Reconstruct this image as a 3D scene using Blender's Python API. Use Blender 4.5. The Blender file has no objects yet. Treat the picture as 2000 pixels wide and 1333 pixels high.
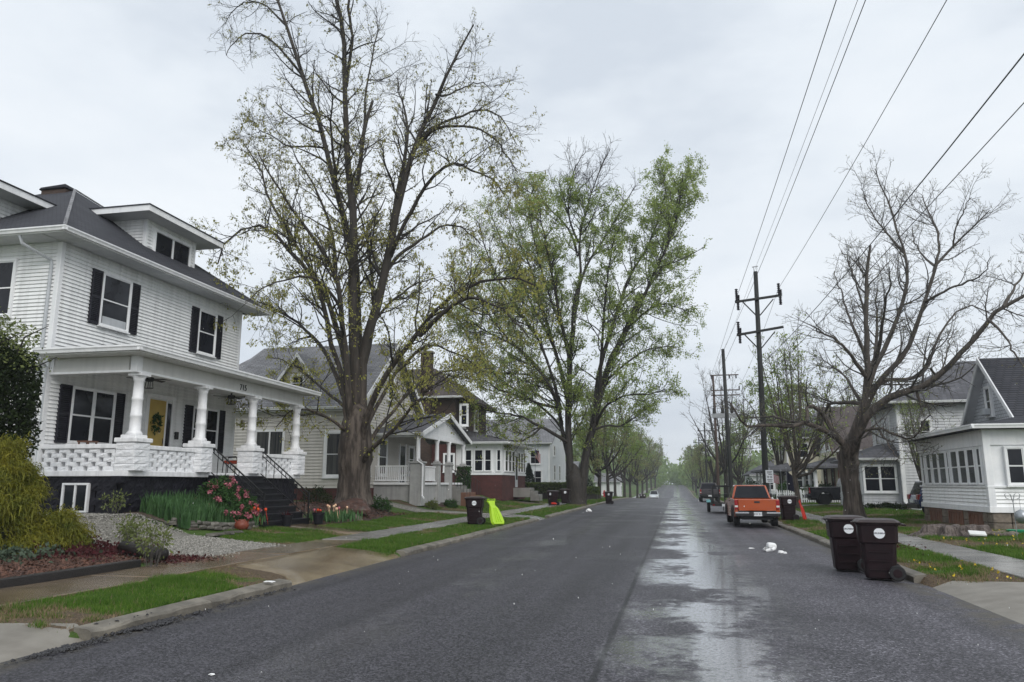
import bpy, bmesh, math, random
import numpy as np
from mathutils import Vector, Matrix, noise
R = math.radians
SC = bpy.context.scene
COL = SC.collection

# ------------------------------------------------------------------ camera
F, CX, CY, CAMH = 1480.0, 1000.0, 666.5, 1.75
TH, PS = R(10.694), R(11.995)
cam_d = bpy.data.cameras.new('camera')
cam = bpy.data.objects.new('camera', cam_d)
COL.objects.link(cam)
cam_d.sensor_fit = 'HORIZONTAL'; cam_d.sensor_width = 36.0; cam_d.lens = 36.0*F/2000.0
cam_d.clip_start = 0.05; cam_d.clip_end = 3000
cam.location = (0, 0, CAMH)
cam.rotation_euler = (math.pi/2+TH, 0, PS)
SC.camera = cam

# ------------------------------------------------------------------ overcast sky and a veiled sun
w = bpy.data.worlds.new('World'); SC.world = w; w.use_nodes = True
nt = w.node_tree; nt.nodes.clear()
out = nt.nodes.new('ShaderNodeOutputWorld'); bg = nt.nodes.new('ShaderNodeBackground')
bg.inputs['Strength'].default_value = 0.1
sky = nt.nodes.new('ShaderNodeTexSky'); sky.sky_type = 'NISHITA'; sky.sun_disc = False
SUN_EL, SUN_AZ = R(38), R(144)          # azimuth from +Y, clockwise
sky.sun_elevation = SUN_EL; sky.sun_rotation = SUN_AZ; sky.air_density = 1.0; sky.dust_density = 3.0
tc = nt.nodes.new('ShaderNodeTexCoord'); mp = nt.nodes.new('ShaderNodeMapping')
mp.inputs['Scale'].default_value = (1.0, 1.0, 2.6)
n1 = nt.nodes.new('ShaderNodeTexNoise'); n1.inputs['Scale'].default_value = 2.6
n1.inputs['Detail'].default_value = 6; n1.inputs['Roughness'].default_value = 0.52
cr = nt.nodes.new('ShaderNodeValToRGB')
e = cr.color_ramp.elements
e[0].position = 0.34; e[0].color = (0.56, 0.615, 0.685, 1)
e[1].position = 0.68; e[1].color = (0.765, 0.805, 0.845, 1)
k = e.new(0.5); k.color = (0.685, 0.735, 0.79, 1)
cs = nt.nodes.new('ShaderNodeVectorMath'); cs.operation = 'SCALE'; cs.inputs['Scale'].default_value = 10.6
mx = nt.nodes.new('ShaderNodeMix'); mx.data_type = 'RGBA'; mx.inputs['Factor'].default_value = 0.97
L = nt.links.new
L(tc.outputs['Generated'], mp.inputs['Vector']); L(mp.outputs['Vector'], n1.inputs['Vector'])
L(n1.outputs['Fac'], cr.inputs['Fac']); L(cr.outputs['Color'], cs.inputs[0])
L(sky.outputs['Color'], mx.inputs['A']); L(cs.outputs['Vector'], mx.inputs['B'])
L(mx.outputs['Result'], bg.inputs['Color']); L(bg.outputs['Background'], out.inputs['Surface'])

sd = bpy.data.lights.new('sun', 'SUN'); sd.energy = 1.5; sd.angle = R(40); sd.color = (1.0, 0.97, 0.93)
sun = bpy.data.objects.new('sun', sd); COL.objects.link(sun)
sv = Vector((math.sin(SUN_AZ)*math.cos(SUN_EL), math.cos(SUN_AZ)*math.cos(SUN_EL), math.sin(SUN_EL)))
sun.rotation_euler = sv.to_track_quat('Z', 'Y').to_euler(); sun.location = (0, -20, 60)

vs = SC.view_settings
SC.display_settings.display_device = 'sRGB'
vs.view_transform = 'Standard'; vs.look = 'None'; vs.exposure = 0.22; vs.gamma = 1.0; vs.use_curve_mapping = False
SC.render.engine = 'CYCLES'
SC.cycles.use_denoising = True
SC.cycles.max_bounces = 6; SC.cycles.transparent_max_bounces = 8
SC.cycles.sample_clamp_indirect = 6.0

# camera frame, to turn a direction read off the photograph plus a known wall or distance into a world point
FW = np.array([-math.sin(PS)*math.cos(TH), math.cos(PS)*math.cos(TH), math.sin(TH)])
RT = np.array([math.cos(PS), math.sin(PS), 0.0]); UP = np.cross(RT, FW)
def at(px, py, X=None, Y=None, Z=None):
    d = FW + RT*(px-CX)/F - UP*(py-CY)/F
    t = X/d[0] if X is not None else Y/d[1] if Y is not None else (Z-CAMH)/d[2]
    return Vector((d[0]*t, d[1]*t, CAMH+d[2]*t))

# ------------------------------------------------------------------ object helpers
def tag(o, label=None, cat=None, group=None, kind=None):
    if label: o['label'] = label
    if cat: o['category'] = cat
    if group: o['group'] = group
    if kind: o['kind'] = kind
    return o
OFF = {}
def thing(name, label, cat, loc=(0, 0, 0), rz=0.0, group=None, world=False):
    o = bpy.data.objects.new(name, None); COL.objects.link(o)
    o.empty_display_size = 0.2
    o.location = loc; o.rotation_euler = (0, 0, rz)
    if world: OFF[o] = Vector(loc)
    return tag(o, label, cat, group)
def offs(p):
    while p is not None:
        if p in OFF: return OFF[p]
        p = p.parent
    return Vector((0, 0, 0))
def link(name, me, m=None, parent=None, loc=None, rot=None, scale=None):
    if m is not None and not me.materials: me.materials.append(m)
    o = bpy.data.objects.new(name, me); COL.objects.link(o)
    if parent is not None: o.parent = parent
    if loc is not None:
        # a piece below another part is placed relative to that part's own location
        o.location = Vector(loc)-offs(parent) if parent is not None else loc
    if rot is not None: o.rotation_euler = rot
    if scale is not None: o.scale = scale
    return o
def np_mesh(name, V, Fc, mat_idx=None):
    V = np.asarray(V, dtype=np.float32); Fc = np.asarray(Fc, dtype=np.int32)
    me = bpy.data.meshes.new(name); n = Fc.shape[1]
    me.vertices.add(len(V)); me.vertices.foreach_set('co', V.ravel())
    me.loops.add(Fc.size); me.loops.foreach_set('vertex_index', Fc.ravel())
    me.polygons.add(len(Fc)); me.polygons.foreach_set('loop_start', np.arange(0, Fc.size, n, dtype=np.int32))
    if mat_idx is not None: me.polygons.foreach_set('material_index', np.asarray(mat_idx, dtype=np.int32))
    me.update(calc_edges=True)
    return me
def smooth(me):
    me.polygons.foreach_set('use_smooth', np.ones(len(me.polygons), dtype=bool))

class MB:
    """collects solids; build() links them as one mesh object"""
    def __init__(s): s.v = []; s.f = []
    def add(s, vs_, fs):
        b = len(s.v); s.v += [tuple(p) for p in vs_]; s.f += [tuple(b+i for i in f) for f in fs]; return s
    def box(s, x0, y0, z0, x1, y1, z1):
        return s.add([(x0,y0,z0),(x1,y0,z0),(x1,y1,z0),(x0,y1,z0),(x0,y0,z1),(x1,y0,z1),(x1,y1,z1),(x0,y1,z1)],
            [(0,3,2,1),(4,5,6,7),(0,1,5,4),(1,2,6,5),(2,3,7,6),(3,0,4,7)])
    def hexa(s, a, b):                       # two quads of 4 points
        return s.add(list(a)+list(b), [(3,2,1,0),(4,5,6,7),(0,1,5,4),(1,2,6,5),(2,3,7,6),(3,0,4,7)])
    def bar(s, p, q, wd, ht=None, up=(0, 0, 1)):
        p = Vector(p); q = Vector(q); d = (q-p).normalized(); ht = ht or wd
        u = Vector(up)
        if abs(d.dot(u)) > 0.98: u = Vector((1, 0, 0))
        a = d.cross(u).normalized()*wd/2; b = a.cross(d).normalized()*ht/2
        return s.hexa([p-a-b, p+a-b, p+a+b, p-a+b], [q-a-b, q+a-b, q+a+b, q-a+b])
    def tube(s, pts, r, n=8, caps=True):
        pts = [Vector(p) for p in pts]; r = r if isinstance(r, (list, tuple)) else [r]*len(pts)
        rings = []; d0 = (pts[1]-pts[0]).normalized()
        ref = Vector((0, 0, 1)) if abs(d0.z) < 0.9 else Vector((1, 0, 0))
        b0 = len(s.v)
        for i, p in enumerate(pts):
            d = (pts[min(i+1, len(pts)-1)]-pts[max(i-1, 0)]).normalized()
            a = d.cross(ref).normalized(); b = d.cross(a)
            s.v += [tuple(p+(a*math.cos(2*math.pi*k/n)+b*math.sin(2*math.pi*k/n))*r[i]) for k in range(n)]
        for i in range(len(pts)-1):
            for k in range(n):
                k2 = (k+1) % n
                s.f.append((b0+i*n+k, b0+i*n+k2, b0+(i+1)*n+k2, b0+(i+1)*n+k))
        if caps:
            s.f.append(tuple(b0+k for k in range(n))); s.f.append(tuple(b0+(len(pts)-1)*n+k for k in reversed(range(n))))
        return s
    def lathe(s, prof, c=(0, 0, 0), n=16, axis='z'):
        b0 = len(s.v)
        for (r, z) in prof:
            for k in range(n):
                a = 2*math.pi*k/n; x, y = r*math.cos(a), r*math.sin(a)
                p = (x, y, z) if axis == 'z' else (z, x, y) if axis == 'x' else (x, z, y)
                s.v.append((c[0]+p[0], c[1]+p[1], c[2]+p[2]))
        m = len(prof)
        for i in range(m-1):
            for k in range(n):
                k2 = (k+1) % n
                s.f.append((b0+i*n+k, b0+i*n+k2, b0+(i+1)*n+k2, b0+(i+1)*n+k))
        s.f.append(tuple(b0+k for k in range(n))); s.f.append(tuple(b0+(m-1)*n+k for k in reversed(range(n))))
        return s
    def prism(s, poly, a, b, axis='x'):      # polygon in the two other axes, extruded along axis from a to b
        def P(u, v, t): return (t, u, v) if axis == 'x' else (u, t, v) if axis == 'y' else (u, v, t)
        n = len(poly)
        return s.add([P(u, v, a) for u, v in poly]+[P(u, v, b) for u, v in poly],
            [tuple(range(n)), tuple(range(2*n-1, n-1, -1))]+[(i, i+n, (i+1) % n+n, (i+1) % n) for i in range(n)])
    def quad(s, a, b, c, d): return s.add([a, b, c, d], [(0, 1, 2, 3)])
    def poly(s, pts): return s.add(pts, [tuple(range(len(pts)))])
    def mesh(s, name, off=None, bevel=0, seg=1, smooth_=False, fix=True, ang=30):
        bm = bmesh.new(); o = off or Vector((0, 0, 0))
        vv = [bm.verts.new((p[0]-o[0], p[1]-o[1], p[2]-o[2])) for p in s.v]
        for f in s.f:
            try: bm.faces.new([vv[i] for i in f])
            except ValueError: pass
        if fix: bmesh.ops.recalc_face_normals(bm, faces=bm.faces)
        if bevel:
            es = [e_ for e_ in bm.edges if len(e_.link_faces) == 2 and e_.calc_face_angle(0) > R(ang)]
            bmesh.ops.bevel(bm, geom=es, offset=bevel, segments=seg, affect='EDGES', profile=0.5, clamp_overlap=True)
        me = bpy.data.meshes.new(name); bm.to_mesh(me); bm.free()
        if smooth_: smooth(me)
        return me
    def build(s, name, m, parent=None, **kw):
        return link(name, s.mesh(name, off=offs(parent), **kw), m, parent)

class Wall:
    """a vertical plane: a runs along u, d stands out along n"""
    def __init__(s, O, u, n): s.O = Vector(O); s.u = Vector(u); s.n = Vector(n)
    def p(s, a, z, d=0.0): return s.O+s.u*a+s.n*d+Vector((0, 0, z))
    def box(s, mb, a0, a1, z0, z1, d0, d1):
        return mb.hexa([s.p(a0,z0,d0), s.p(a1,z0,d0), s.p(a1,z1,d0), s.p(a0,z1,d0)],
                       [s.p(a0,z0,d1), s.p(a1,z0,d1), s.p(a1,z1,d1), s.p(a0,z1,d1)])
def wbox(W, name, m, parent, a0, a1, z0, z1, d0, d1, **kw):
    mb = MB(); W.box(mb, a0, a1, z0, z1, d0, d1); return mb.build(name, m, parent, **kw)
def copy_tree(o, parent=None):
    c = o.copy(); COL.objects.link(c)
    if parent is not None: c.parent = parent
    for ch in list(o.children): copy_tree(ch, c)
    return c

# ------------------------------------------------------------------ materials
MATS = {}
def P(name, c1, c2=None, rough=0.6, vs_=3.0, bump=0.0, bs=60.0, spec=0.4, metal=0.0, rnd=0.0, coat=0.0, stretch=None, det=4.0, lo=0.35, hi=0.65, streak=0.0):
    m = bpy.data.materials.new(name); m.use_nodes = True; N = m.node_tree.nodes; Lk = m.node_tree.links.new
    b = N['Principled BSDF']; b.inputs['Roughness'].default_value = rough; b.inputs['Metallic'].default_value = metal
    b.inputs['Specular IOR Level'].default_value = spec
    if coat: b.inputs['Coat Weight'].default_value = coat; b.inputs['Coat Roughness'].default_value = 0.08
    g = N.new('ShaderNodeNewGeometry'); v = g.outputs['Position']
    if stretch:
        mp_ = N.new('ShaderNodeMapping'); mp_.inputs['Scale'].default_value = stretch; Lk(v, mp_.inputs['Vector']); v = mp_.outputs['Vector']
    c2 = c2 or tuple(x*0.8 for x in c1)
    nz = N.new('ShaderNodeTexNoise'); nz.inputs['Scale'].default_value = vs_; nz.inputs['Detail'].default_value = det; nz.inputs['Roughness'].default_value = 0.6
    Lk(v, nz.inputs['Vector'])
    rp = N.new('ShaderNodeMapRange'); rp.inputs['From Min'].default_value = lo; rp.inputs['From Max'].default_value = hi; Lk(nz.outputs['Fac'], rp.inputs['Value'])
    mix = N.new('ShaderNodeMix'); mix.data_type = 'RGBA'; mix.inputs['A'].default_value = (*c1, 1); mix.inputs['B'].default_value = (*c2, 1)
    Lk(rp.outputs['Result'], mix.inputs['Factor']); c = mix.outputs['Result']
    if streak:                                 # rain streaks: vertical runs of grime
        m3 = N.new('ShaderNodeMapping'); m3.inputs['Scale'].default_value = (5, 5, 0.35); Lk(g.outputs['Position'], m3.inputs['Vector'])
        n3 = N.new('ShaderNodeTexNoise'); n3.inputs['Scale'].default_value = 1.2; n3.inputs['Detail'].default_value = 5; Lk(m3.outputs['Vector'], n3.inputs['Vector'])
        r3 = N.new('ShaderNodeMapRange'); r3.inputs['From Min'].default_value = 0.45; r3.inputs['From Max'].default_value = 0.75; r3.inputs['To Min'].default_value = 1; r3.inputs['To Max'].default_value = 1-streak
        Lk(n3.outputs['Fac'], r3.inputs['Value'])
        h3 = N.new('ShaderNodeHueSaturation'); Lk(r3.outputs['Result'], h3.inputs['Value']); Lk(c, h3.inputs['Color']); c = h3.outputs['Color']
    if rnd:
        oi = N.new('ShaderNodeObjectInfo'); r2 = N.new('ShaderNodeMapRange'); r2.inputs['To Min'].default_value = 1-rnd; r2.inputs['To Max'].default_value = 1+rnd
        Lk(oi.outputs['Random'], r2.inputs['Value']); hs = N.new('ShaderNodeHueSaturation'); Lk(r2.outputs['Result'], hs.inputs['Value']); Lk(c, hs.inputs['Color']); c = hs.outputs['Color']
    Lk(c, b.inputs['Base Color'])
    if bump:
        nb = N.new('ShaderNodeTexNoise'); nb.inputs['Scale'].default_value = bs; nb.inputs['Detail'].default_value = 4; Lk(v, nb.inputs['Vector'])
        bp = N.new('ShaderNodeBump'); bp.inputs['Strength'].default_value = min(1, bump); bp.inputs['Distance'].default_value = 0.02*max(1, bump); Lk(nb.outputs['Fac'], bp.inputs['Height']); Lk(bp.outputs['Normal'], b.inputs['Normal'])
    MATS[name] = m
    return m
def brick_mat(name, c1, c2, mortar, sx, sy, rough=0.8, bump=0.6, off=0.5, ms=0.02, spec=0.3, flat=False, var=0.25):
    """courses laid along world x+y and height (or along y and x when flat): roof shingles, far brickwork"""
    m = bpy.data.materials.new(name); m.use_nodes = True; N = m.node_tree.nodes; Lk = m.node_tree.links.new
    b = N['Principled BSDF']; b.inputs['Roughness'].default_value = rough; b.inputs['Specular IOR Level'].default_value = spec
    g = N.new('ShaderNodeNewGeometry'); sp = N.new('ShaderNodeSeparateXYZ'); Lk(g.outputs['Position'], sp.inputs[0])
    ad = N.new('ShaderNodeMath'); Lk(sp.outputs['X'], ad.inputs[0]); Lk(sp.outputs['Y'], ad.inputs[1])
    cb = N.new('ShaderNodeCombineXYZ'); Lk(ad.outputs[0], cb.inputs['X']); Lk(sp.outputs['Z'], cb.inputs['Y'])
    br = N.new('ShaderNodeTexBrick'); br.offset = off; Lk(cb.outputs[0], br.inputs['Vector'])
    br.inputs['Color1'].default_value = (*c1, 1); br.inputs['Color2'].default_value = (*c2, 1); br.inputs['Mortar'].default_value = (*mortar, 1)
    br.inputs['Scale'].default_value = 1.0; br.inputs['Brick Width'].default_value = sx; br.inputs['Row Height'].default_value = sy; br.inputs['Mortar Size'].default_value = ms; br.inputs['Mortar Smooth'].default_value = 0.3
    nz = N.new('ShaderNodeTexNoise'); nz.inputs['Scale'].default_value = 0.9; nz.inputs['Detail'].default_value = 7; Lk(g.outputs['Position'], nz.inputs['Vector'])
    rr = N.new('ShaderNodeMapRange'); rr.inputs['From Min'].default_value = 0.3; rr.inputs['From Max'].default_value = 0.7; rr.inputs['To Min'].default_value = 1-var; rr.inputs['To Max'].default_value = 1+var; Lk(nz.outputs['Fac'], rr.inputs['Value'])
    hs = N.new('ShaderNodeHueSaturation'); Lk(br.outputs['Color'], hs.inputs['Color']); Lk(rr.outputs['Result'], hs.inputs['Value']); Lk(hs.outputs['Color'], b.inputs['Base Color'])
    bp = N.new('ShaderNodeBump'); bp.inputs['Strength'].default_value = bump; bp.inputs['Distance'].default_value = 0.015; bp.invert = True; Lk(br.outputs['Fac'], bp.inputs['Height']); Lk(bp.outputs['Normal'], b.inputs['Normal'])
    MATS[name] = m; return m
def leaf_mat(name, c1, c2, trans=0.35, rough=0.55, vs_=0.7):
    m = bpy.data.materials.new(name); m.use_nodes = True; N = m.node_tree.nodes; Lk = m.node_tree.links.new
    b = N['Principled BSDF']; b.inputs['Roughness'].default_value = rough; b.inputs['Specular IOR Level'].default_value = 0.10
    g = N.new('ShaderNodeNewGeometry'); nz = N.new('ShaderNodeTexNoise'); nz.inputs['Scale'].default_value = vs_; nz.inputs['Detail'].default_value = 8; nz.inputs['Roughness'].default_value = 0.75
    Lk(g.outputs['Position'], nz.inputs['Vector'])
    rp = N.new('ShaderNodeMapRange'); rp.inputs['From Min'].default_value = 0.35; rp.inputs['From Max'].default_value = 0.65; Lk(nz.outputs['Fac'], rp.inputs['Value'])
    mix = N.new('ShaderNodeMix'); mix.data_type = 'RGBA'; mix.inputs['A'].default_value = (*c1, 1); mix.inputs['B'].default_value = (*c2, 1); Lk(rp.outputs['Result'], mix.inputs['Factor'])
    Lk(mix.outputs['Result'], b.inputs['Base Color'])
    tr = N.new('ShaderNodeBsdfTranslucent'); Lk(mix.outputs['Result'], tr.inputs['Color'])
    ms = N.new('ShaderNodeMixShader'); ms.inputs['Fac'].default_value = trans; Lk(b.outputs[0], ms.inputs[1]); Lk(tr.outputs[0], ms.inputs[2]); Lk(ms.outputs[0], N['Material Output'].inputs['Surface'])
    MATS[name] = m; return m

P('siding_white', (.88,.88,.875), (.82,.83,.825), rough=.38, vs_=1.2, bump=.05, bs=8, rnd=.04, streak=.20)
P('siding_cool', (.74,.76,.78), (.66,.69,.71), rough=.42, vs_=1.5, bump=.05, streak=.14)
P('siding_beige', (.60,.575,.53), (.54,.515,.47), rough=.45, vs_=1.2, bump=.05, streak=.12)
P('siding_grey', (.58,.59,.60), (.50,.51,.53), rough=.45, vs_=1.2, streak=.15)
P('siding_yellow', (.66,.62,.47), (.60,.55,.42), rough=.5, streak=.12)
P('trim_white', (.87,.87,.87), (.79,.80,.81), rough=.4, vs_=2.5, streak=.12)
P('trim_grey', (.50,.52,.54), (.42,.44,.46), rough=.45, streak=.15)
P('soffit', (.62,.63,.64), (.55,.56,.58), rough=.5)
P('pier_paint', (.42,.42,.41), (.34,.34,.335), rough=.55, vs_=3, bump=.3, bs=20, streak=.25)
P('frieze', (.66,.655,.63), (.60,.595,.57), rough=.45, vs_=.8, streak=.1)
P('stone_white', (.86,.86,.87), (.72,.73,.75), rough=.5, vs_=9, bump=.9, bs=22, rnd=.05)
P('cap_white', (.86,.86,.86), (.78,.78,.79), rough=.42, vs_=6, bump=.2, bs=40, streak=.26)
P('block_black', (.008,.008,.012), (.015,.014,.020), rough=.5, vs_=6, bump=1.0, bs=16, spec=.22, rnd=.3)
P('paint_black', (.008,.008,.011), (.014,.014,.018), rough=.42, vs_=5, spec=.28)
P('shutter_black', (.014,.014,.02), (.022,.022,.03), rough=.45, vs_=7, spec=.25)
P('iron_black', (.008,.008,.009), rough=.45, metal=.0, spec=.5)
P('glass', (.007,.008,.012), (.018,.020,.026), rough=.07, vs_=.9, spec=.26)
P('glass_screen', (.035,.039,.045), (.075,.08,.088), rough=.16, vs_=1.6, spec=.35)
P('curtain_glass', (.020,.022,.026), (.085,.085,.082), rough=.10, vs_=1.0, spec=.3, stretch=(11, 11, .35))
P('yellow_door', (.52,.37,.09), (.45,.31,.07), rough=.4)
P('concrete', (.27,.25,.215), (.19,.172,.145), rough=.55, vs_=1.6, bump=.2, bs=120, spec=.4)
P('concrete_wet', (.105,.076,.050), (.205,.155,.102), rough=.17, vs_=.8, bump=.10, bs=90, spec=.5, rnd=.10)
P('apron_wet', (.26,.205,.125), (.145,.108,.066), rough=.20, vs_=.7, bump=.12, bs=70, spec=.5)
P('kerb_stone', (.21,.19,.155), (.105,.095,.078), rough=.55, vs_=2.5, bump=.5, bs=40, rnd=.12)
P('walk_grey', (.26,.25,.235), (.17,.165,.155), rough=.26, vs_=1.0, bump=.12, bs=70, spec=.5, rnd=.10)
P('gravel_pale', (.26,.245,.215), (.13,.122,.105), rough=.55, vs_=26, bump=.8, bs=45)
P('pebble', (.42,.40,.36), (.11,.105,.09), rough=.5, vs_=24, det=1)
P('mulch', (.060,.032,.022), (.025,.015,.012), rough=.6, vs_=20, bump=1.0, bs=30)
P('mulch_chip', (.150,.068,.042), (.055,.028,.020), rough=.5, vs_=6, det=2)
P('soil', (.045,.034,.026), (.08,.06,.045), rough=.6, vs_=8, bump=1, bs=20)
P('timber_black', (.016,.014,.014), (.035,.03,.028), rough=.4, vs_=10, bump=.6, bs=30, stretch=(6, 1, 6))
P('edging_stone', (.085,.078,.066), (.15,.14,.12), rough=.5, vs_=6, bump=.9, bs=20, rnd=.35)
P('boulder', (.090,.045,.033), (.045,.025,.02), rough=.45, vs_=5, bump=.8, bs=12)
P('bark_grey', (.115,.095,.078), (.040,.032,.027), rough=.75, vs_=9, bump=1.6, bs=11, stretch=(2.2, 2.2, .35), spec=.25)
P('bark_dark', (.050,.042,.034), (.017,.015,.013), rough=.65, vs_=7, bump=1.4, bs=11, stretch=(2, 2, .4), spec=.3)
P('twig', (.050,.045,.040), (.026,.024,.022), rough=.7, vs_=4, spec=.2)
P('twig_pale', (.105,.097,.088), (.062,.057,.052), rough=.7, vs_=4, spec=.2)
P('pole_wood', (.012,.014,.013), (.024,.025,.023), rough=.6, vs_=9, bump=.5, bs=30, stretch=(6, 6, .3))
P('pole_brown', (.085,.052,.038), (.048,.032,.026), rough=.7, vs_=9, bump=.5, bs=30, stretch=(6, 6, .3))
P('insulator', (.018,.016,.022), rough=.35)
P('steel_grey', (.36,.37,.38), (.28,.29,.30), rough=.4, metal=.3)
P('wire', (.02,.02,.022), rough=.5)
P('bin_brown', (.010,.004,.006), (.016,.006,.008), rough=.42, vs_=6, spec=.3, bump=.08, bs=60)
P('bin_lid', (.022,.012,.013), (.040,.026,.025), rough=.36, vs_=8, spec=.5)
P('rubber', (.010,.010,.011), (.02,.02,.021), rough=.65, vs_=14)
P('sticker_white', (.78,.80,.82), (.70,.72,.75), rough=.4)
P('ink', (.015,.017,.03), rough=.5)
P('lime', (.40,.64,.02), (.34,.56,.015), rough=.35, spec=.5)
P('red_plastic', (.62,.035,.015), (.5,.025,.012), rough=.38)
P('orange_paint', (.40,.070,.012), (.34,.058,.010), rough=.25, vs_=1.5, spec=.5, coat=.6)
P('grey_paint', (.075,.068,.075), (.055,.05,.056), rough=.3, coat=.5)
P('black_paint', (.010,.010,.016), (.016,.016,.022), rough=.22, coat=.6)
P('blue_paint', (.012,.030,.11), (.01,.022,.085), rough=.22, coat=.6)
P('white_paint', (.72,.76,.80), (.65,.69,.73), rough=.3, coat=.4)
P('car_trim', (.012,.012,.014), (.02,.02,.022), rough=.5)
P('chrome', (.62,.62,.64), (.5,.5,.52), rough=.25, metal=.8)
P('lamp_red', (.35,.010,.012), (.25,.008,.01), rough=.2, coat=.5)
P('lamp_white', (.75,.75,.72), rough=.2, coat=.5)
P('plate', (.72,.74,.76), rough=.4)
P('teal', (.20,.46,.48), (.14,.36,.38), rough=.45)
P('paper_white', (.80,.80,.78), (.70,.70,.68), rough=.6)
P('styrofoam', (.82,.82,.81), (.76,.76,.76), rough=.7)
P('terracotta', (.20,.045,.022), (.12,.03,.018), rough=.5)
P('cushion', (.42,.065,.022), (.28,.04,.02), rough=.8, vs_=6)
P('wood_red', (.215,.105,.066), (.120,.060,.040), rough=.6, vs_=8, stretch=(8, 8, .7), rnd=.22)
P('pier_stone', (.20,.165,.13), (.12,.10,.08), rough=.75, vs_=5, bump=1.0, bs=14, rnd=.2)
P('stump_wood', (.045,.032,.028), (.17,.14,.125), rough=.7, vs_=6, bump=1.2, bs=12, stretch=(3, 3, .5))
P('asphalt_crumb', (.028,.027,.030), (.05,.05,.053), rough=.5, vs_=6)
P('picket_white', (.80,.80,.80), (.72,.73,.74), rough=.45, rnd=.05)
P('flag_red', (.45,.02,.03), rough=.7); P('flag_white', (.75,.75,.75), rough=.7); P('flag_blue', (.015,.02,.10), rough=.7)
P('flag_dark', (.012,.012,.03), (.02,.02,.045), rough=.7)
P('hydrant_red', (.50,.015,.02), rough=.4)
P('galv', (.40,.42,.44), (.30,.32,.34), rough=.35, metal=.6)
P('brown_trim', (.10,.035,.022), (.075,.028,.018), rough=.5)
P('green_plastic', (.02,.28,.14), rough=.4)
P('petal_red', (.55,.02,.012), (.62,.10,.02), rough=.5, vs_=12)
P('petal_pink', (.33,.075,.10), (.42,.16,.19), rough=.55, vs_=9)
P('petal_pale', (.70,.38,.24), (.74,.55,.36), rough=.5, vs_=9)
P('dandelion', (.75,.55,.03), rough=.5)
brick_mat('shingle_grey', (.27,.27,.28), (.20,.20,.21), (.12,.12,.125), .32, .10, bump=.5)
brick_mat('shingle_dark', (.060,.062,.072), (.042,.044,.054), (.022,.022,.027), .32, .095, bump=.5, var=.12)
brick_mat('shingle_mid', (.135,.135,.15), (.10,.10,.112), (.06,.06,.065), .32, .10, bump=.5)
brick_mat('shingle_brown', (.12,.10,.095), (.09,.075,.07), (.05,.04,.04), .32, .10, bump=.5)
brick_mat('brick_red', (.105,.030,.026), (.075,.022,.020), (.055,.042,.04), .22, .075, bump=.7, ms=.010)
brick_mat('brick_brown', (.085,.055,.042), (.060,.040,.032), (.06,.05,.045), .22, .075, bump=.7, ms=.010)
brick_mat('scallop', (.62,.64,.67), (.56,.58,.61), (.30,.31,.33), .16, .14, bump=.7, ms=.016)
leaf_mat('leaf_yellow', (.44,.43,.11), (.30,.31,.085), trans=.5)
leaf_mat('leaf_olive', (.40,.36,.12), (.26,.24,.09), trans=.55)
leaf_mat('leaf_green', (.30,.37,.10), (.18,.25,.07), trans=.55)
leaf_mat('leaf_fresh', (.40,.47,.125), (.25,.33,.09), trans=.55)
leaf_mat('leaf_far', (.32,.42,.16), (.20,.29,.11), trans=.5)
leaf_mat('leaf_bud', (.30,.30,.13), (.19,.19,.09), trans=.5)
leaf_mat('gold_frond', (.250,.225,.030), (.085,.110,.022), trans=.25, vs_=2.4)
leaf_mat('holly', (.012,.022,.010), (.030,.042,.015), trans=.12, rough=.95, vs_=2.0)
leaf_mat('iris_leaf', (.095,.185,.070), (.050,.115,.045), trans=.25, vs_=3)
leaf_mat('bush_green', (.050,.105,.030), (.030,.068,.022), trans=.25, vs_=3)
leaf_mat('ivy', (.050,.075,.048), (.105,.135,.095), trans=.15, vs_=4)
leaf_mat('wine_leaf', (.090,.020,.026), (.050,.024,.022), trans=.15, vs_=4)
leaf_mat('sedum', (.180,.210,.070), (.110,.140,.050), trans=.25, vs_=4)
leaf_mat('hedge', (.120,.160,.035), (.050,.085,.022), trans=.2, vs_=1.5)
leaf_mat('conifer', (.012,.026,.014), (.022,.038,.02), trans=.1, vs_=2)
leaf_mat('grass_blade', (.150,.245,.042), (.085,.160,.028), trans=.4, vs_=1.2)
leaf_mat('grass_dark', (.075,.165,.022), (.044,.105,.016), trans=.35, vs_=1.6)
leaf_mat('grass_dry', (.30,.235,.14), (.19,.145,.085), trans=.2, vs_=5)

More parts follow.
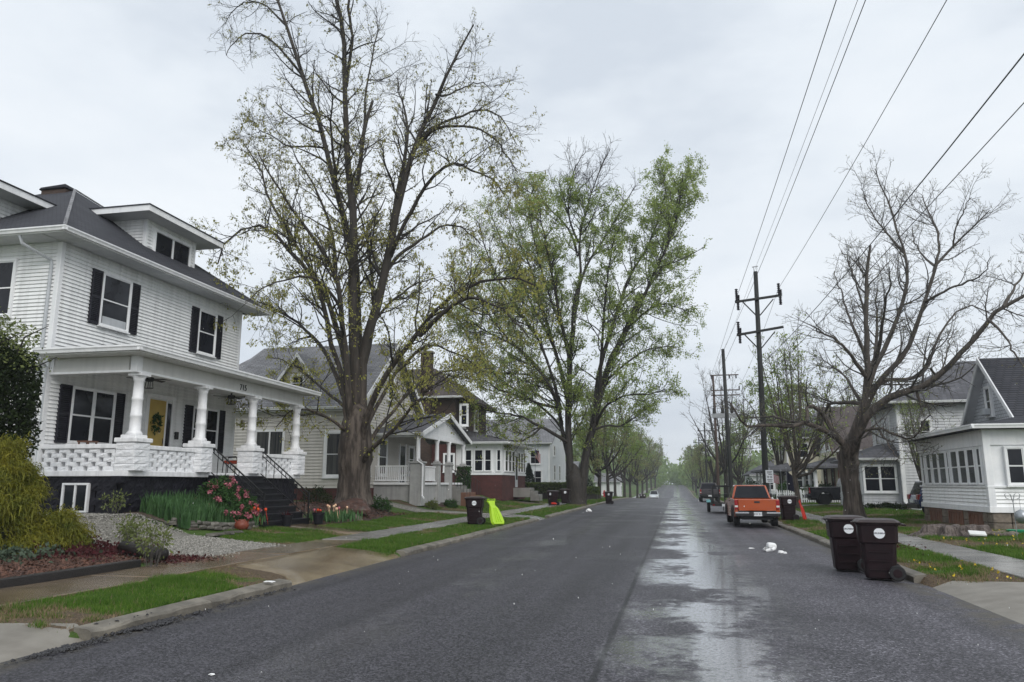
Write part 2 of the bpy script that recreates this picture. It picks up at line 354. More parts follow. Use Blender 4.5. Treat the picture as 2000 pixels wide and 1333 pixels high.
def bark_grad(name, c1, c2, d1, d2, z0, z1):
    """old plated bark low on the stem, smoother darker bark on the young limbs"""
    m = P(name, c1, c2, rough=.75, vs_=3.2, bump=3.0, bs=4.2, stretch=(2.2, 2.2, .30), spec=.2, lo=.40, hi=.58); N = m.node_tree.nodes; Lk = m.node_tree.links.new; b = N['Principled BSDF']
    src = b.inputs['Base Color'].links[0].from_socket; g = N.new('ShaderNodeNewGeometry'); sp = N.new('ShaderNodeSeparateXYZ'); Lk(g.outputs['Position'], sp.inputs[0])
    nz = N.new('ShaderNodeTexNoise'); nz.inputs['Scale'].default_value = 1.5; ad = N.new('ShaderNodeMath'); ad.operation = 'MULTIPLY_ADD'; Lk(nz.outputs['Fac'], ad.inputs[0]); ad.inputs[1].default_value = 3.0; Lk(sp.outputs['Z'], ad.inputs[2])
    r = N.new('ShaderNodeMapRange'); r.inputs['From Min'].default_value = z0+1.5; r.inputs['From Max'].default_value = z1+1.5; Lk(ad.outputs[0], r.inputs['Value'])
    n2 = N.new('ShaderNodeTexNoise'); n2.inputs['Scale'].default_value = 2.5; n2.inputs['Detail'].default_value = 5; Lk(g.outputs['Position'], n2.inputs['Vector'])
    mm = N.new('ShaderNodeMix'); mm.data_type = 'RGBA'; mm.inputs['A'].default_value = (*d1, 1); mm.inputs['B'].default_value = (*d2, 1); Lk(n2.outputs['Fac'], mm.inputs['Factor'])
    mx_ = N.new('ShaderNodeMix'); mx_.data_type = 'RGBA'; Lk(r.outputs['Result'], mx_.inputs['Factor']); Lk(src, mx_.inputs['A']); Lk(mm.outputs['Result'], mx_.inputs['B']); Lk(mx_.outputs['Result'], b.inputs['Base Color'])
bark_grad('bark_maple', (.125,.102,.085), (.045,.036,.030), (.034,.030,.026), (.062,.054,.045), 4.5, 8.5)
bark_grad('bark_cut', (.115,.095,.080), (.042,.035,.030), (.075,.066,.058), (.115,.102,.090), 4.0, 9.0)
# ------------------------------------------------------------------ terrain
rng = np.random.default_rng(7); rnd = random.Random(11)
def zr(y):
    y = np.asarray(y, dtype=float)
    return np.interp(y, [-60, 88, 115, 150, 190, 260, 420, 900], [0, 0, -.25, -1.3, -1.5, -.3, 1.2, 2.0])
def gz(x, y):
    x = np.asarray(x, dtype=float)
    p = np.interp(x, [-400, -60, -14.6, -12.9, -10.1, -8.7, -6.90, -6.7, 4.22, 4.36, 5.9, 7.2, 10.4, 60, 400],
                     [1.6, 1.0, .93, .38, .16, .15, .10, -.14, -.14, .11, .13, .13, .27, .32, .6])
    # driveways drop to the road where the kerb is cut
    yy = np.asarray(y, dtype=float)
    cut = lambda a, b: np.clip((yy-a)/.5, 0, 1)*np.clip((b-yy)/.5, 0, 1)
    sl = np.maximum(np.maximum(cut(-500, 8.0), cut(12.7, 18.6)), cut(37.0, 41.3)); sr = np.maximum(cut(-500, 15.6), cut(57.2, 61.2))
    dl = np.interp(x, [-8.7, -7.6, -6.7, -6.5], [.15, .09, -.07, -.16]); dr = np.interp(x, [4.1, 4.22, 4.9, 5.9], [-.16, -.07, .07, .13])
    p = np.where((x < -6.5) & (x > -8.7), p*(1-sl)+dl*sl, np.where((x > 4.1) & (x < 5.9), p*(1-sr)+dr*sr, p))
    return p+zr(y)
def G(x, y): return float(gz(x, y))
xs = np.unique(np.concatenate([np.array([-400, -250, -160, -100, -70, -50, -40, -30, -25]), np.arange(-22, -9, .35), np.arange(-9, -6.9, .15), [-6.86, -6.7, -6.5, -6.0, 0, 3.9, 4.1, 4.22, 4.36], np.arange(4.5, 10.6, .2), np.arange(10.6, 16, .4), [18, 22, 28, 40, 60, 100, 160, 250, 400]]))
ys = np.unique(np.concatenate([[-60, -30, -10, 0], np.arange(4, 26, .25), np.arange(26, 60, .6), np.arange(60, 120, 2.5), np.arange(120, 300, 8), [330, 380, 420, 600, 900]]))
XX, YY = np.meshgrid(xs, ys)
def nzv(x, y, s, o=0.0):
    """cheap smooth value noise for many points"""
    u, v = x*s+o*17.3, y*s+o*9.1; i, j = np.floor(u), np.floor(v); fu, fv = u-i, v-j; fu = fu*fu*(3-2*fu); fv = fv*fv*(3-2*fv)
    h = lambda a, b: np.modf(np.abs(np.sin(a*127.1+b*311.7)*43758.5453))[0]
    return (h(i, j)*(1-fu)+h(i+1, j)*fu)*(1-fv)+(h(i, j+1)*(1-fu)+h(i+1, j+1)*fu)*fv
def lawn(x, y):
    n = (nzv(x, y, 2.0)-.5)*.25+(nzv(x, y, 6.0, 2)-.5)*.12
    pl = (x < -6.95+n*.3) & (x > -8.66+n*.5)
    k = pl & ((y > 7.9+n) & (y < 13.0+(-6.9-x)*.6+n) | (y > 18.0+(-6.9-x)*.5+n) & (y < 37.4+n) | (y > 41+n))
    yl = (x < -10.16+n*.5) & (x > -40)
    front = np.interp(y, [18.6, 19.2, 20.4, 21.2, 22.6, 23.3, 24.9, 25.6, 28, 33, 35, 36.4, 38, 41, 41.4, 45, 48, 56], [-11.2, -12.2, -12.9, -13.1, -13.0, -12.9, -12.9, -12.3, -12.0, -12.4, -13.3, -12.4, -12, -10.2, -13.1, -13.1, -13.0, -30])
    k |= yl & (y > 18.75+n) & (x > front+n) & ~((y > 23.25) & (y < 24.85)) & ~((y > 36.6+(x+14)*.55) & (y < 41.2) & (y > np.interp(x, [-14.3, -12.2, -10.1], [35.6, 37.9, 39.2]))) & ~((y > 60.9) & (y < 62.4) & (x > -13.2))
    pr = (x > 4.42-n*.3) & (x < 5.87-n*.4)
    k |= pr & (y > 14.9+n) & ~((y > 57.4) & (y < 61.2))
    yr = (x > 7.2-n*.4) & ((x < 10.2) | (y > 37)) & (x < 40) & (y > 8)
    k |= yr & ~((y > 57.2) & (y < 61.2))
    return k
def bare(x, y):
    """where the turf is worn to soil"""
    n = .0+nzv(x, y, .75, 8)+.40*(nzv(x, y, 4, 1)-.5)
    n = n-np.where((x < -6.9) & (y < 14.5), .03, np.where(x > 4, .04, .16))
    return n+np.where((x < -6.9) & (x > -8.7) & (y < 14.5), .05, 0)+.16*np.exp(-((x+6.95)/.16)**2)+.16*np.exp(-((x-4.45)/.16)**2)
ZZ = gz(XX, YY)
bumpz = np.array([[noise.noise(Vector((a*.9, b*.9, 0)))*.025 + noise.noise(Vector((a*3, b*3, 3)))*.014 for a in xs] for b in ys])
LW = lawn(XX, YY)
ZZ = ZZ + np.where(LW, bumpz, np.where((XX < -6.9) & (XX > -30) | (XX > 4.4) & (XX < 30), -.012, 0))
nx, ny = len(xs), len(ys)
ii = np.arange(nx*ny).reshape(ny, nx)
FQ = np.stack([ii[:-1, :-1], ii[:-1, 1:], ii[1:, 1:], ii[1:, :-1]], -1).reshape(-1, 4)
me = np_mesh('ground', np.stack([XX, YY, ZZ], -1).reshape(-1, 3), FQ); smooth(me)
at_ = me.attributes.new('bare', 'FLOAT', 'POINT'); at_.data.foreach_set('value', bare(XX, YY).ravel().astype(np.float32))

def ground_mat():
    m = bpy.data.materials.new('turf_soil'); m.use_nodes = True; N = m.node_tree.nodes; Lk = m.node_tree.links.new
    b = N['Principled BSDF']; b.inputs['Roughness'].default_value = .8; b.inputs['Specular IOR Level'].default_value = .2
    g = N.new('ShaderNodeNewGeometry')
    def nz(s, d=5):
        n_ = N.new('ShaderNodeTexNoise'); n_.inputs['Scale'].default_value = s; n_.inputs['Detail'].default_value = d; Lk(g.outputs['Position'], n_.inputs['Vector']); return n_.outputs['Fac']
    def rg(v, a, b_):
        r_ = N.new('ShaderNodeMapRange'); r_.inputs['From Min'].default_value = a; r_.inputs['From Max'].default_value = b_; Lk(v, r_.inputs['Value']); return r_.outputs['Result']
    def mix(f, A, B):
        x = N.new('ShaderNodeMix'); x.data_type = 'RGBA'; Lk(f, x.inputs['Factor'])
        for nme, val in (('A', A), ('B', B)):
            if isinstance(val, tuple): x.inputs[nme].default_value = (*val, 1)
            else: Lk(val, x.inputs[nme])
        return x.outputs['Result']
    c = mix(rg(nz(1.1), .35, .65), (.062, .108, .022), (.092, .150, .032))
    c = mix(rg(nz(14), .35, .7), c, (.040, .075, .016))
    aa = N.new('ShaderNodeAttribute'); aa.attribute_name = 'bare'; jm = N.new('ShaderNodeMath'); jm.operation = 'MULTIPLY_ADD'; Lk(nz(9, 5), jm.inputs[0]); jm.inputs[1].default_value = .25; Lk(aa.outputs['Fac'], jm.inputs[2])
    c = mix(rg(jm.outputs[0], .68, .80), c, mix(rg(nz(30, 3), .4, .6), (.135, .098, .062), (.075, .054, .036)))
    Lk(c, b.inputs['Base Color'])
    bp = N.new('ShaderNodeBump'); bp.inputs['Strength'].default_value = 1; bp.inputs['Distance'].default_value = .04; Lk(nz(26), bp.inputs['Height']); Lk(bp.outputs['Normal'], b.inputs['Normal'])
    return m
tag(link('ground', me, ground_mat()), kind='structure')

def strip(name, A, B, n, m, dz, mat_, parent=None, kind='structure', tuck=0):
    """a sheet between two polylines, laid over the terrain"""
    def samp(Pl, k):
        Pl = np.array(Pl, float); d = np.r_[0, np.cumsum(np.hypot(*np.diff(Pl, axis=0).T))]; t = np.r_[0, np.linspace(.02, d[-1]-.02, k-2), d[-1]]
        return np.stack([np.interp(t, d, Pl[:, 0]), np.interp(t, d, Pl[:, 1])], -1)
    a, b = samp(A, n), samp(B, n)
    t = np.r_[0, np.linspace(.012, .988, m-2), 1][None, :, None]
    Q = a[:, None]*(1-t)+b[:, None]*t
    z = gz(np.clip(Q[..., 0], -400, -6.68) if Q[..., 0].mean() < 0 else np.clip(Q[..., 0], 4.22, 400), Q[..., 1])+dz
    z[0] -= .04 if not tuck else .015; z[-1] -= .04; z[:, 0] -= .04; z[:, -1] -= .04                                # the edge slips under the road surface
    V = np.concatenate([Q, z[..., None]], -1).reshape(-1, 3); I = np.arange(n*m).reshape(n, m)
    me = np_mesh(name, V, np.stack([I[:-1, :-1], I[1:, :-1], I[1:, 1:], I[:-1, 1:]], -1).reshape(-1, 4)); smooth(me)
    o = link(name, me, mat_, parent); 
    if kind: tag(o, kind=kind)
    return o

# ------------------------------------------------------------------ road
def road_mat():
    m = bpy.data.materials.new('wet_asphalt'); m.use_nodes = True; N = m.node_tree.nodes; Lk = m.node_tree.links.new
    b = N['Principled BSDF']; b.inputs['Specular IOR Level'].default_value = .5
    g = N.new('ShaderNodeNewGeometry'); pos = g.outputs['Position']; sp = N.new('ShaderNodeSeparateXYZ'); Lk(pos, sp.inputs[0])
    def nz(s, d=4, st=None, ro=.5):
        n_ = N.new('ShaderNodeTexNoise'); n_.inputs['Scale'].default_value = s; n_.inputs['Detail'].default_value = d; n_.inputs['Roughness'].default_value = ro
        if st:
            q = N.new('ShaderNodeMapping'); q.inputs['Scale'].default_value = st; Lk(pos, q.inputs['Vector']); Lk(q.outputs[0], n_.inputs['Vector'])
        else: Lk(pos, n_.inputs['Vector'])
        return n_.outputs['Fac']
    def rg(v, a, b_, c=0, d=1, st=True):
        r_ = N.new('ShaderNodeMapRange'); r_.interpolation_type = 'SMOOTHSTEP' if st else 'LINEAR'
        for k_, x_ in zip(('From Min', 'From Max', 'To Min', 'To Max'), (a, b_, c, d)): r_.inputs[k_].default_value = x_
        Lk(v, r_.inputs['Value']); return r_.outputs['Result']
    def mt(op, a, b_):
        x = N.new('ShaderNodeMath'); x.operation = op
        for i, q in enumerate((a, b_)):
            if isinstance(q, (int, float)): x.inputs[i].default_value = q
            else: Lk(q, x.inputs[i])
        return x.outputs[0]
    def mix(f, A, B):
        x = N.new('ShaderNodeMix'); x.data_type = 'RGBA'; Lk(f, x.inputs['Factor'])
        for nme, val in (('A', A), ('B', B)):
            if isinstance(val, tuple): x.inputs[nme].default_value = (*val, 1)
            else: Lk(val, x.inputs[nme])
        return x.outputs['Result']
    X = mt('ADD', sp.outputs['X'], mt('MULTIPLY', mt('SUBTRACT', nz(.8, 6), .5), .45))
    # worn, polished strip right of the paving seam holds the water
    strip_ = mt('MULTIPLY', rg(X, -.90, -.55), rg(X, .55, 1.9, 1, 0))
    core = mt('MULTIPLY', mt('MULTIPLY', rg(X, -.05, .45), rg(X, .55, 1.15, 1, 0)), rg(nz(.9, 5), .38, .58))
    strip2 = mt('MULTIPLY', mt('MULTIPLY', rg(X, -4.4, -3.9), rg(X, -3.5, -2.9, 1, 0)), .30)
    patch = rg(mt('ADD', mt('ADD', mt('MULTIPLY', nz(.42, 4), .62), mt('MULTIPLY', nz(4.0, 6, None, .7), .38)), mt('MULTIPLY', core, .10)), .455, .575)
    wet = mt('MINIMUM', mt('ADD', mt('MULTIPLY', mt('MAXIMUM', strip_, strip2), patch), mt('MULTIPLY', mt('MULTIPLY', core, patch), .25)), 1.0)
    wet = mt('MULTIPLY', wet, rg(nz(24, 4, None, .7), .30, .58, .62, 1.0))
    film = rg(nz(.35, 6), .45, .72)
    grain = nz(38, 3, None, .75); grain2 = nz(95, 2)
    vo = N.new('ShaderNodeTexVoronoi'); vo.inputs['Scale'].default_value = 52; Lk(pos, vo.inputs['Vector']); vs2 = N.new('ShaderNodeSeparateColor'); Lk(vo.outputs['Color'], vs2.inputs[0])
    st = vs2.outputs[0]
    c = mix(rg(st, .15, 1.0, 0, 1, False), (.016, .0152, .0195), (.125, .118, .138))
    c = mix(rg(st, .86, .93), c, (.25, .24, .27))
    c = mix(rg(nz(.5, 7), .38, .7), c, mix(rg(st, .3, 1.0), (.016, .0152, .0195), (.100, .095, .110)))
    crack = mt('MULTIPLY', rg(nz(1.4, 9, None, .62), .494, .5), rg(nz(1.4, 9, None, .62), .506, .5, 1, 1))
    seam = rg(mt('ADD', X, 0), -.95, -.72)
    c = mix(seam, mix(rg(st, .2, 1.0), (.014, .0132, .0172), (.092, .088, .102)), c)
    seamline = mt('MULTIPLY', rg(sp.outputs['X'], -.86, -.82), rg(sp.outputs['X'], -.79, -.75, 1, 0)); c = mix(mt('MULTIPLY', seamline, .8), c, (.010, .010, .012))
    hv = N.new('ShaderNodeHueSaturation'); Lk(rg(nz(1.0, 5, (1.6, .05, 1)), .35, .65, .72, 1.22, False), hv.inputs['Value']); Lk(c, hv.inputs['Color']); c = hv.outputs['Color']     # wheel paths
    edge = mt('MAXIMUM', rg(X, -6.2, -6.65), rg(X, 3.55, 4.1))
    muddy = mix(rg(nz(9, 4), .4, .65), (.085, .074, .056), (.045, .043, .040))
    c = mix(mt('MULTIPLY', edge, rg(nz(2.2, 5), .40, .55)), c, muddy)
    Lk(c, b.inputs['Base Color'])
    ro = mt('SUBTRACT', mt('SUBTRACT', .54, mt('MULTIPLY', film, .10)), mt('MULTIPLY', wet, .48))
    Lk(mt('MULTIPLY', wet, .8), b.inputs['Coat Weight']); b.inputs['Coat Roughness'].default_value = .09; b.inputs['Coat IOR'].default_value = 1.45
    Lk(ro, b.inputs['Roughness']); Lk(mt('ADD', .42, mt('MULTIPLY', wet, .58)), b.inputs['Specular IOR Level'])
    bp = N.new('ShaderNodeBump'); bp.inputs['Distance'].default_value = .012; Lk(mt('SUBTRACT', 1.0, mt('MULTIPLY', wet, .93)), bp.inputs['Strength'])
    Lk(mt('ADD', grain, mt('MULTIPLY', grain2, .5)), bp.inputs['Height']); Lk(bp.outputs['Normal'], b.inputs['Normal'])
    return m
ry = np.unique(np.concatenate([np.arange(-40, 88, 4), np.arange(88, 430, 6)])); rx = np.array([-6.75, -5.5, -3.5, -1.2, 1, 3, 4.3])
RX, RY = np.meshgrid(rx, ry); RZ = zr(RY)-.012*np.clip((np.abs(RX+1.2)-3.5), 0, 3)
I = np.arange(RX.size).reshape(RX.shape)
me = np_mesh('road', np.stack([RX, RY, RZ], -1).reshape(-1, 3), np.stack([I[:-1, :-1], I[:-1, 1:], I[1:, 1:], I[1:, :-1]], -1).reshape(-1, 4)); smooth(me)
tag(link('road', me, road_mat()), kind='structure')

# ------------------------------------------------------------------ kerbs, one stone after another
def kerb(name, x0, x1, spans, top, L_=2.4):
    base = tag(bpy.data.objects.new(name, None), kind='structure'); COL.objects.link(base); base.location = (x0, 20, 0)
    mb = MB(); w_ = abs(x1-x0)
    for i in range(6):
        pass
    vs_list = []
    for k in range(4):
        q = MB(); n = 11; sg = 1 if x1 > x0 else -1
        r_ = random.Random(k+len(name))
        ring = []
        for i in range(n):
            y = -L_/2+L_*i/(n-1)+(.012 if i == 0 else -.012 if i == n-1 else 0)
            j = r_.uniform(-.035, .045); jz = r_.uniform(-.035, .004)
            ring.append([(0, y, -.2), (sg*(0+j*.5), y, top-.03+jz), (sg*(.035+j), y, top+jz), (sg*w_, y, top+.012), (sg*w_, y, -.2)])
        b0 = len(q.v)
        for rr in ring: q.v += rr
        for i in range(n-1):
            for t in range(4): q.f.append((b0+i*5+t, b0+i*5+t+1, b0+(i+1)*5+t+1, b0+(i+1)*5+t))
        q.f.append(tuple(range(5))); q.f.append(tuple((n-1)*5+t for t in reversed(range(5))))
        me_ = q.mesh('kerb_stone'); me_.materials.append(MATS['kerb_stone']); vs_list.append(me_)
    for (y0, y1) in spans:
        y = y0
        while y < y1-.3:
            o = link('kerb_stone', rnd.choice(vs_list), None, base)
            o.location = (rnd.uniform(-.012, .012), y+L_/2-20, float(zr(y+L_/2))+rnd.uniform(-.022, .004)); o.rotation_euler = (0, 0, rnd.uniform(-.004, .004))
            y += L_
kerb('kerb_left', -6.68, -6.92, [(8.0, 12.9), (18.6, 37.2), (41, 112)], .105)
kerb('kerb_right', 4.18, 4.40, [(15.6, 112)], .12)
for nm, x0, x1 in (('kerb_far_left', -6.92, -6.68), ('kerb_far_right', 4.18, 4.40)):
    mb = MB()
    yy = np.arange(112, 420, 12)
    for y in yy: mb.hexa([(x0, y, float(zr(y))-.3), (x1, y, float(zr(y))-.3), (x1, y, float(zr(y))+.12), (x0, y, float(zr(y))+.12)], [(x0, y+12, float(zr(y+12))-.3), (x1, y+12, float(zr(y+12))-.3), (x1, y+12, float(zr(y+12))+.12), (x0, y+12, float(zr(y+12))+.12)])
    tag(mb.build(nm, MATS['kerb_stone']), kind='structure')

# ------------------------------------------------------------------ sidewalks, slab by slab
def slabs(name, xc, wd, y0, y1, mat_, ln=1.5, skip=()):
    base = tag(bpy.data.objects.new(name, None), kind='structure'); COL.objects.link(base); base.location = (xc, y0, 0)
    mb = MB(); mb.box(-wd/2, -ln/2+.012, -.14, wd/2, ln/2-.012, .03); me_ = mb.mesh('slab', bevel=.012); me_.materials.append(mat_)
    y = y0
    while y < y1:
        if not any(a < y+ln/2 < b for a, b in skip):
            o = link('slab', me_, None, base); o.location = (rnd.uniform(-.01, .01), y+ln/2-y0, G(xc, y+ln/2)+rnd.uniform(-.008, .010))
            o.rotation_euler = (rnd.uniform(-.006, .006), rnd.uniform(-.006, .006), rnd.uniform(-.004, .004))
        y += ln
slabs('sidewalk_left_near', -9.42, 1.42, 3.0, 21.0, MATS['concrete_wet'])
slabs('sidewalk_left', -9.42, 1.36, 21.0, 84.0, MATS['walk_grey'])
slabs('sidewalk_right', 6.53, 1.28, 6.0, 100.5, MATS['walk_grey'])
strip('sidewalk_far', [(-10.0, 84), (-10.0, 300)], [(-8.8, 84), (-8.8, 300)], 30, 3, .03, MATS['walk_grey'])
# driveway aprons and paths
strip('driveway_apron', [(-6.62, 12.7), (-7.3, 13.7), (-8.72, 14.25)], [(-6.62, 18.6), (-7.2, 18.35), (-8.72, 18.75)], 12, 12, .02, MATS['apron_wet'], tuck=.06)
strip('neighbour_apron', [(-6.62, -2), (-8.72, -2)], [(-6.62, 8.45), (-8.72, 7.75)], 8, 12, .02, MATS['concrete'], tuck=.06)
strip('side_apron', [(-6.62, 37), (-8.74, 38)], [(-6.62, 41.2), (-8.74, 40.6)], 6, 6, .02, MATS['walk_grey'], tuck=.06)
strip('right_apron', [(4.14, 4), (5.89, 4)], [(4.14, 15.7), (5.89, 14.7)], 6, 14, .02, MATS['concrete'], tuck=.06)
strip('gravel_driveway', [(-10.14, 14.3), (-13, 14.6), (-26, 14.2)], [(-10.14, 18.7), (-12.6, 19.0), (-14.6, 18.35), (-26, 18.35)], 40, 14, .015, MATS['gravel_pale'])
strip('front_path', [(-10.12, 23.35), (-13.1, 23.0)], [(-10.12, 24.7), (-13.1, 25.1)], 10, 5, .02, MATS['concrete_wet'])
strip('gravel_path', [(-10.12, 39.3), (-12.2, 38.0), (-14.3, 35.7)], [(-10.12, 41.0), (-12.4, 40.4), (-14.6, 37.0)], 14, 5, .018, MATS['gravel_pale'])
strip('neighbour_path', [(-10.12, 61.0), (-13, 61.0)], [(-10.12, 62.3), (-13, 62.3)], 8, 4, .02, MATS['walk_grey'])
strip('mulch_bed', [(-10.48, 3.0), (-10.48, 13.9), (-11.4, 14.2)], [(-20, 3), (-20, 10), (-17, 14.2)], 24, 16, .03, MATS['mulch'])
strip('flower_bed', [(-13.25, 19.3), (-13.05, 21.2), (-13.05, 22.5)], [(-15.1, 18.7), (-15.1, 21), (-15.1, 22.5)], 14, 8, .05, MATS['soil'])
strip('tulip_bed', [(-12.3, 25.6), (-12.0, 28.0), (-12.4, 33.2), (-13.4, 34.6)], [(-15.1, 25.4), (-17.0, 28.0), (-17.0, 33.0), (-16.2, 35)], 20, 12, .04, MATS['mulch'])
strip('porch_bed', [(-13.2, 40.6), (-13.0, 45)], [(-13.8, 39.6), (-13.9, 45)], 8, 4, .04, MATS['mulch'])
strip('pickup_driveway', [(4.38, 57.6), (20, 57.4)], [(4.38, 61), (20, 61)], 12, 5, .02, MATS['gravel_pale'])

# ------------------------------------------------------------------ grass, gravel, bark chips: past counting
def scatter(box, dens, far):
    """random points, thinned with distance"""
    x0, x1, y0, y1 = box; n = int((x1-x0)*(y1-y0)*dens)
    x = rng.uniform(x0, x1, n); y = rng.uniform(y0, y1, n); return x, y
def grass(name, boxes):
    V = []; Mi = []
    for (box, dens, wd, ht) in boxes:
        x, y = scatter(box, dens, 0); k = lawn(x, y); x, y = x[k], y[k]
        cl = nzv(x, y, 1.1, 3); cl2 = nzv(x, y, 3.5, 5); dry = bare(x, y)
        k = rng.random(len(x)) < np.clip(1.2-np.clip(dry-.56, 0, 1)*5, .10, 1); x, y, cl, cl2, dry = x[k], y[k], cl[k], cl2[k], dry[k]
        n = len(x); z = gz(x, y)-.01
        a = rng.uniform(0, 2*np.pi, n); h = ht*rng.uniform(.4, 1.3, n)*(.35+1.3*cl)*(.6+.7*cl2); w_ = wd*rng.uniform(.6, 1.2, n)
        lean = rng.uniform(.1, .8, n)*h; la = rng.uniform(0, 2*np.pi, n)
        h = np.where(dry > .66, h*.55, h)
        P0 = np.stack([x-np.cos(a)*w_/2, y-np.sin(a)*w_/2, z], -1); P1 = np.stack([x+np.cos(a)*w_/2, y+np.sin(a)*w_/2, z], -1)
        P2 = np.stack([x+np.cos(la)*lean, y+np.sin(la)*lean, z+h], -1)
        V.append(np.stack([P0, P1, P2], 1).reshape(-1, 3))
        mi = np.where(rng.random(n) < np.clip((dry-.5)*5, .03, .8), 2, np.where(rng.random(n) < .35+.4*(cl2-.5), 1, 0)); Mi.append(mi)
    V = np.concatenate(V); Mi = np.concatenate(Mi)
    me = np_mesh(name, V, np.arange(len(V)).reshape(-1, 3), Mi)
    for q in ('grass_blade', 'grass_dark', 'grass_dry'): me.materials.append(MATS[q])
    return tag(link(name, me), 'short wet spring grass with brown thin patches', 'grass', kind='stuff')
grass('grass_left', [((-8.75, -6.8, 7.4, 14.5), 4200, .013, .075), ((-8.8, -6.8, 17.5, 28), 2600, .016, .075), ((-13.4, -10, 18.5, 28), 2200, .017, .07), ((-13.6, -6.8, 28, 42), 1300, .024, .075), ((-13.5, -6.8, 41, 62), 420, .042, .09), ((-16, -6.8, 62, 110), 110, .08, .11)])
grass('grass_right', [((4.4, 5.9, 14.5, 26), 2600, .016, .08), ((7.1, 10.4, 10, 26), 1700, .018, .085), ((4.4, 10.6, 26, 40), 1100, .026, .085), ((4.4, 12.5, 38, 58), 420, .042, .09), ((4.4, 16, 58, 110), 100, .08, .11)])

def pebbles(name, pts, zf, smin, smax, mat_, flat=.6, dz=0.0, label=None, cat=None):
    n = len(pts); base = np.array([(1,0,0),(-1,0,0),(0,1,0),(0,-1,0),(0,0,1),(0,0,-.3)], float)
    fc = np.array([(0,2,4),(2,1,4),(1,3,4),(3,0,4),(2,0,5),(1,2,5),(3,1,5),(0,3,5)])
    s = rng.uniform(smin, smax, n)[:, None]; sc = np.stack([rng.uniform(.6, 1.3, n), rng.uniform(.6, 1.3, n), rng.uniform(.5, 1.0, n)*flat], -1)*s
    a = rng.uniform(0, 2*np.pi, n); ca, sa = np.cos(a), np.sin(a)
    v = base[None]*sc[:, None]; v = v+rng.normal(0, .12, v.shape)*s[:, None]
    x = v[..., 0]*ca[:, None]-v[..., 1]*sa[:, None]; y = v[..., 0]*sa[:, None]+v[..., 1]*ca[:, None]
    V = np.stack([x+pts[:, 0:1], y+pts[:, 1:2], v[..., 2]+(zf+dz)[:, None]], -1)
    Fc = (fc[None]+6*np.arange(n)[:, None, None]).reshape(-1, 3)
    me = np_mesh(name, V.reshape(-1, 3), Fc)
    return tag(link(name, me, mat_), label, cat, kind='stuff')
x = rng.uniform(-19, -8.7, 22000); y = rng.uniform(14.1, 18.9, 22000); k = (x < -10.2+(y-16.5)*.0+rng.normal(0, .25, 22000)) & (rng.random(22000) < np.clip(1.4-(-x-10)*.09, .25, 1))
pebbles('gravel', np.stack([x[k], y[k]], -1), gz(x[k], y[k])+.015, .018, .046, MATS['pebble'], label='pale crushed limestone spread over the driveway', cat='gravel')
x = rng.uniform(-14.5, -10.1, 3200); y = 35.5+(x+14.4)*.95+rng.uniform(.1, 1.7, 3200)
pebbles('path_gravel', np.stack([x, y], -1), gz(x, y)+.018, .02, .04, MATS['pebble'], label='pale gravel on the neighbour path', cat='gravel')
# crumbs of asphalt spilled over the kerb
t = rng.random(1100); y = np.where(t < .55, rng.normal(8.95, .30, 1100), np.where(t < .8, rng.normal(7.6, .35, 1100), rng.uniform(7.0, 12.5, 1100))); x = -6.60-np.abs(rng.normal(0, .10, 1100))*np.where(np.abs(y-8.9) < .7, 1.3, .4)+np.abs(rng.normal(0, .10, 1100)); x = np.where((x < -6.66) & (rng.random(1100) < .93), -6.66+np.abs(rng.normal(0, .06, 1100)), x)
pebbles('asphalt_crumbs', np.stack([x, y], -1), np.where((x < -6.68) & (y > 8.1), .105, .0), .010, .032, MATS['asphalt_crumb'], .8, label='loose black asphalt crumbs along the worn kerb', cat='rubble')
def chips(name, pts, zf, smin, smax, mat_, label, cat):
    n = len(pts); a = rng.uniform(0, 2*np.pi, n); ln = rng.uniform(smin, smax, n); wd = ln*rng.uniform(.25, .5, n); ti = rng.normal(0, .45, n); tj = rng.normal(0, .35, n)
    ux = np.stack([np.cos(a)*np.cos(ti), np.sin(a)*np.cos(ti), np.sin(ti)], -1)*ln[:, None]/2; uy = np.stack([-np.sin(a)*np.cos(tj), np.cos(a)*np.cos(tj), np.sin(tj)], -1)*wd[:, None]/2
    c = np.concatenate([pts, (zf+rng.uniform(.01, .045, n))[:, None]], -1)
    V = np.stack([c-ux-uy, c+ux-uy, c+ux+uy, c-ux+uy, c-uy*.2+np.array([0, 0, .012])], 1).reshape(-1, 3); b_ = 5*np.arange(n)[:, None, None]
    Fc = (np.array([(0,1,4),(1,2,4),(2,3,4),(3,0,4)])[None]+b_).reshape(-1, 3)
    return tag(link(name, np_mesh(name, V, Fc), mat_), label, cat, kind='stuff')
x = -10.5-np.abs(rng.normal(0, 1.5, 15000)); y = rng.uniform(6.5, 14.3, 15000); k = x > -16
chips('mulch_chips', np.stack([x[k], y[k]], -1), gz(x[k], y[k])+.02, .025, .07, MATS['mulch_chip'], 'wet reddish bark mulch behind the black edging', 'mulch')
x = rng.uniform(-16, -12.2, 2600); y = rng.uniform(25.6, 34.5, 2600)
chips('bed_chips', np.stack([x, y], -1), gz(x, y)+.04, .05, .12, MATS['mulch_chip'], 'dark bark mulch round the big maple', 'mulch')
x = rng.normal(-10.1, .35, 500); y = rng.normal(14.6, .35, 500)
chips('leaf_litter', np.stack([x, y], -1), gz(x, y)+.02, .05, .10, MATS['mulch_chip'], 'dead wet leaves at the end of the edging', 'leaf litter')
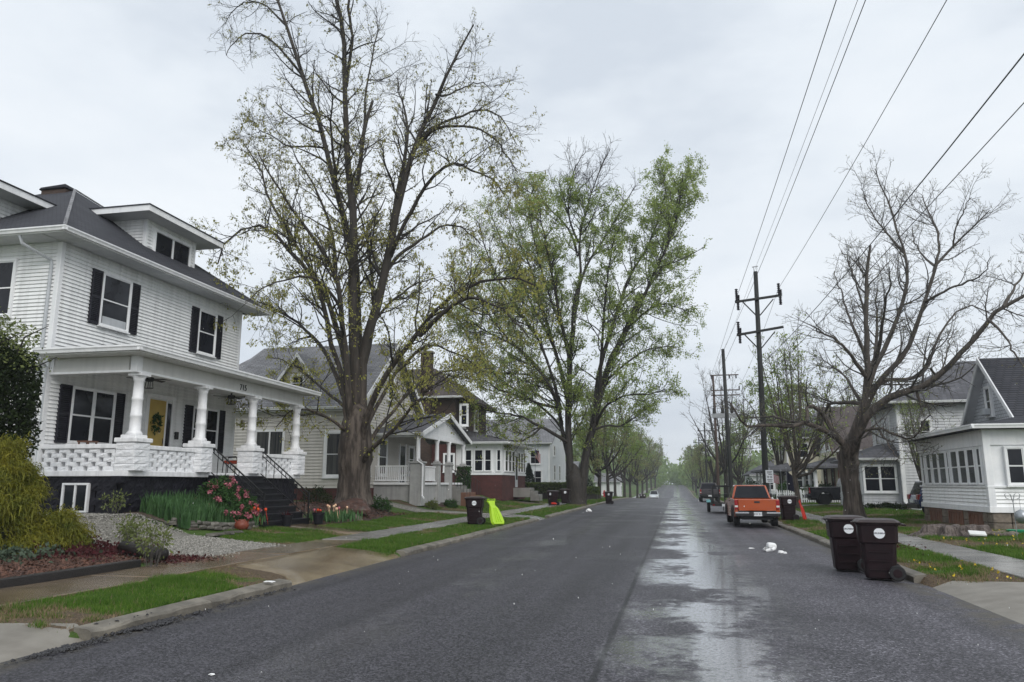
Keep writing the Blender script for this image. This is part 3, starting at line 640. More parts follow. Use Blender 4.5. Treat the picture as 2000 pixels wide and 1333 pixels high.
# ------------------------------------------------------------------ trees
def unit(v): return v/np.maximum(np.linalg.norm(v, axis=-1, keepdims=True), 1e-9)
def resample(pts, rad, n):
    pts = np.array(pts, float); rad = np.array(rad, float)
    d = np.r_[0, np.cumsum(np.linalg.norm(np.diff(pts, axis=0), axis=1))]
    # smooth through the points
    m = max(24, n*3); t = np.linspace(0, d[-1], m); q = np.stack([np.interp(t, d, pts[:, i]) for i in range(3)], -1)
    kw = max(1, m//(2*len(pts)))
    for _ in range(2):
        qq = q.copy()
        for i in range(1, m-1):
            a, b = max(0, i-kw), min(m, i+kw+1); h = min(i-a, b-1-i); qq[i] = q[i-h:i+h+1].mean(0)
        q = qq
    t2 = np.linspace(0, m-1, n); P_ = np.stack([np.interp(t2, np.arange(m), q[:, i]) for i in range(3)], -1)
    return P_, np.interp(np.linspace(0, d[-1], n), d, rad)
def tube_mesh(sets):
    """sets: (P[M,n,3], R[M,n], sides) -> verts, quads"""
    V, Fq, b0 = [], [], 0
    for Pp, Rr, k in sets:
        M, n, _ = Pp.shape
        if M == 0: continue
        T = unit(np.gradient(Pp, axis=1)); ref = np.where(np.abs(T[:, :1, 2:3]) < .8, np.array([0, 0, 1.0]), np.array([1.0, 0, 0]))
        A = unit(np.cross(T, np.broadcast_to(ref, T.shape))); B = np.cross(T, A)
        an = np.arange(k)*2*np.pi/k
        ring = Pp[:, :, None]+(A[:, :, None]*np.cos(an)[None, None, :, None]+B[:, :, None]*np.sin(an)[None, None, :, None])*Rr[:, :, None, None]
        V.append(ring.reshape(-1, 3)); I = b0+np.arange(M*n*k).reshape(M, n, k); J = np.roll(I, -1, axis=2)
        Fq.append(np.stack([I[:, :-1], J[:, :-1], J[:, 1:], I[:, 1:]], -1).reshape(-1, 4)); b0 += M*n*k
    return np.concatenate(V), np.concatenate(Fq)
def grow(g, Pp, Rr, per_m, Lr, ang, n, wob, trop, rr, t0=.15, fall=.5, rmin=.004, rmax=9, cap=None):
    """children of a set of curves"""
    M, N, _ = Pp.shape; seg = np.linalg.norm(np.diff(Pp, axis=1), axis=2); Ln = seg.sum(1)
    cnt = g.poisson(Ln*per_m*(1-t0)); idx = np.repeat(np.arange(M), cnt); K = len(idx)
    if cap and K > cap: idx = g.choice(idx, cap, replace=False); K = cap
    t = t0+(1-t0)*g.random(K)**.85; f = t*(N-1); i = np.minimum(f.astype(int), N-2); u = (f-i)[:, None]
    S = Pp[idx, i]*(1-u)+Pp[idx, i+1]*u; T = unit(Pp[idx, i+1]-Pp[idx, i]); r0 = Rr[idx, i]*(1-u[:, 0])+Rr[idx, i+1]*u[:, 0]
    X = unit(np.cross(T, unit(g.normal(size=(K, 3))))); a = np.radians(g.normal(ang, 12, K))[:, None]
    D = unit(T*np.cos(a)+X*np.sin(a)); ln = g.uniform(*Lr, K)*(1-fall*t)
    step = (ln/(n-1))[:, None]; out = [S]
    for _ in range(n-1):
        D = unit(D+g.normal(0, wob, (K, 3))+np.array([0, 0, trop])); out.append(out[-1]+D*step)
    C = np.stack(out, 1); rb = np.minimum(np.clip(r0*rr, rmin, rmax), .02*ln+.004); R_ = rb[:, None]*np.linspace(1, .35, n)[None]
    return C, np.maximum(R_, rmin*.6)
def leaf_cards(g, Pp, per, size, droop=.5, spread=.06, aspect=.55, tmin=.3):
    """small pointed leaves on curves: (verts, quads)"""
    M, N, _ = Pp.shape; cnt = g.poisson(per, M); idx = np.repeat(np.arange(M), cnt); K = len(idx)
    t = tmin+(1-tmin)*g.random(K); f = t*(N-1); i = np.minimum(f.astype(int), N-2); u = (f-i)[:, None]
    S = Pp[idx, i]*(1-u)+Pp[idx, i+1]*u+g.normal(0, spread, (K, 3))
    D = unit(g.normal(size=(K, 3))*(1-droop)+np.array([0, 0, -1.0])*droop); Xv = unit(np.cross(D, g.normal(size=(K, 3))))
    s = g.uniform(.6, 1.3, K)[:, None]*size; wv = s*aspect/2
    V = np.stack([S, S+D*s*.45-Xv*wv, S+D*s, S+D*s*.45+Xv*wv], 1)
    return V.reshape(-1, 3), np.arange(4*K).reshape(-1, 4), S
def gnarl(V, sc, amp):
    n = (nzv(V[:, 0]*1.0+V[:, 2]*.35, V[:, 1]+V[:, 2]*.2, sc)-.5)
    return V+n[:, None]*amp*unit(np.stack([np.sin(V[:, 2]*3+V[:, 0]*9), np.cos(V[:, 1]*9+V[:, 2]*2), np.zeros(len(V))], -1)+1e-6)
def tree_object(root, trunk_sets, twig_sets, leaf, mtrunk, mtwig, leafmats, ox, crown='crown', mlimb='bark_dark'):
    V, Fq = tube_mesh(trunk_sets[1:]); V = gnarl(V, 2.2, .05); me = np_mesh('limbs', V-np.array(ox), Fq); smooth(me); link('limbs', me, MATS[mlimb], root)
    V, Fq = tube_mesh(trunk_sets[:1]); V = gnarl(V, 2.2, .07); me = np_mesh('trunk', V-np.array(ox), Fq); smooth(me); link('trunk', me, MATS[mtrunk], root)
    if twig_sets:
        V, Fq = tube_mesh(twig_sets); link('branches', np_mesh('branches', V-np.array(ox), Fq), MATS[mtwig], root)
    if leaf is not None:
        V, Fq, mi = leaf; me = np_mesh(crown, V-np.array(ox), Fq, mi)
        for q in leafmats: me.materials.append(MATS[q])
        link(crown, me, None, root)
def traced(limbs, Y0, depth, g, rscale, n=16, lk=.66):
    """limbs given by where they pass in view, each bending nearer or farther as it leaves the stem"""
    Ps, Rs = [], []
    for pts, r0, r1, d0, d1 in limbs:
        m = len(pts); t = np.linspace(0, 1, m)
        W = [at(p[0], p[1], Y=Y0+(d0+(d1-d0)*tt)*depth) for p, tt in zip(pts, t)]
        a, b = resample([tuple(q) for q in W], (r0+(r1-r0)*t**.8)*rscale*lk, n)
        wv = g.normal(0, .05, a.shape)*np.linspace(0, 1, n)[:, None]; Ps.append(a+wv); Rs.append(b)
    return np.stack(Ps), np.stack(Rs)

# --- the big maple on the left
g = np.random.default_rng(5)
TX = (-14.0, 32.0, .95)
px = 34.5/1480
trunk1 = [([(690,985),(691,960),(692,930),(694,890),(696,850),(698,820),(699,795)], 31, 29, 0, 0)]
L1 = [
 ([(690,880),(681,840),(675,795),(671,727),(651,697),(638,611),(611,538),(565,489),(532,446),(502,436),(466,449),(436,476),(426,512)], 12, 2, 0, -.5),
 ([(690,880),(684,840),(680,790),(677,710),(657,644),(644,591),(614,538),(585,489),(558,436),(522,387),(512,323),(489,307),(479,280)], 13, 1.5, 0, .5),
 ([(692,880),(686,840),(682,790),(674,677),(664,591),(657,528),(631,489),(598,446),(572,416),(545,375),(520,330),(500,300)], 12, 1.5, 0, -.9),
 ([(694,880),(693,840),(693,795),(697,720),(694,620),(687,479),(680,440),(664,412),(651,346),(638,290),(614,205),(598,158),(572,99),(558,50),(542,0),(525,-50),(505,-90)], 17, 3, 0, .4),
 ([(696,880),(697,840),(698,795),(695,740),(690,660),(687,560),(690,480),(690,412),(680,330),(674,264),(672,165),(674,66),(664,33),(648,-30),(640,-90)], 20, 4, .1, -.5),
 ([(676,170),(684,115),(690,66),(681,30),(680,-20),(688,-80)], 6, 3, -.25, -.6),
 ([(698,880),(700,840),(702,795),(704,700),(696,560),(692,440),(694,390),(697,346),(710,264),(720,224),(728,195)], 15, 5, .2, .8),
 ([(710,264),(714,220),(713,191),(723,132),(733,82),(740,50),(733,15)], 5, 1.5, .7, 1.1),
 ([(702,890),(706,850),(706,800),(702,740),(707,690),(717,660),(736,604),(750,545),(763,472),(779,396),(779,389),(796,330),(812,280),(839,224),(852,185),(872,152),(895,109),(910,70),(925,50)], 22, 2, .1, -.2),
 ([(766,440),(783,346),(793,297),(799,257),(789,211),(779,185),(776,150)], 9, 1.5, 0, .9),
 ([(812,290),(829,257),(869,238),(928,214),(961,211),(990,240),(1008,280)], 6, 1.2, 0, .6),
 ([(820,285),(839,254),(862,247),(928,247),(968,270),(994,303),(1010,340)], 6, 1.2, 0, -.8),
 ([(763,500),(766,492),(789,439),(829,363),(862,327),(895,313),(915,330),(961,350),(987,380)], 8, 1.5, 0, -.9),
 ([(755,530),(773,505),(806,476),(839,459),(878,433),(915,449),(940,475)], 7, 1.5, 0, .9),
 ([(702,900),(708,850),(716,810),(730,776),(756,727),(796,677),(829,631),(862,591),(895,565),(944,548),(1010,538),(1045,560)], 12, 2, 0, -1.0),
 ([(820,655),(839,637),(878,598),(915,578),(944,585),(994,611),(1030,655)], 8, 1.5, -.6, -1.2),
 ([(700,900),(708,860),(718,825),(733,802),(763,743),(800,700),(829,670),(862,680),(915,703),(945,730)], 10, 1.5, 0, .8),
 ([(702,920),(710,885),(728,850),(763,809),(812,750),(862,726),(915,716),(960,720)], 9, 1.5, 0, 1.3),
 ([(700,925),(712,890),(735,868),(762,848),(790,815),(815,780),(850,745),(880,735)], 9, 1.5, 0, -.9),
 ([(685,815),(674,792),(631,763),(598,730),(560,705),(530,700)], 7, 1.2, 0, .8),
 ([(680,850),(675,841),(647,820),(605,797),(570,800),(540,830)], 7, 1.2, 0, -.8),
 ([(676,790),(660,740),(631,677),(605,654),(572,621),(542,608),(499,585),(470,600)], 9, 1.2, 0, 1.2),
 ([(705,740),(730,640),(730,578),(723,512),(713,446),(697,406),(690,370)], 9, 1.5, .3, 1.0),
 ([(664,600),(640,560),(600,535),(560,545),(510,560),(480,590)], 5, 1.0, -.3, -1.3),
 ([(655,540),(655,470),(630,400),(610,350),(580,320),(560,270)], 7, 1.2, .3, 1.3),
 ([(690,300),(660,250),(640,225),(600,220),(560,240)], 4, 1.0, -.2, -1.0),
 ([(638,290),(600,285),(560,290),(530,260),(500,255)], 4, 1.0, .3, -.7),
 ([(598,158),(560,110),(520,65),(480,62),(450,85),(445,110)], 5, 1.0, .4, -.2),
 ([(558,50),(520,10),(480,0),(455,20),(440,50)], 4, 1.0, .4, .9),
 ([(690,480),(660,400),(655,330),(645,260),(650,200),(640,150)], 7, 1.2, .2, -1.1),
 ([(852,185),(870,190),(905,170),(940,160),(965,180)], 4, 1.0, -.2, .7),
 ([(705,720),(720,640),(760,590),(800,560),(850,540),(880,560)], 7, 1.0, .4, 1.6),
]
P0, R0 = traced(L1, 32.0, 4.2, g, px)
PT, RT_ = traced(trunk1, 32.0, 4.2, g, px, lk=1.0); RT_ = RT_*np.array([1.25, 1.1, 1.03, 1, 1, 1.02, 1.05, 1.08, 1.1, 1.1, 1.06, 1.0, .95, .85, .7, .45])[None, :]
C1, r1 = grow(g, P0, R0, 2.8, (1.4, 5.0), 46, 6, .16, .08, .5, t0=.34, fall=.68, rmin=.012)
C2, r2 = grow(g, C1, r1, 3.6, (.5, 1.9), 45, 5, .22, .03, .55, t0=.15, rmin=.008)
C2b, r2b = grow(g, P0, R0*.3, 1.7, (.4, 1.4), 60, 5, .22, .02, .5, t0=.2, rmin=.008)
C2 = np.concatenate([C2, C2b]); r2 = np.concatenate([r2, r2b])
C3, r3 = grow(g, C2, r2, 5.4, (.22, .75), 42, 3, .25, .0, .6, t0=.2, rmin=.006)
zlo = C3[:, -1, 2]
lowf = np.clip(1.25-(zlo-5)/15, .10, 1)
keep = g.random(len(C3)) < lowf
a1, q1, s1 = leaf_cards(g, C3[keep], 5.2, .115, .62, .05)
a2, q2, s2 = leaf_cards(g, C3, .8, .065, .35, .03)
a3, q3, s3 = leaf_cards(g, P0[:, 2:12], 110, .13, .6, .22, tmin=.02); 
lv = np.concatenate([a1, a2, a3]); S_ = np.concatenate([s1, s2, s3]); nq = len(S_)
mi = np.where(S_[:, 2] < 13+g.normal(0, 3.5, nq), np.where(g.random(nq) < .7, 0, 1), np.where(g.random(nq) < .5, 1, 2))
t = thing('maple_tree', 'huge maple with thick grey trunk and hanging yellow green leaves beside the porch house', 'tree', TX, world=True)
tree_object(t, [(PT, RT_, 18), (P0, R0, 9)], [(C1, r1, 5), (C2, r2, 4), (C3, r3, 3)], (lv, np.arange(4*nq).reshape(-1, 4), mi), 'bark_maple', 'twig', ['leaf_yellow', 'leaf_olive', 'leaf_bud'], TX, mlimb='bark_maple')

# --- the forked green tree at the kerb
g = np.random.default_rng(8); TX = (-7.95, 62.0, .12); px = 61.0/1480
trunk2 = [([(1126,992),(1125,975),(1124,950),(1122,925),(1121,905)], 19, 17, 0, 0)]
L2 = [
 ([(1116,985),(1115,940),(1113,907),(1109,857),(1111,775),(1114,676),(1124,593),(1130,560)], 15, 6, 0, 0),
 ([(1136,985),(1137,940),(1140,900),(1157,841),(1170,775),(1190,709),(1223,643),(1245,590),(1256,575)], 15, 6, 0, .2),
 ([(1122,620),(1130,572),(1136,537),(1157,496),(1176,475),(1206,423),(1225,390),(1240,360)], 6, 1.2, 0, .4),
 ([(1130,565),(1136,537),(1130,475),(1141,421),(1160,372),(1171,329),(1190,294)], 5, 1, 0, -.4),
 ([(1130,475),(1111,431),(1111,369),(1125,329),(1135,305)], 4, 1, -.1, -.7),
 ([(1128,500),(1117,453),(1092,425),(1060,396),(1022,366),(1005,350)], 4, 1, 0, .8),
 ([(1225,640),(1233,630),(1252,596),(1273,542),(1298,496),(1320,440),(1330,380),(1335,340)], 7, 1.2, .1, -.5),
 ([(1164,800),(1164,745),(1193,643),(1210,593),(1219,577),(1227,537),(1252,510),(1271,469),(1292,415),(1305,360),(1290,320)], 8, 1.2, .1, .8),
 ([(1108,865),(1098,857),(1058,834),(1032,821),(1002,807),(969,811),(935,790)], 7, 1.2, 0, -.7),
 ([(1112,900),(1104,873),(1091,797),(1071,745),(1038,731),(992,731),(926,725)], 8, 1.2, 0, .5),
 ([(1095,800),(1088,771),(1071,708),(1045,649),(1012,609),(959,583),(920,600)], 6, 1.2, .2, -.8),
 ([(1165,830),(1173,804),(1193,784),(1223,771),(1272,771),(1300,760)], 5, 1, .1, -.8),
 ([(1180,745),(1190,740),(1216,715),(1256,685),(1300,675),(1325,680)], 5, 1, .1, .7),
 ([(1111,775),(1085,690),(1060,600),(1035,520),(1010,460),(990,420)], 7, 1, 0, 1.0),
 ([(1112,700),(1090,600),(1075,520),(1060,450),(1050,400)], 6, 1, 0, -1.2),
 ([(1071,745),(1030,690),(980,660),(930,640),(890,600),(895,540)], 5, 1, .2, .4),
 ([(1045,649),(1000,590),(960,520),(940,460),(930,430)], 4, 1, 0, -.4),
 ([(1170,775),(1175,690),(1180,600),(1190,520),(1200,460)], 6, 1, .1, -1.1),
 ([(1223,643),(1260,610),(1290,590),(1320,600),(1345,610)], 4, 1, .2, -.4),
 ([(1256,580),(1280,540),(1310,510),(1330,500)], 4, 1, 0, .8),
 ([(1298,496),(1320,400),(1335,360),(1352,340)], 3, 1, -.3, .1),
 ([(1160,840),(1185,830),(1215,835),(1240,815),(1262,800)], 4, 1, 0, .6),
 ([(1091,797),(1050,790),(1010,770),(960,760),(910,690)], 5, 1, .1, -1.1),
 ([(1102,760),(1090,690),(1040,600),(1000,520),(970,450),(955,410)], 5, 1, .1, .9),
 ([(1098,830),(1085,760),(1030,700),(970,640),(920,560),(905,500)], 5, 1, .1, -1.0),
 ([(1113,690),(1111,670),(1075,590),(1045,480),(1030,400),(1040,370)], 5, 1, .1, -.2),
 ([(1108,860),(1100,830),(1040,780),(960,735),(905,650),(890,590)], 5, 1, .1, .8),
 ([(1058,834),(1030,860),(990,865),(955,850)], 3, 1, -.4, -.6),
]
P0, R0 = traced(L2, 62.0, 5.5, g, px); PT, RT_ = traced(trunk2, 62.0, 5.5, g, px, lk=1.0); RT_ = RT_*np.concatenate([[1.25, 1.1], np.linspace(1, .9, 9), [.8, .68, .5, .3, .1]])[None]
C1, r1 = grow(g, P0, R0, 3.0, (2.4, 6.2), 42, 6, .14, .08, .5, t0=.22, fall=.74, rmin=.02)
C2, r2 = grow(g, C1, r1, 2.6, (.7, 2.2), 42, 5, .2, .06, .55, t0=.15, rmin=.014)
C2b, r2b = grow(g, P0, R0*.3, 3.0, (.6, 2.2), 55, 5, .2, .05, .5, t0=.2, rmin=.014)
C2 = np.concatenate([C2, C2b]); r2 = np.concatenate([r2, r2b])
C3, r3 = grow(g, C2, r2, 2.6, (.35, .9), 40, 3, .22, .05, .6, t0=.2, rmin=.010)
bare = (C3[:, -1, 2] > 26.3) & (C3[:, -1, 0] > -9.5) & (C3[:, -1, 0] < -2.0)
kp = ~bare
a1, q1, S_ = leaf_cards(g, C3[kp & ((C3[:, -1, 0] > -13.5) | (g.random(len(C3)) < .55))], 15.0, .165, .30, .14, aspect=.55); nq = len(S_)
mi = np.where(nzv(S_[:, 0]+S_[:, 1], S_[:, 2], .45) > .5, np.where(g.random(nq) < .75, 0, 1), np.where(g.random(nq) < .7, 1, 0)); mi = np.where((S_[:, 0] < -9) & (g.random(nq) < .22), 2, mi)
t = thing('forked_tree', 'tall tree forked into two dark stems with small fresh green leaves at the kerb', 'tree', TX, world=True)
tree_object(t, [(PT, RT_, 16), (P0, R0, 8)], [(C1, r1, 5), (C2, r2, 4), (C3, r3, 3)], (a1, np.arange(4*nq).reshape(-1, 4), mi), 'bark_dark', 'twig', ['leaf_fresh', 'leaf_green', 'leaf_olive'], TX)

# --- the bare cut-back tree on the right
g = np.random.default_rng(21); TX = (7.75, 37.0, .2); px = 34.5/1480
trunk3 = [([(1670,1015),(1667,990),(1663,960),(1659,925),(1658,895),(1660,870),(1664,850)], 17, 17, 0, 0)]
L3 = [
 ([(1659,925),(1660,890),(1664,862),(1670,840),(1683,813),(1693,775),(1696,737),(1693,690),(1690,640),(1690,615),(1693,546),(1697,505),(1700,480)], 19, 3, 0, -.4),
 ([(1680,820),(1690,780),(1697,750),(1706,720),(1731,678),(1750,631),(1766,583),(1774,536),(1767,489),(1747,432),(1731,391),(1719,347),(1712,330)], 11, 1.2, -.1, .5),
 ([(1766,495),(1737,461),(1706,426),(1690,385),(1680,370)], 4, 1, .3, .7),
 ([(1672,850),(1684,810),(1700,772),(1720,740),(1741,720),(1775,684),(1791,631),(1810,583),(1826,520),(1857,489),(1882,457),(1914,426),(1935,415)], 12, 1.2, 0, -.4),
 ([(1824,530),(1829,514),(1838,470),(1819,420),(1807,395),(1800,380)], 5, 1, -.2, .3),
 ([(1808,590),(1813,587),(1851,565),(1895,549),(1923,536),(1940,505)], 5, 1, -.2, -.9),
 ([(1826,520),(1800,500),(1788,480),(1780,445)], 4, 1, -.2, .8),
 ([(1862,485),(1863,451),(1882,413),(1895,385)], 3, 1, -.3, -.6),
 ([(1668,880),(1675,845),(1690,805),(1703,765),(1718,739),(1764,744),(1795,739),(1818,721),(1820,690),(1829,662),(1854,624),(1889,593),(1933,606),(1960,620)], 10, 1.2, 0, .9),
 ([(1664,900),(1670,865),(1682,828),(1698,803),(1734,772),(1790,765),(1821,747),(1859,711),(1897,668),(1942,615),(1977,590),(2010,570)], 15, 4, 0, -.9),
 ([(1960,600),(1977,568),(2000,536),(2020,490)], 5, 1, -.8, -.4),
 ([(1930,625),(1960,650),(1985,700),(2010,720)], 4, 1, -.8, -1.3),
 ([(1660,930),(1659,900),(1652,872),(1640,858),(1624,849),(1591,833),(1576,823),(1533,836),(1501,830),(1464,838),(1448,827),(1435,799),(1423,786)], 13, 1.5, 0, -.8),
 ([(1600,838),(1574,824),(1545,826),(1520,815),(1490,812),(1464,820),(1440,810)], 6, 1.2, -.3, .5),
 ([(1640,858),(1624,838),(1609,813),(1591,793),(1573,790),(1578,818),(1576,826)], 8, 4, -.1, -.5),
 ([(1690,790),(1670,787),(1642,785),(1614,793),(1608,812)], 7, 4, 0, .7),
 ([(1661,925),(1664,890),(1672,860),(1684,845),(1713,833),(1744,849),(1780,864),(1795,838),(1815,810)], 7, 1.2, 0, -1.0),
 ([(1715,838),(1722,850),(1742,880),(1755,900)], 3, 1, -.4, -1.0),
 ([(1694,700),(1670,650),(1650,600),(1640,560),(1630,530)], 6, 1, -.2, .8),
 ([(1693,740),(1660,690),(1630,660),(1600,650),(1590,640)], 6, 1, -.2, -.9),
 ([(1700,740),(1710,690),(1715,640),(1708,590),(1715,545)], 8, 1, .1, 1.2),
 ([(1706,720),(1722,660),(1725,600),(1740,560),(1735,520)], 7, 1, .1, -1.2),
 ([(1690,800),(1660,750),(1640,720),(1620,715),(1600,690)], 6, 1, .1, 1.1),
 ([(1690,615),(1680,580),(1665,540),(1655,500),(1640,490)], 4, 1, -.2, .1),
 ([(1818,721),(1830,740),(1850,700),(1855,660),(1868,640)], 4, 1, .5, 1.4),
 ([(1790,765),(1800,800),(1815,790)], 4, 2, -.4, -.5),
]
P0, R0 = traced(L3, 37.0, 4.0, g, px); PT, RT_ = traced(trunk3, 37.0, 4.0, g, px, lk=1.0); RT_ = RT_*np.array([1.4, 1.2, 1.08, 1, 1, 1, 1, 1, 1.03, 1.06, 1.1, 1.1, 1.02, .9, .7, .4])[None]
C1, r1 = grow(g, P0, R0, 2.6, (.9, 3.4), 46, 6, .18, .10, .5, t0=.28, rmin=.013)
C2, r2 = grow(g, C1, r1, 3.6, (.45, 1.5), 45, 5, .22, .05, .55, t0=.12, rmin=.008)
C2b, r2b = grow(g, P0, R0*.3, 5.0, (.4, 1.9), 55, 5, .2, .07, .5, t0=.15, rmin=.008)
C2 = np.concatenate([C2, C2b]); r2 = np.concatenate([r2, r2b])
C3, r3 = grow(g, C2, r2, 5.5, (.2, .6), 42, 3, .25, .05, .6, t0=.15, rmin=.006)
a1, q1, S_ = leaf_cards(g, C3, .9, .06, .3, .02); nq = len(S_); mi = np.where(g.random(nq) < .8, 0, 1)
t = thing('bare_tree', 'gnarled cut back tree without leaves by the right sidewalk behind the two bins', 'tree', TX, world=True)
tree_object(t, [(PT, RT_, 16), (P0, R0, 9)], [(C1, r1, 5), (C2, r2, 4), (C3, r3, 3)], (a1, np.arange(4*nq).reshape(-1, 4), mi), 'bark_cut', 'twig_pale', ['leaf_bud', 'leaf_olive'], TX, mlimb='bark_cut')

# --- trees built whole and planted along the street
def made_tree(seed, h, spread, nl, style, leafn, lsize, leafmats, mtrunk='bark_dark', mtwig='twig_pale', fork=.22, r=.22, trop=.10, dens=1.4):
    g = np.random.default_rng(seed); zf = h*fork
    PT = np.stack([np.linspace(0, .15, 8)*g.normal(0, 1), np.linspace(0, .15, 8)*g.normal(0, 1), np.linspace(-.3, zf*1.12, 8)], -1)[None]; RT_ = (r*np.array([1.5, 1.15, 1, .97, .95, .93, .92, .75]))[None]
    Ps, Rs = [], []
    for i in range(nl):
        az = 2*np.pi*i/nl+g.normal(0, .3); k = i/nl; top = h*g.uniform(.75, 1.0) if i < nl*.65 else h*g.uniform(.45, .7)
        sp_ = spread*(g.uniform(.15, .65) if i < nl*.65 else g.uniform(.7, 1.0)); z0 = zf*g.uniform(.75, 1.1)
        tt = np.linspace(0, 1, 12); q = np.stack([np.cos(az)*sp_*tt**(.7 if style == 'vase' else .55), np.sin(az)*sp_*tt**(.7 if style == 'vase' else .55), z0+(top-z0)*tt**(1.0 if style == 'vase' else 1.15)], -1)
        if style == 'weep': q[:, 2] = z0+(top-z0)*np.sin(tt*2.6)*1.0
        q += np.cumsum(g.normal(0, .012*h/10, q.shape), axis=0)*2.2; q[0, :2] = PT[0, -2, :2]
        Ps.append(q); Rs.append(r*g.uniform(.38, .6)*np.linspace(1, .12, 12))
    P0, R0 = np.stack(Ps), np.stack(Rs)
    C1, r1 = grow(g, P0, R0, 1.0*dens, (h*.10, h*.26), 40, 5, .15, trop, .5, t0=.15, rmin=.016)
    C2, r2 = grow(g, C1, r1, 1.7*dens, (h*.04, h*.12), 42, 4, .2, trop*.6, .55, t0=.1, rmin=.012, cap=4500)
    C2b, r2b = grow(g, P0, R0*.3, 1.4*dens, (h*.04, h*.12), 50, 4, .2, trop*.6, .5, t0=.2, rmin=.012)
    C2 = np.concatenate([C2, C2b]); r2 = np.concatenate([r2, r2b])
    C3, r3 = grow(g, C2, r2, 2.0*dens, (h*.02, h*.055), 40, 3, .22, .04, .6, t0=.15, rmin=.009, cap=11000)
    V, Fq = tube_mesh([(PT, RT_, 10), (P0, R0, 7)]); m1 = np_mesh('trunk', V, Fq); smooth(m1); m1.materials.append(MATS[mtrunk])
    V, Fq = tube_mesh([(C1, r1, 4), (C2, r2, 3), (C3, r3, 3)]); m2 = np_mesh('branches', V, Fq); m2.materials.append(MATS[mtwig])
    m3 = None
    if leafn:
        a1, q1, S_ = leaf_cards(g, C3, leafn, lsize, .3, lsize*.7, aspect=.6); nq = len(S_)
        mi = np.where(nzv(S_[:, 0]+S_[:, 1]*.7, S_[:, 2], .55) > .5, 0, 1); m3 = np_mesh('crown', a1, np.arange(4*nq).reshape(-1, 4), np.where(g.random(nq) < .2, 1-mi, mi))
        for q in leafmats: m3.materials.append(MATS[q])
    return m1, m2, m3
PROTO = {
 'green': made_tree(31, 12, 4.6, 9, 'vase', 8, .24, ['leaf_far', 'leaf_green'], r=.20),
 'green2': made_tree(32, 13, 5.4, 10, 'round', 7, .24, ['leaf_far', 'leaf_bud'], r=.22),
 'pale': made_tree(33, 13, 5.0, 9, 'vase', 3.5, .2, ['leaf_far', 'leaf_bud'], mtwig='twig_pale', r=.20),
 'bare': made_tree(34, 14, 5.0, 9, 'vase', 0, .2, [], mtwig='twig_pale', r=.22),
 'vase': made_tree(35, 10.5, 3.7, 16, 'vase', 4.5, .13, ['leaf_fresh', 'leaf_green'], fork=.20, r=.15, trop=.14, mtrunk='bark_grey'),
 'weep': made_tree(36, 8, 4.2, 12, 'weep', 0, .2, [], fork=.35, r=.26, trop=-.30),
}
def plant(kind, x, y, h, label, group=None, rz=0, sx=1.0, name='street_tree'):
    m1, m2, m3 = PROTO[kind]; h0 = {'green': 12, 'green2': 13, 'pale': 13, 'bare': 14, 'vase': 10.5, 'weep': 8}[kind]
    t = thing(name, label, 'tree', (x, y, G(x, y)), rz, group); s = h/h0; t.scale = (s*sx, s*sx, s)
    link('trunk', m1, None, t); link('branches', m2, None, t)
    if m3: link('crown', m3, None, t)
    return t
GL = 'street trees fading away along the left kerb'; GR = 'street trees beyond the utility poles on the right'
plant('vase', 7.95, 54.0, 12.2, 'young upright vase shaped tree with thin leaves in front of the picket fence', rz=.4, name='young_tree')
left_row = [(-8.4, 86, 13, 'green2', 'first green street tree past the forked tree on the left'), (-8.3, 97, 12.5, 'green', 'leafy tree above the single bin on the left kerb'), (-8.6, 112, 13.5, 'pale', 'thin pale branched tree among greener ones on the left'),
  (-8.2, 126, 13, 'green', 'middle green tree of the left row'), (-8.4, 146, 15, 'pale', 'twiggy pale tree rising above the left row'), (-8.2, 168, 15, 'green2', 'green tree beside the far bins on the left'), (-8.3, 195, 17, 'bare', 'leafless tall tree at the far end of the left row'),
  (-8.2, 225, 17, 'green', 'faint green tree beyond the white car'), (-8.0, 262, 18, 'pale', 'misty tree where the street dips'), (-7.8, 300, 18, 'green2', 'farthest misty green tree on the left')]
for i, (x, y, h, kd, lb) in enumerate(left_row): plant(kd, x, y, h, lb, GL, i*1.3, 1.0)
back_l = [(-19, 100, 12, 'green', 'green yard tree behind the red hydrant'), (-22, 122, 13, 'green2', 'bushy yard tree behind the left row'), (-17, 150, 13, 'green', 'yard tree behind the small white garage'), (-30, 92, 15, 'pale', 'pale tree behind the white house with the flag'),
  (-38, 74, 17, 'bare', 'leafless tree standing behind the beige gambrel house'), (-24, 185, 16, 'green', 'dim tree far behind the left houses'), (-46, 60, 17, 'bare', 'leafless tree rising behind the porch house roof')]
for i, (x, y, h, kd, lb) in enumerate(back_l): plant(kd, x, y, h, lb, 'yard trees behind the houses on the left', i*2.1, 1.15)
right_row = [(6.4, 104, 17.5, 'bare', 'tall bare tree behind the capacitor pole'), (10.5, 82, 12.5, 'green', 'green tree left of the thick utility pole'), (14.5, 96, 14, 'green2', 'round green tree behind the street sign'), (9.0, 118, 13, 'green', 'dense green tree behind the leaning pole'),
  (17, 78, 14, 'pale', 'pale tree behind the cream house'), (5.6, 150, 11, 'green2', 'small leaning green tree over the far poles'), (5.4, 185, 12, 'pale', 'misty tree on the right beyond the poles'), (5.6, 230, 14, 'green', 'far misty green tree on the right'), (6.0, 285, 16, 'green2', 'farthest misty tree on the right'),
  (24, 100, 15, 'pale', 'pale yard tree behind the yellow house'), (12, 150, 14, 'pale', 'thin tree filling the gap behind the poles'), (13, 200, 15, 'green', 'dim green yard tree far on the right')]
for i, (x, y, h, kd, lb) in enumerate(right_row): plant(kd, x, y, h, lb, GR, i*1.7, 1.0)
plant('weep', 5.9, 121, 8.6, 'dark drooping weeping tree behind the grey pickup', rz=.3, sx=1.05, name='weeping_tree')
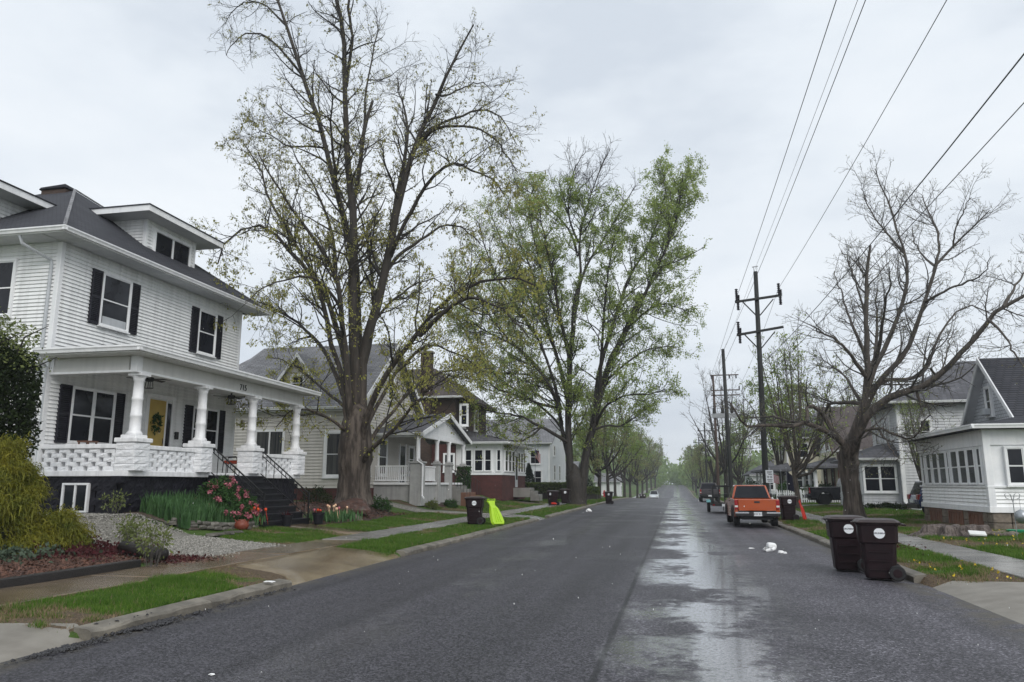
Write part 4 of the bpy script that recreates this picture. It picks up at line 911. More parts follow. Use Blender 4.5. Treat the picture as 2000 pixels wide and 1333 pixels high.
plant('vase', 13.6, 47.0, 7.0, 'slim ornamental tree with fine branches before the grey house', rz=1.3, sx=.8, name='ornamental_tree')
plant('bare', -19.5, 82, 5.2, 'small bare ornamental tree against the white house', rz=2, sx=1.2, name='ornamental_tree')
# the wood that closes the street
pts = np.stack([rng.uniform(-150, 160, 420), rng.uniform(320, 470, 420)], -1); pts = pts[(np.abs(pts[:, 0]+1) > 5.5) | (pts[:, 1] > 425)]
V = []; Fq = []; b0 = 0
for (x, y) in pts:
    n = 260; hh = rng.uniform(9, 17); c = rng.normal(size=(n, 3)); c = unit(c)*rng.uniform(.5, 1, (n, 1))*np.array([hh*.40, hh*.40, hh*.52])+np.array([x, y, float(gz(x, y))+hh*.48])
    d1 = unit(rng.normal(size=(n, 3)))*hh*.05; d2 = unit(np.cross(d1, rng.normal(size=(n, 3))))*hh*.05
    V.append(np.stack([c-d1, c+d2, c+d1, c-d2], 1).reshape(-1, 3))
V = np.concatenate(V)
tag(link('far_wood', np_mesh('far_wood', V, np.arange(len(V)).reshape(-1, 4)), MATS['leaf_far']), 'misty mass of trees closing the end of the street', 'woods', kind='stuff')
# ------------------------------------------------------------------ house parts
def siding(W, name, m, parent, a0, a1, z0, z1, exp=.115, clip=None, pieces=False, th=.046):
    """lapped boards; every board an object of its own when they can be told apart"""
    n = int(round((z1-z0)/exp)); exp = (z1-z0)/n; cache = {}; mb = MB()
    for i in range(n):
        z = z0+i*exp; b0, b1 = clip(z+exp*.5) if clip else (a0, a1)
        if b1-b0 < .05: continue
        def prof(a, zz): return [W.p(a, zz, 0), W.p(a, zz, th), W.p(a, zz+exp+.004, .006), W.p(a, zz+exp+.004, 0)]
        if pieces:
            key = round(b1-b0, 3)
            if key not in cache:
                q = MB(); o = W.p(0, 0); A, B = prof(0, 0), prof(b1-b0, 0); q.hexa([p-o for p in A], [p-o for p in B])
                cache[key] = q.mesh('siding_board'); cache[key].materials.append(m)
            link('siding_board', cache[key], None, parent, loc=W.p(b0, z))
        else: mb.hexa(prof(b0, z), prof(b1, z))
    if not pieces:
        o = mb.build(name, m, parent); o['kind'] = 'stuff'; return o
def window(W, parent, a0, a1, z0, z1, cas=.09, cols=1, hung=True, mull=.07, glass='glass', trim='trim_white', sill=True, proud=.112, name='window', widths=None, curtain=False):
    f = MB(); W.box(f, a0-cas, a1+cas, z1, z1+cas, 0, proud); W.box(f, a0-cas, a0, z0, z1, 0, proud); W.box(f, a1, a1+cas, z0, z1, 0, proud); W.box(f, a0-cas, a1+cas, z0-cas*.8, z0, 0, proud)
    fo = f.build(name, MATS[trim], parent, bevel=.006)
    tot = a1-a0-mull*(cols-1); ws = widths or [1.0/cols]*cols; a = a0
    for c in range(cols):
        wd = tot*ws[c]; b = a+wd
        if hung:
            zm = (z0+z1)/2
            for (q0, q1, dd) in ((z0, zm, .064), (zm, z1, .072)):
                wbox(W, 'pane', MATS[glass], fo, a+.035, b-.035, q0+.035, q1-.02, .004, dd)
            s = MB()
            for (q0, q1, dd) in ((z0, zm+.02, .082), (zm-.02, z1, .090)):
                W.box(s, a, a+.035, q0, q1, .003, dd); W.box(s, b-.035, b, q0, q1, .003, dd); W.box(s, a+.035, b-.035, q0, q0+.04, .003, dd); W.box(s, a+.035, b-.035, q1-.03, q1, .003, dd)
            s.build('sash', MATS[trim], fo)
        else: wbox(W, 'pane', MATS[glass], fo, a+.01, b-.01, z0+.01, z1-.01, .004, .066)
        if c < cols-1: wbox(W, 'mullion', MATS[trim], fo, b, b+mull, z0, z1, .002, proud-.008)
        a = b+mull
    if sill: wbox(W, 'sill', MATS[trim], fo, a0-cas-.03, a1+cas+.03, z0-cas*.8-.045, z0-cas*.8-.002, 0, proud+.04)
    return fo
def shutter(W, parent, a0, a1, z0, z1):
    m = MB(); W.box(m, a0, a0+.05, z0, z1, .006, .09); W.box(m, a1-.05, a1, z0, z1, .006, .09)
    for q in (z0, (z0+z1)/2-.04, z1-.08): W.box(m, a0+.05, a1-.05, q, q+.08, .006, .088)
    W.box(m, a0+.05, a1-.05, z0+.08, z1-.08, .006, .055)
    o = m.build('shutter', MATS['shutter_black'], parent); n = int((z1-z0)/.06)
    for i in range(n):
        z = z0+.02+i*(z1-z0-.04)/n; q = MB(); q.hexa([W.p(a0+.05, z, .056), W.p(a1-.05, z, .056), W.p(a1-.05, z+.012, .056), W.p(a0+.05, z+.012, .056)], [W.p(a0+.05, z-.02, .080), W.p(a1-.05, z-.02, .080), W.p(a1-.05, z-.008, .080), W.p(a0+.05, z-.008, .080)])
        if i == 0: acc = q
        else: acc.v += q.v; acc.f += [tuple(k+8*i for k in f) for f in q.f]
    s = acc.build('louvre', MATS['shutter_black'], o); s['kind'] = 'stuff'
    return o
def rock_block(wd, ht, dp, seed, amp=.022, all_round=False, nx=5, nz=3):
    """block with a broken face to -Y, its base at z=0, centred on x"""
    r = random.Random(seed); q = MB()
    def face(P00, du, dv, nrm, a):
        b = len(q.v); e0 = a*.55
        for j in range(nz+1):
            for i in range(nx+1):
                u, v = i/nx, j/nz; rim = i in (0, nx) or j in (0, nz); e = e0 if rim else a*r.uniform(.35, 1.3)
                q.v.append(tuple(Vector(P00)+Vector(du)*(u if rim else u+r.uniform(-.25, .25)/nx)+Vector(dv)*(v if rim else v+r.uniform(-.25, .25)/nz)+Vector(nrm)*e))
        for j in range(nz):
            for i in range(nx): q.f.append((b+j*(nx+1)+i, b+j*(nx+1)+i+1, b+(j+1)*(nx+1)+i+1, b+(j+1)*(nx+1)+i))
        p, du, dv, nrm = map(Vector, (P00, du, dv, nrm)); o_ = nrm*e0
        for s0, s1 in ((p, p+du), (p+du, p+du+dv), (p+du+dv, p+dv), (p+dv, p)): q.add([s0, s1, s1+o_, s0+o_], [(0, 1, 2, 3)])
    h = wd/2
    face((-h, 0, 0), (wd, 0, 0), (0, 0, ht), (0, -1, 0), amp)
    if all_round:
        face((h, 0, 0), (0, dp, 0), (0, 0, ht), (1, 0, 0), amp); face((h, dp, 0), (-wd, 0, 0), (0, 0, ht), (0, 1, 0), amp); face((-h, dp, 0), (0, -dp, 0), (0, 0, ht), (-1, 0, 0), amp)
    else:
        q.add([(-h, 0, 0), (h, 0, 0), (h, 0, ht), (-h, 0, ht), (-h, dp, 0), (h, dp, 0), (h, dp, ht), (-h, dp, ht)], [(1, 5, 6, 2), (4, 0, 3, 7), (5, 4, 7, 6)])
    q.add([(-h, 0, ht), (h, 0, ht), (h, dp, ht), (-h, dp, ht)], [(0, 1, 2, 3)]); q.add([(-h, 0, 0), (h, 0, 0), (h, dp, 0), (-h, dp, 0)], [(3, 2, 1, 0)])
    return q.mesh('block', fix=False)
def hip_roof(name, m, parent, x0, x1, y0, y1, z, zr_, rx0, rx1, ry0, ry1, th=.10):
    q = MB(); e = [(x0, y0), (x1, y0), (x1, y1), (x0, y1)]
    q.v += [(a, b, z-th) for a, b in e]+[(a, b, z) for a, b in e]+[(rx0, ry0, zr_), (rx1, ry1, zr_)]
    q.f += [(3, 2, 1, 0), (0, 1, 5, 4), (1, 2, 6, 5), (2, 3, 7, 6), (3, 0, 4, 7)]
    if abs(rx0-rx1) > abs(ry0-ry1): q.f += [(4, 5, 9, 8), (5, 6, 9), (6, 7, 8, 9), (7, 4, 8)]
    else: q.f += [(4, 5, 8), (5, 6, 9, 8), (6, 7, 9), (7, 4, 8, 9)]
    return q.build(name, MATS[m], parent)
def gutter(name, parent, p, q_, n, mat_='trim_white', h=.13, d=.12):
    """a metal trough along an eave from p to q_, standing out along n"""
    p, q_, n = Vector(p), Vector(q_), Vector(n); m = MB(); Z = Vector((0, 0, 1))
    sec = [Z*-h, n*d*.6-Z*h, n*d*.75-Z*h*.55, n*d-Z*h*.30, n*d, n*(d-.02), n*(d-.02)-Z*.03, Z*-.03]
    k = len(sec); m.add([p+s for s in sec]+[q_+s for s in sec], [tuple(range(k)), tuple(range(2*k-1, k-1, -1))]+[(i, i+k, (i+1) % k+k, (i+1) % k) for i in range(k)])
    return m.build(name, MATS[mat_], parent)
def gable_roof(name, m, parent, axis, a0, a1, b0, b1, bm, ze0, ze1, zr_, th=.12):
    """two slabs meeting on a ridge along axis; b0/b1 the eaves, bm the ridge line"""
    o = None
    for (bb, zz) in ((b0, ze0), (b1, ze1)):
        q = MB(); P_ = lambda a, b, z: (a, b, z) if axis == 'x' else (b, a, z)
        q.hexa([P_(a0, bb, zz-th), P_(a1, bb, zz-th), P_(a1, bm, zr_-th), P_(a0, bm, zr_-th)], [P_(a0, bb, zz), P_(a1, bb, zz), P_(a1, bm, zr_), P_(a0, bm, zr_)])
        q.build(name, MATS[m], parent)

def text_mesh(name, body, size, m, extrude=.008, bold=0.0):
    fc = bpy.data.curves.new(name, 'FONT'); fc.body = body; fc.size = size; fc.extrude = extrude; fc.offset = bold; fc.align_x = 'CENTER'; fc.align_y = 'CENTER'; fc.resolution_u = 3
    o = bpy.data.objects.new(name, fc); me_ = bpy.data.meshes.new_from_object(o); bpy.data.objects.remove(o); bpy.data.curves.remove(fc)
    me_.name = name; me_.materials.clear(); me_.materials.append(MATS[m]); return me_

# ------------------------------------------------------------------ the white house with the block porch
H1 = thing('white_house', 'big white two storey house with black shutters and a columned porch on black block base', 'house', (-17.8, 23.5, .9), world=True)
HX, Y0, Y1, ZF = -17.8, 18.6, 28.4, 2.1
FW1 = Wall((HX, 0, 0), (0, 1, 0), (1, 0, 0)); SW1 = Wall((0, Y0, 0), (1, 0, 0), (0, -1, 0))
mb = MB(); mb.box(-28.2, Y0+.01, .6, HX-.01, Y1, 9.0); wall = mb.build('wall', MATS['siding_white'], H1)
siding(FW1, 'siding', MATS['siding_white'], wall, Y0+.12, Y1-.12, ZF, 8.93, pieces=True)
siding(SW1, 'siding', MATS['siding_white'], wall, -28.1, HX-.12, 2.0, 8.93, pieces=True)
for (cx_, cy_) in ((HX, Y0), (HX, Y1)):
    mb = MB(); s = 1 if cy_ == Y0 else -1; mb.box(cx_-.13, cy_-s*.03, 1.95, cx_+.03, cy_+s*.13, 8.93); mb.build('corner_board', MATS['trim_white'], H1, bevel=.01)
mb = MB(); mb.box(-28.2, Y0-.02, .5, HX+.02, Y0+.3, 2.0); mb.build('foundation', MATS['block_black'], H1)
# eaves: soffit panels, fascia, gutters
EX, EY0, EY1, EZ = -17.02, 17.82, 29.25, 9.06
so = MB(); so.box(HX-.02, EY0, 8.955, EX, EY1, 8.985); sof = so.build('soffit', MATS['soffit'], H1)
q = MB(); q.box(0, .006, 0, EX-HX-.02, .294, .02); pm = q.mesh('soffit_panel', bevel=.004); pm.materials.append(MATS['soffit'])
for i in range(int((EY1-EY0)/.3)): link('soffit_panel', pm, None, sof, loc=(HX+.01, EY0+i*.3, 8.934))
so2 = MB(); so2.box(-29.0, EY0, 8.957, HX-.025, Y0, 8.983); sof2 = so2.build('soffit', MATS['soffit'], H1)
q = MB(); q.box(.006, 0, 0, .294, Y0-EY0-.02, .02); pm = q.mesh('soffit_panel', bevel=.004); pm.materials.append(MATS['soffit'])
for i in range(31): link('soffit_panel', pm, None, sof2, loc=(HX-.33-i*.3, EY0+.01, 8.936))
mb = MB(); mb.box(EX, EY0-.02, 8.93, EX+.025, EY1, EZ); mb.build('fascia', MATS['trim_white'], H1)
mb = MB(); mb.box(-29.0, EY0-.045, 8.93, EX+.025, EY0-.022, EZ); mb.build('fascia', MATS['trim_white'], H1)
gutter('gutter', H1, (EX+.026, EY0-.15, EZ+.03), (EX+.026, EY1+.02, EZ+.03), (1, 0, 0))
gutter('gutter', H1, (-29.0, EY0-.046, EZ+.032), (EX+.14, EY0-.046, EZ+.032), (0, -1, 0))
hip_roof('roof', 'shingle_dark', H1, -29.0, EX+.05, EY0-.07, EY1+.04, EZ+.05, 12.85, -23.8, -22.2, 23.5, 23.5, .06)
for (a, b) in (((EX+.02, EY0-.05, EZ+.08), (-22.2, 23.5, 12.9)), ((EX+.02, EY1, EZ+.08), (-22.2, 23.5, 12.9))):
    mb = MB(); mb.bar(a, b, .10, .03); mb.build('hip_cap', MATS['shingle_grey'], H1)
mb = MB(); mb.box(-23.55, 23.3, 11.7, -22.45, 23.75, 12.90); ch = mb.build('chimney', MATS['brick_brown'], H1, bevel=.02)
mb = MB(); mb.hexa([(-23.62, 23.22, 12.90), (-22.38, 23.22, 12.90), (-22.38, 23.82, 12.90), (-23.62, 23.82, 12.90)], [(-23.55, 23.27, 13.02), (-22.45, 23.27, 13.08), (-22.45, 23.78, 13.06), (-23.55, 23.78, 12.99)]); mb.build('chimney_cap', MATS['block_black'], ch, bevel=.03)
# dormers
def dormer(front, lbl=None):
    if front:
        fx, y0, y1, zb, zt = -18.62, 23.15, 26.08, 9.95, 11.32; W = Wall((fx, 0, 0), (0, 1, 0), (1, 0, 0)); WS = Wall((0, y0, 0), (1, 0, 0), (0, -1, 0))
        mb = MB(); mb.box(-22.0, y0, 9.6, fx, y1, zt); d = mb.build('dormer', MATS['siding_white'], H1)
        siding(W, 'siding', MATS['siding_white'], d, y0+.1, y1-.1, zb, zt, exp=.12)
        siding(WS, 'siding', MATS['siding_white'], d, 0, 0, 9.7, zt, exp=.12, clip=lambda z: (max(-22, -17.0-(z-9.1)/.70), fx-.09))
        for yy in (y0, y1-.09): mb = MB(); mb.box(fx-.1, yy-.02, 9.85, fx+.025, yy+.11, zt); mb.build('corner_board', MATS['trim_white'], d, bevel=.006)
        window(W, d, 23.62, 25.62, 10.2, 10.98, cols=2, hung=False, cas=.10, sill=True)
        x0, x1, a0, a1 = -22.2, -17.93, 22.35, 26.88
        mb = MB(); mb.box(x0, a0, zt, x1, a1, zt+.035); mb.build('soffit', MATS['soffit'], d)
        mb = MB(); mb.box(x0, a0-.02, zt-.01, x1, a0, zt+.2); mb.box(x1, a0-.02, zt-.01, x1+.022, a1+.02, zt+.2); mb.box(x0, a1, zt-.01, x1, a1+.02, zt+.2); mb.build('fascia', MATS['trim_white'], d)
        hip_roof('roof', 'shingle_dark', d, x0, x1+.06, a0-.06, a1+.06, zt+.235, zt+1.0, -22.1, -20.6, 24.6, 24.6, .03)
    else:
        fy, x0_, x1_, zt = 19.15, -24.3, -21.15, 10.9
        mb = MB(); mb.box(x0_, fy, 9.6, x1_, 22.5, zt); d = mb.build('dormer', MATS['siding_white'], H1)
        W = Wall((0, fy, 0), (1, 0, 0), (0, -1, 0)); WE = Wall((x1_, 0, 0), (0, 1, 0), (1, 0, 0))
        siding(W, 'siding', MATS['siding_white'], d, x0_, x1_-.1, 9.9, zt, exp=.12); siding(WE, 'siding', MATS['siding_white'], d, 0, 0, 9.9, zt, exp=.12, clip=lambda z: (fy+.1, min(22.4, 17.8+(z-9.1)/.66)))
        window(W, d, -23.7, -21.9, 10.05, 10.7, cols=2, hung=False)
        a0, a1, b0, b1 = -25.1, -20.4, 18.35, 22.6
        mb = MB(); mb.box(a0, b0, zt, a1, b1, zt+.035); mb.build('soffit', MATS['soffit'], d)
        mb = MB(); mb.box(a0, b0-.02, zt-.01, a1+.02, b0, zt+.2); mb.box(a1, b0, zt-.01, a1+.02, b1, zt+.2); mb.build('fascia', MATS['trim_white'], d)
        hip_roof('roof', 'shingle_dark', d, a0-.06, a1+.06, b0-.06, b1, zt+.235, zt+1.0, -22.5, -22.5, 20.8, 22.6, .03)
dormer(True); dormer(False)
# upstairs and porch windows with shutters
window(FW1, H1, 20.34, 21.56, 6.76, 8.40, cas=.06); shutter(FW1, H1, 19.86, 20.27, 6.72, 8.46); shutter(FW1, H1, 21.63, 22.04, 6.72, 8.46)
window(FW1, H1, 25.46, 26.50, 6.74, 8.36, cas=.06); shutter(FW1, H1, 24.98, 25.39, 6.68, 8.42); shutter(FW1, H1, 26.57, 26.98, 6.68, 8.42)
wbox(FW1, 'window_unit', MATS['trim_grey'], H1, 20.42, 21.48, 6.80, 7.04, .05, .085)
window(FW1, H1, 19.58, 21.30, 3.00, 4.62, cols=2, cas=.06, hung=True); shutter(FW1, H1, 19.08, 19.51, 2.95, 4.68); shutter(FW1, H1, 21.37, 21.80, 2.95, 4.68)
window(FW1, H1, 25.55, 27.10, 3.00, 4.60, cols=2, cas=.06); shutter(FW1, H1, 25.05, 25.48, 2.95, 4.66); shutter(FW1, H1, 27.17, 27.60, 2.95, 4.66)
window(SW1, H1, -20.9, -19.35, 6.74, 8.40, cas=.08); window(SW1, H1, -22.9, -21.6, 3.3, 4.9, cas=.08)
# front door behind its storm door
df = MB(); FW1.box(df, 22.86, 23.0, 2.12, 4.72, 0, .11); FW1.box(df, 24.25, 24.4, 2.12, 4.72, 0, .09); FW1.box(df, 22.86, 24.4, 4.722, 4.86, 0, .11); FW1.box(df, 23.93, 24.01, 2.12, 4.72, 0, .07)
df = df.build('door_frame', MATS['trim_white'], H1, bevel=.008)
d = wbox(FW1, 'door', MATS['yellow_door'], df, 23.02, 23.91, 2.14, 4.66, .004, .07)
for (a0, a1, z0, z1) in ((23.12, 23.44, 2.3, 3.0), (23.5, 23.82, 2.3, 3.0)): wbox(FW1, 'door_panel', MATS['yellow_door'], d, a0, a1, z0, z1, .068, .082, bevel=.006)
wbox(FW1, 'sidelight', MATS['glass'], df, 24.03, 24.23, 2.3, 4.6, .004, .06)
mb = MB(); mb.tube([FW1.p(23.86, 3.05, .05), FW1.p(23.86, 3.22, .09), FW1.p(23.86, 3.38, .05)], .014, 6); mb.build('handle', MATS['iron_black'], d)
wbox(FW1, 'mailbox', MATS['iron_black'], H1, 24.55, 24.72, 3.35, 3.62, .02, .10, bevel=.01)
# downspout
mb = MB(); mb.tube([(-18.55, EY0-.02, 8.93), (-18.5, EY0+.05, 8.7), (-18.05, Y0-.09, 8.35), (-18.02, Y0-.09, 8.2), (-18.02, Y0-.09, 2.2)], .05, 6); mb.build('downspout', MATS['trim_grey'], H1)
# --- porch
PX, PY0, PY1 = -15.0, 18.75, 28.55
mb = MB(); mb.box(HX, PY0+.3, 1.0, PX-.3, PY1, 1.96); mb.build('porch_core', MATS['block_black'], H1)
mb = MB(); mb.box(HX, PY0-.14, 1.965, PX+.16, PY1+.1, 2.12); mb.build('porch_floor', MATS['cap_white'], H1, bevel=.012)
fb = [rock_block(.41, .20, .3, s, .026) for s in range(5)]
for b_ in fb: b_.name = 'block'; b_.materials.append(MATS['block_black'])
base = MB(); base.box(HX, PY0-.02, .55, PX-.0, PY1-.02, .78); base = base.build('porch_base', MATS['block_black'], H1)
for k in range(6):
    z = .775+k*.1985; sh = .205 if k % 2 else 0
    for i in range(24):
        y = PY0-.03+.205+i*.414-sh
        if y > PY1-.1: continue
        link('block', fb[rnd.randrange(5)], None, base, loc=(PX+.02, y, z), rot=(0, 0, math.pi/2))
    for i in range(7):
        x = PX-.2-i*.414+sh-.205
        if x < HX+.1: continue
        if -16.98 < x < -16.0 and .9 < z < 1.75: continue
        link('block', fb[rnd.randrange(5)], None, base, loc=(x, PY0-.05, z))
SWP = Wall((0, PY0-.02, 0), (1, 0, 0), (0, -1, 0))
mb = MB(); mb.box(-17.05, PY0-.03, .9, -15.9, PY0+.2, 1.95); mb.build('window_reveal', MATS['block_black'], H1)
window(SWP, H1, -16.86, -16.12, 1.02, 1.72, cas=.06, cols=2, hung=False, mull=.05, sill=False, name='basement_window')
# openwork balustrade of rock faced blocks
bal = None
for bx in ((HX, PY0-.12, 2.735, PX, PY0+.16, 2.86), (PX-.16, PY0+.162, 2.737, PX+.12, 22.4, 2.857), (PX-.16, 25.35, 2.737, PX+.12, PY1, 2.857)):
    mb = MB(); mb.box(*bx); bal = mb.build('balustrade_cap', MATS['cap_white'], H1, bevel=.015)
wb = [rock_block(.345, .118, .2, 20+s, .022) for s in range(5)]; wh = [rock_block(.17, .118, .2, 30+s, .02) for s in range(2)]
for b_ in wb+wh: b_.materials.append(MATS['stone_white'])
def openwork(run0, run1, put):
    L_ = run1-run0; n = max(1, round(L_/.47)); p_ = L_/n
    for k in range(5):
        z = 2.122+k*.1225
        for i in range(n+1):
            c = run0+(i+(.5 if k % 2 == 0 else 0))*p_
            if c > run1-.05 and k % 2 == 0: continue
            if k % 2 and i in (0, n): put(run0+.085 if i == 0 else run1-.085, z, wh[i % 2])
            else: put(c, z, wb[rnd.randrange(5)])
openwork(HX+.05, PX-.28, lambda c, z, me_: link('block', me_, None, bal, loc=(c, PY0-.06, z)))
for (r0, r1) in ((PY0+.33, 21.72), (25.4, 28.2)): openwork(r0, r1, lambda c, z, me_: link('block', me_, None, bal, loc=(PX+.06, c, z), rot=(0, 0, math.pi/2)))
pb = [rock_block(.60, .185, .60, 50+s, .024, True) for s in range(5)]
for b_ in pb: b_.materials.append(MATS['stone_white'])
COLY = (18.95, 22.02, 25.08, 28.4)
for cy_ in COLY:
    mb = MB(); mb.box(PX-.36, cy_-.36, 2.905, PX+.36, cy_+.36, 3.03); ped = mb.build('pedestal', MATS['cap_white'], H1, bevel=.018)
    for k in range(4): link('block', pb[rnd.randrange(5)], None, ped, loc=(PX, cy_-.30, 2.125+k*.195))
    mb = MB(); mb.box(PX-.25, cy_-.25, 3.03, PX+.25, cy_+.25, 3.12); cb = mb.build('column', MATS['cap_white'], H1, bevel=.015)
    q = MB(); z0 = 3.12; q.lathe([(.215, z0), (.225, z0+.04), (.19, z0+.09), (.158, z0+.12), (.152, 3.62), (.161, 3.63), (.163, 3.67), (.161, 3.71), (.152, 3.72), (.145, 4.10), (.153, 4.11), (.155, 4.15), (.153, 4.19), (.144, 4.20), (.135, 4.66), (.155, 4.68), (.15, 4.71), (.17, 4.76), (.205, 4.80)], (PX, cy_, 0), 20)
    sh_ = q.build('shaft', MATS['cap_white'], cb); smooth(sh_.data); sh_.data.polygons[-1].use_smooth = False
    mb = MB(); mb.box(PX-.22, cy_-.22, 4.80, PX+.22, cy_+.22, 4.90); mb.build('capital', MATS['cap_white'], cb, bevel=.012)
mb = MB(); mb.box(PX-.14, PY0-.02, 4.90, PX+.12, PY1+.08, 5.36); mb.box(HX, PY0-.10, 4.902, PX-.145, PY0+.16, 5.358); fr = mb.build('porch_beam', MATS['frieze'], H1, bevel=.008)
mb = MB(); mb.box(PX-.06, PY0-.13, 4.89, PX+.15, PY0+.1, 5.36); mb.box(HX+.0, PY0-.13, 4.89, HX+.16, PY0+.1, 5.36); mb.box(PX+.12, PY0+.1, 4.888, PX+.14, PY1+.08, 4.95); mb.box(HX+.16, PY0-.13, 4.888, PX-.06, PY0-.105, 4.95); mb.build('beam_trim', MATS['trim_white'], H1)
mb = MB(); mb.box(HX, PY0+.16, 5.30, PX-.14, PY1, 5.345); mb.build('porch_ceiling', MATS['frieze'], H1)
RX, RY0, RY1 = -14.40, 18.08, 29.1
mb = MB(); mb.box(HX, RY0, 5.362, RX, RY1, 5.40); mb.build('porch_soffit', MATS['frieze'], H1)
gutter('porch_gutter', H1, (RX, RY0-.10, 5.55), (RX, RY1, 5.50), (1, 0, 0), h=.15); gutter('porch_gutter', H1, (HX+.02, RY0, 5.552), (RX+.11, RY0, 5.552), (0, -1, 0), h=.15)
q = MB(); q.add([(HX, RY0, 5.40), (RX, RY0, 5.40), (RX, RY1, 5.40), (HX, RY1, 5.40), (HX, RY0, 5.545), (RX+.03, RY0-.03, 5.545), (RX+.03, RY1, 5.545), (HX, RY1, 5.545), (HX, 21.2, 6.25), (HX, 26.2, 6.25)], [(3, 2, 1, 0), (0, 1, 5, 4), (1, 2, 6, 5), (2, 3, 7, 6), (4, 5, 8), (5, 6, 9, 8), (6, 7, 9), (0, 4, 8, 9, 7, 3)])
q.build('porch_roof', MATS['shingle_dark'], H1)
mb = MB(); mb.tube([(-17.72, RY0-.06, 5.40), (-17.75, RY0+.1, 5.25), (-17.78, Y0-.09, 5.1), (-17.78, Y0-.09, 2.0)], .04, 6); mb.build('downspout', MATS['trim_grey'], H1)
# house number
link('house_number', text_mesh('house_number', '715', .30, 'iron_black'), None, H1, loc=(PX+.132, 24.15, 5.10), rot=(math.pi/2, 0, math.pi/2))
# steps
for k in range(8):
    z1 = 2.085-k*.208; x0 = PX+.12+k*.265
    mb = MB(); mb.box(PX+.14, 22.42, z1-.208-.5*(k == 7), x0+.29+.015, 25.45, z1-.0) if False else mb.box(x0, 22.42, .2, x0+.27, 25.45, z1-.12)
    st = mb.build('step', MATS['paint_black'], H1)
    mb = MB(); mb.box(x0, 22.40, z1-.12, x0+.30, 25.47, z1-.05); mb.build('tread', MATS['paint_black'], st, bevel=.012)
def railing(y, label):
    top = Vector((PX+.18, y, 3.02)); bot = Vector((PX+2.22, y, 1.42)); r = thing('stair_railing', label, 'railing', (PX+1.2, y, 1.2), world=True, group='iron railings on the porch steps')
    mb = MB(); mb.bar(top, bot, .05, .035); mb.build('handrail', MATS['iron_black'], r)
    mb = MB(); mb.bar(top-Vector((0, 0, .16)), bot-Vector((0, 0, .16)), .03, .025); mb.build('rail', MATS['iron_black'], r)
    mb = MB(); mb.bar(top-Vector((0, 0, .82)), bot-Vector((0, 0, .82)), .03, .025); mb.build('rail', MATS['iron_black'], r)
    for p, zb in ((top, 2.1), (bot, .45)): mb = MB(); mb.bar((p.x, y, zb), (p.x, y, p.z+.06), .05); mb.build('post', MATS['iron_black'], r)
    for i in range(1, 13):
        p = top.lerp(bot, i/13); full = i % 2 == 0; mb = MB(); mb.bar(p-Vector((0, 0, .82 if full else .16)), p, .018); mb.build('baluster', MATS['iron_black'], r)
railing(22.36, 'black iron stair railing next to the pink flowering bush'); railing(25.40, 'black iron stair railing next to the tulips')
# things on the porch
def fan(px, py, label):
    p = at(px, py, X=-16.45); t = thing('ceiling_fan', label, 'ceiling fan', p, group='ceiling fans over the porch')
    mb = MB(); mb.lathe([(.06, .38), (.03, .30), (.025, .12), (.13, .10), (.15, .03), (.12, -.02), (.05, -.04)], n=12); mb.build('motor', MATS['iron_black'], t)
    for k in range(5):
        a = k*2*math.pi/5+.3; c, s = math.cos(a), math.sin(a); mb = MB(); mb.hexa([(c*.14-s*.04, s*.14+c*.04, .03), (c*.14+s*.04, s*.14-c*.04, .05), (c*.68+s*.075, s*.68-c*.075, .05), (c*.68-s*.075, s*.68+c*.075, .02)], [(c*.14-s*.04, s*.14+c*.04, .042), (c*.14+s*.04, s*.14-c*.04, .062), (c*.68+s*.075, s*.68-c*.075, .062), (c*.68-s*.075, s*.68+c*.075, .032)]); mb.build('blade', MATS['iron_black'], t)
    mb = MB()
    for k in range(4):
        a = k*math.pi/2+.4; mb.bar((.10*math.cos(a), .10*math.sin(a), -.03), (.12*math.cos(a), .12*math.sin(a), -.24), .016)
    mb.lathe([(.13, -.24), (.13, -.255)], n=10); mb.build('lantern', MATS['iron_black'], t)
fan(292, 744, 'black ceiling fan with lantern nearest the porch corner column'); fan(452, 778, 'black ceiling fan with lantern below the house number')
p = FW1.p(23.45, 3.85, .07); t = thing('wreath', 'dark green wreath on the yellow front door', 'wreath', p)
mb = MB()
for k in range(150):
    a = rnd.uniform(0, 6.283); r_ = rnd.gauss(.20, .05); c = Vector((rnd.uniform(0, .06), r_*math.cos(a), r_*math.sin(a)*1.25)); d = Vector((rnd.uniform(.1, 1), rnd.gauss(0, 1), rnd.gauss(0, 1))).normalized()*.08; e2 = d.cross(Vector((rnd.gauss(0, 1), 1, rnd.gauss(0, 1)))).normalized()*.03
    mb.quad(c-d-e2*.2, c+e2, c+d, c-e2)
mb.build('foliage', MATS['bush_green'], t, fix=False)
def porch_chair(x, y, rz, label):
    t = thing('porch_chair', label, 'chair', (x, y, 2.12), rz, 'porch chairs with orange cushions')
    mb = MB()
    for a in (-.3, .3):
        mb.tube([(a, -.28, 0), (a, -.26, .4), (a*1.1, -.28, .62), (a*1.1, .2, .64), (a, .28, .4), (a, .30, 0)], .018, 6); mb.tube([(a, .25, .38), (a, .34, .7), (a*.9, .42, 1.0)], .018, 6)
    mb.tube([(-.27, .42, 1.0), (0, .44, 1.06), (.27, .42, 1.0)], .018, 6); mb.build('frame', MATS['iron_black'], t)
    mb = MB(); mb.box(-.28, -.27, .38, .28, .27, .50); mb.build('seat_cushion', MATS['cushion'], t, bevel=.04, seg=2)
    mb = MB(); mb.hexa([(-.27, .22, .5), (.27, .22, .5), (.25, .36, 1.0), (-.25, .36, 1.0)], [(-.27, .32, .5), (.27, .32, .5), (.25, .46, 1.0), (-.25, .46, 1.0)]); mb.build('back_cushion', MATS['cushion'], t, bevel=.035, seg=2)
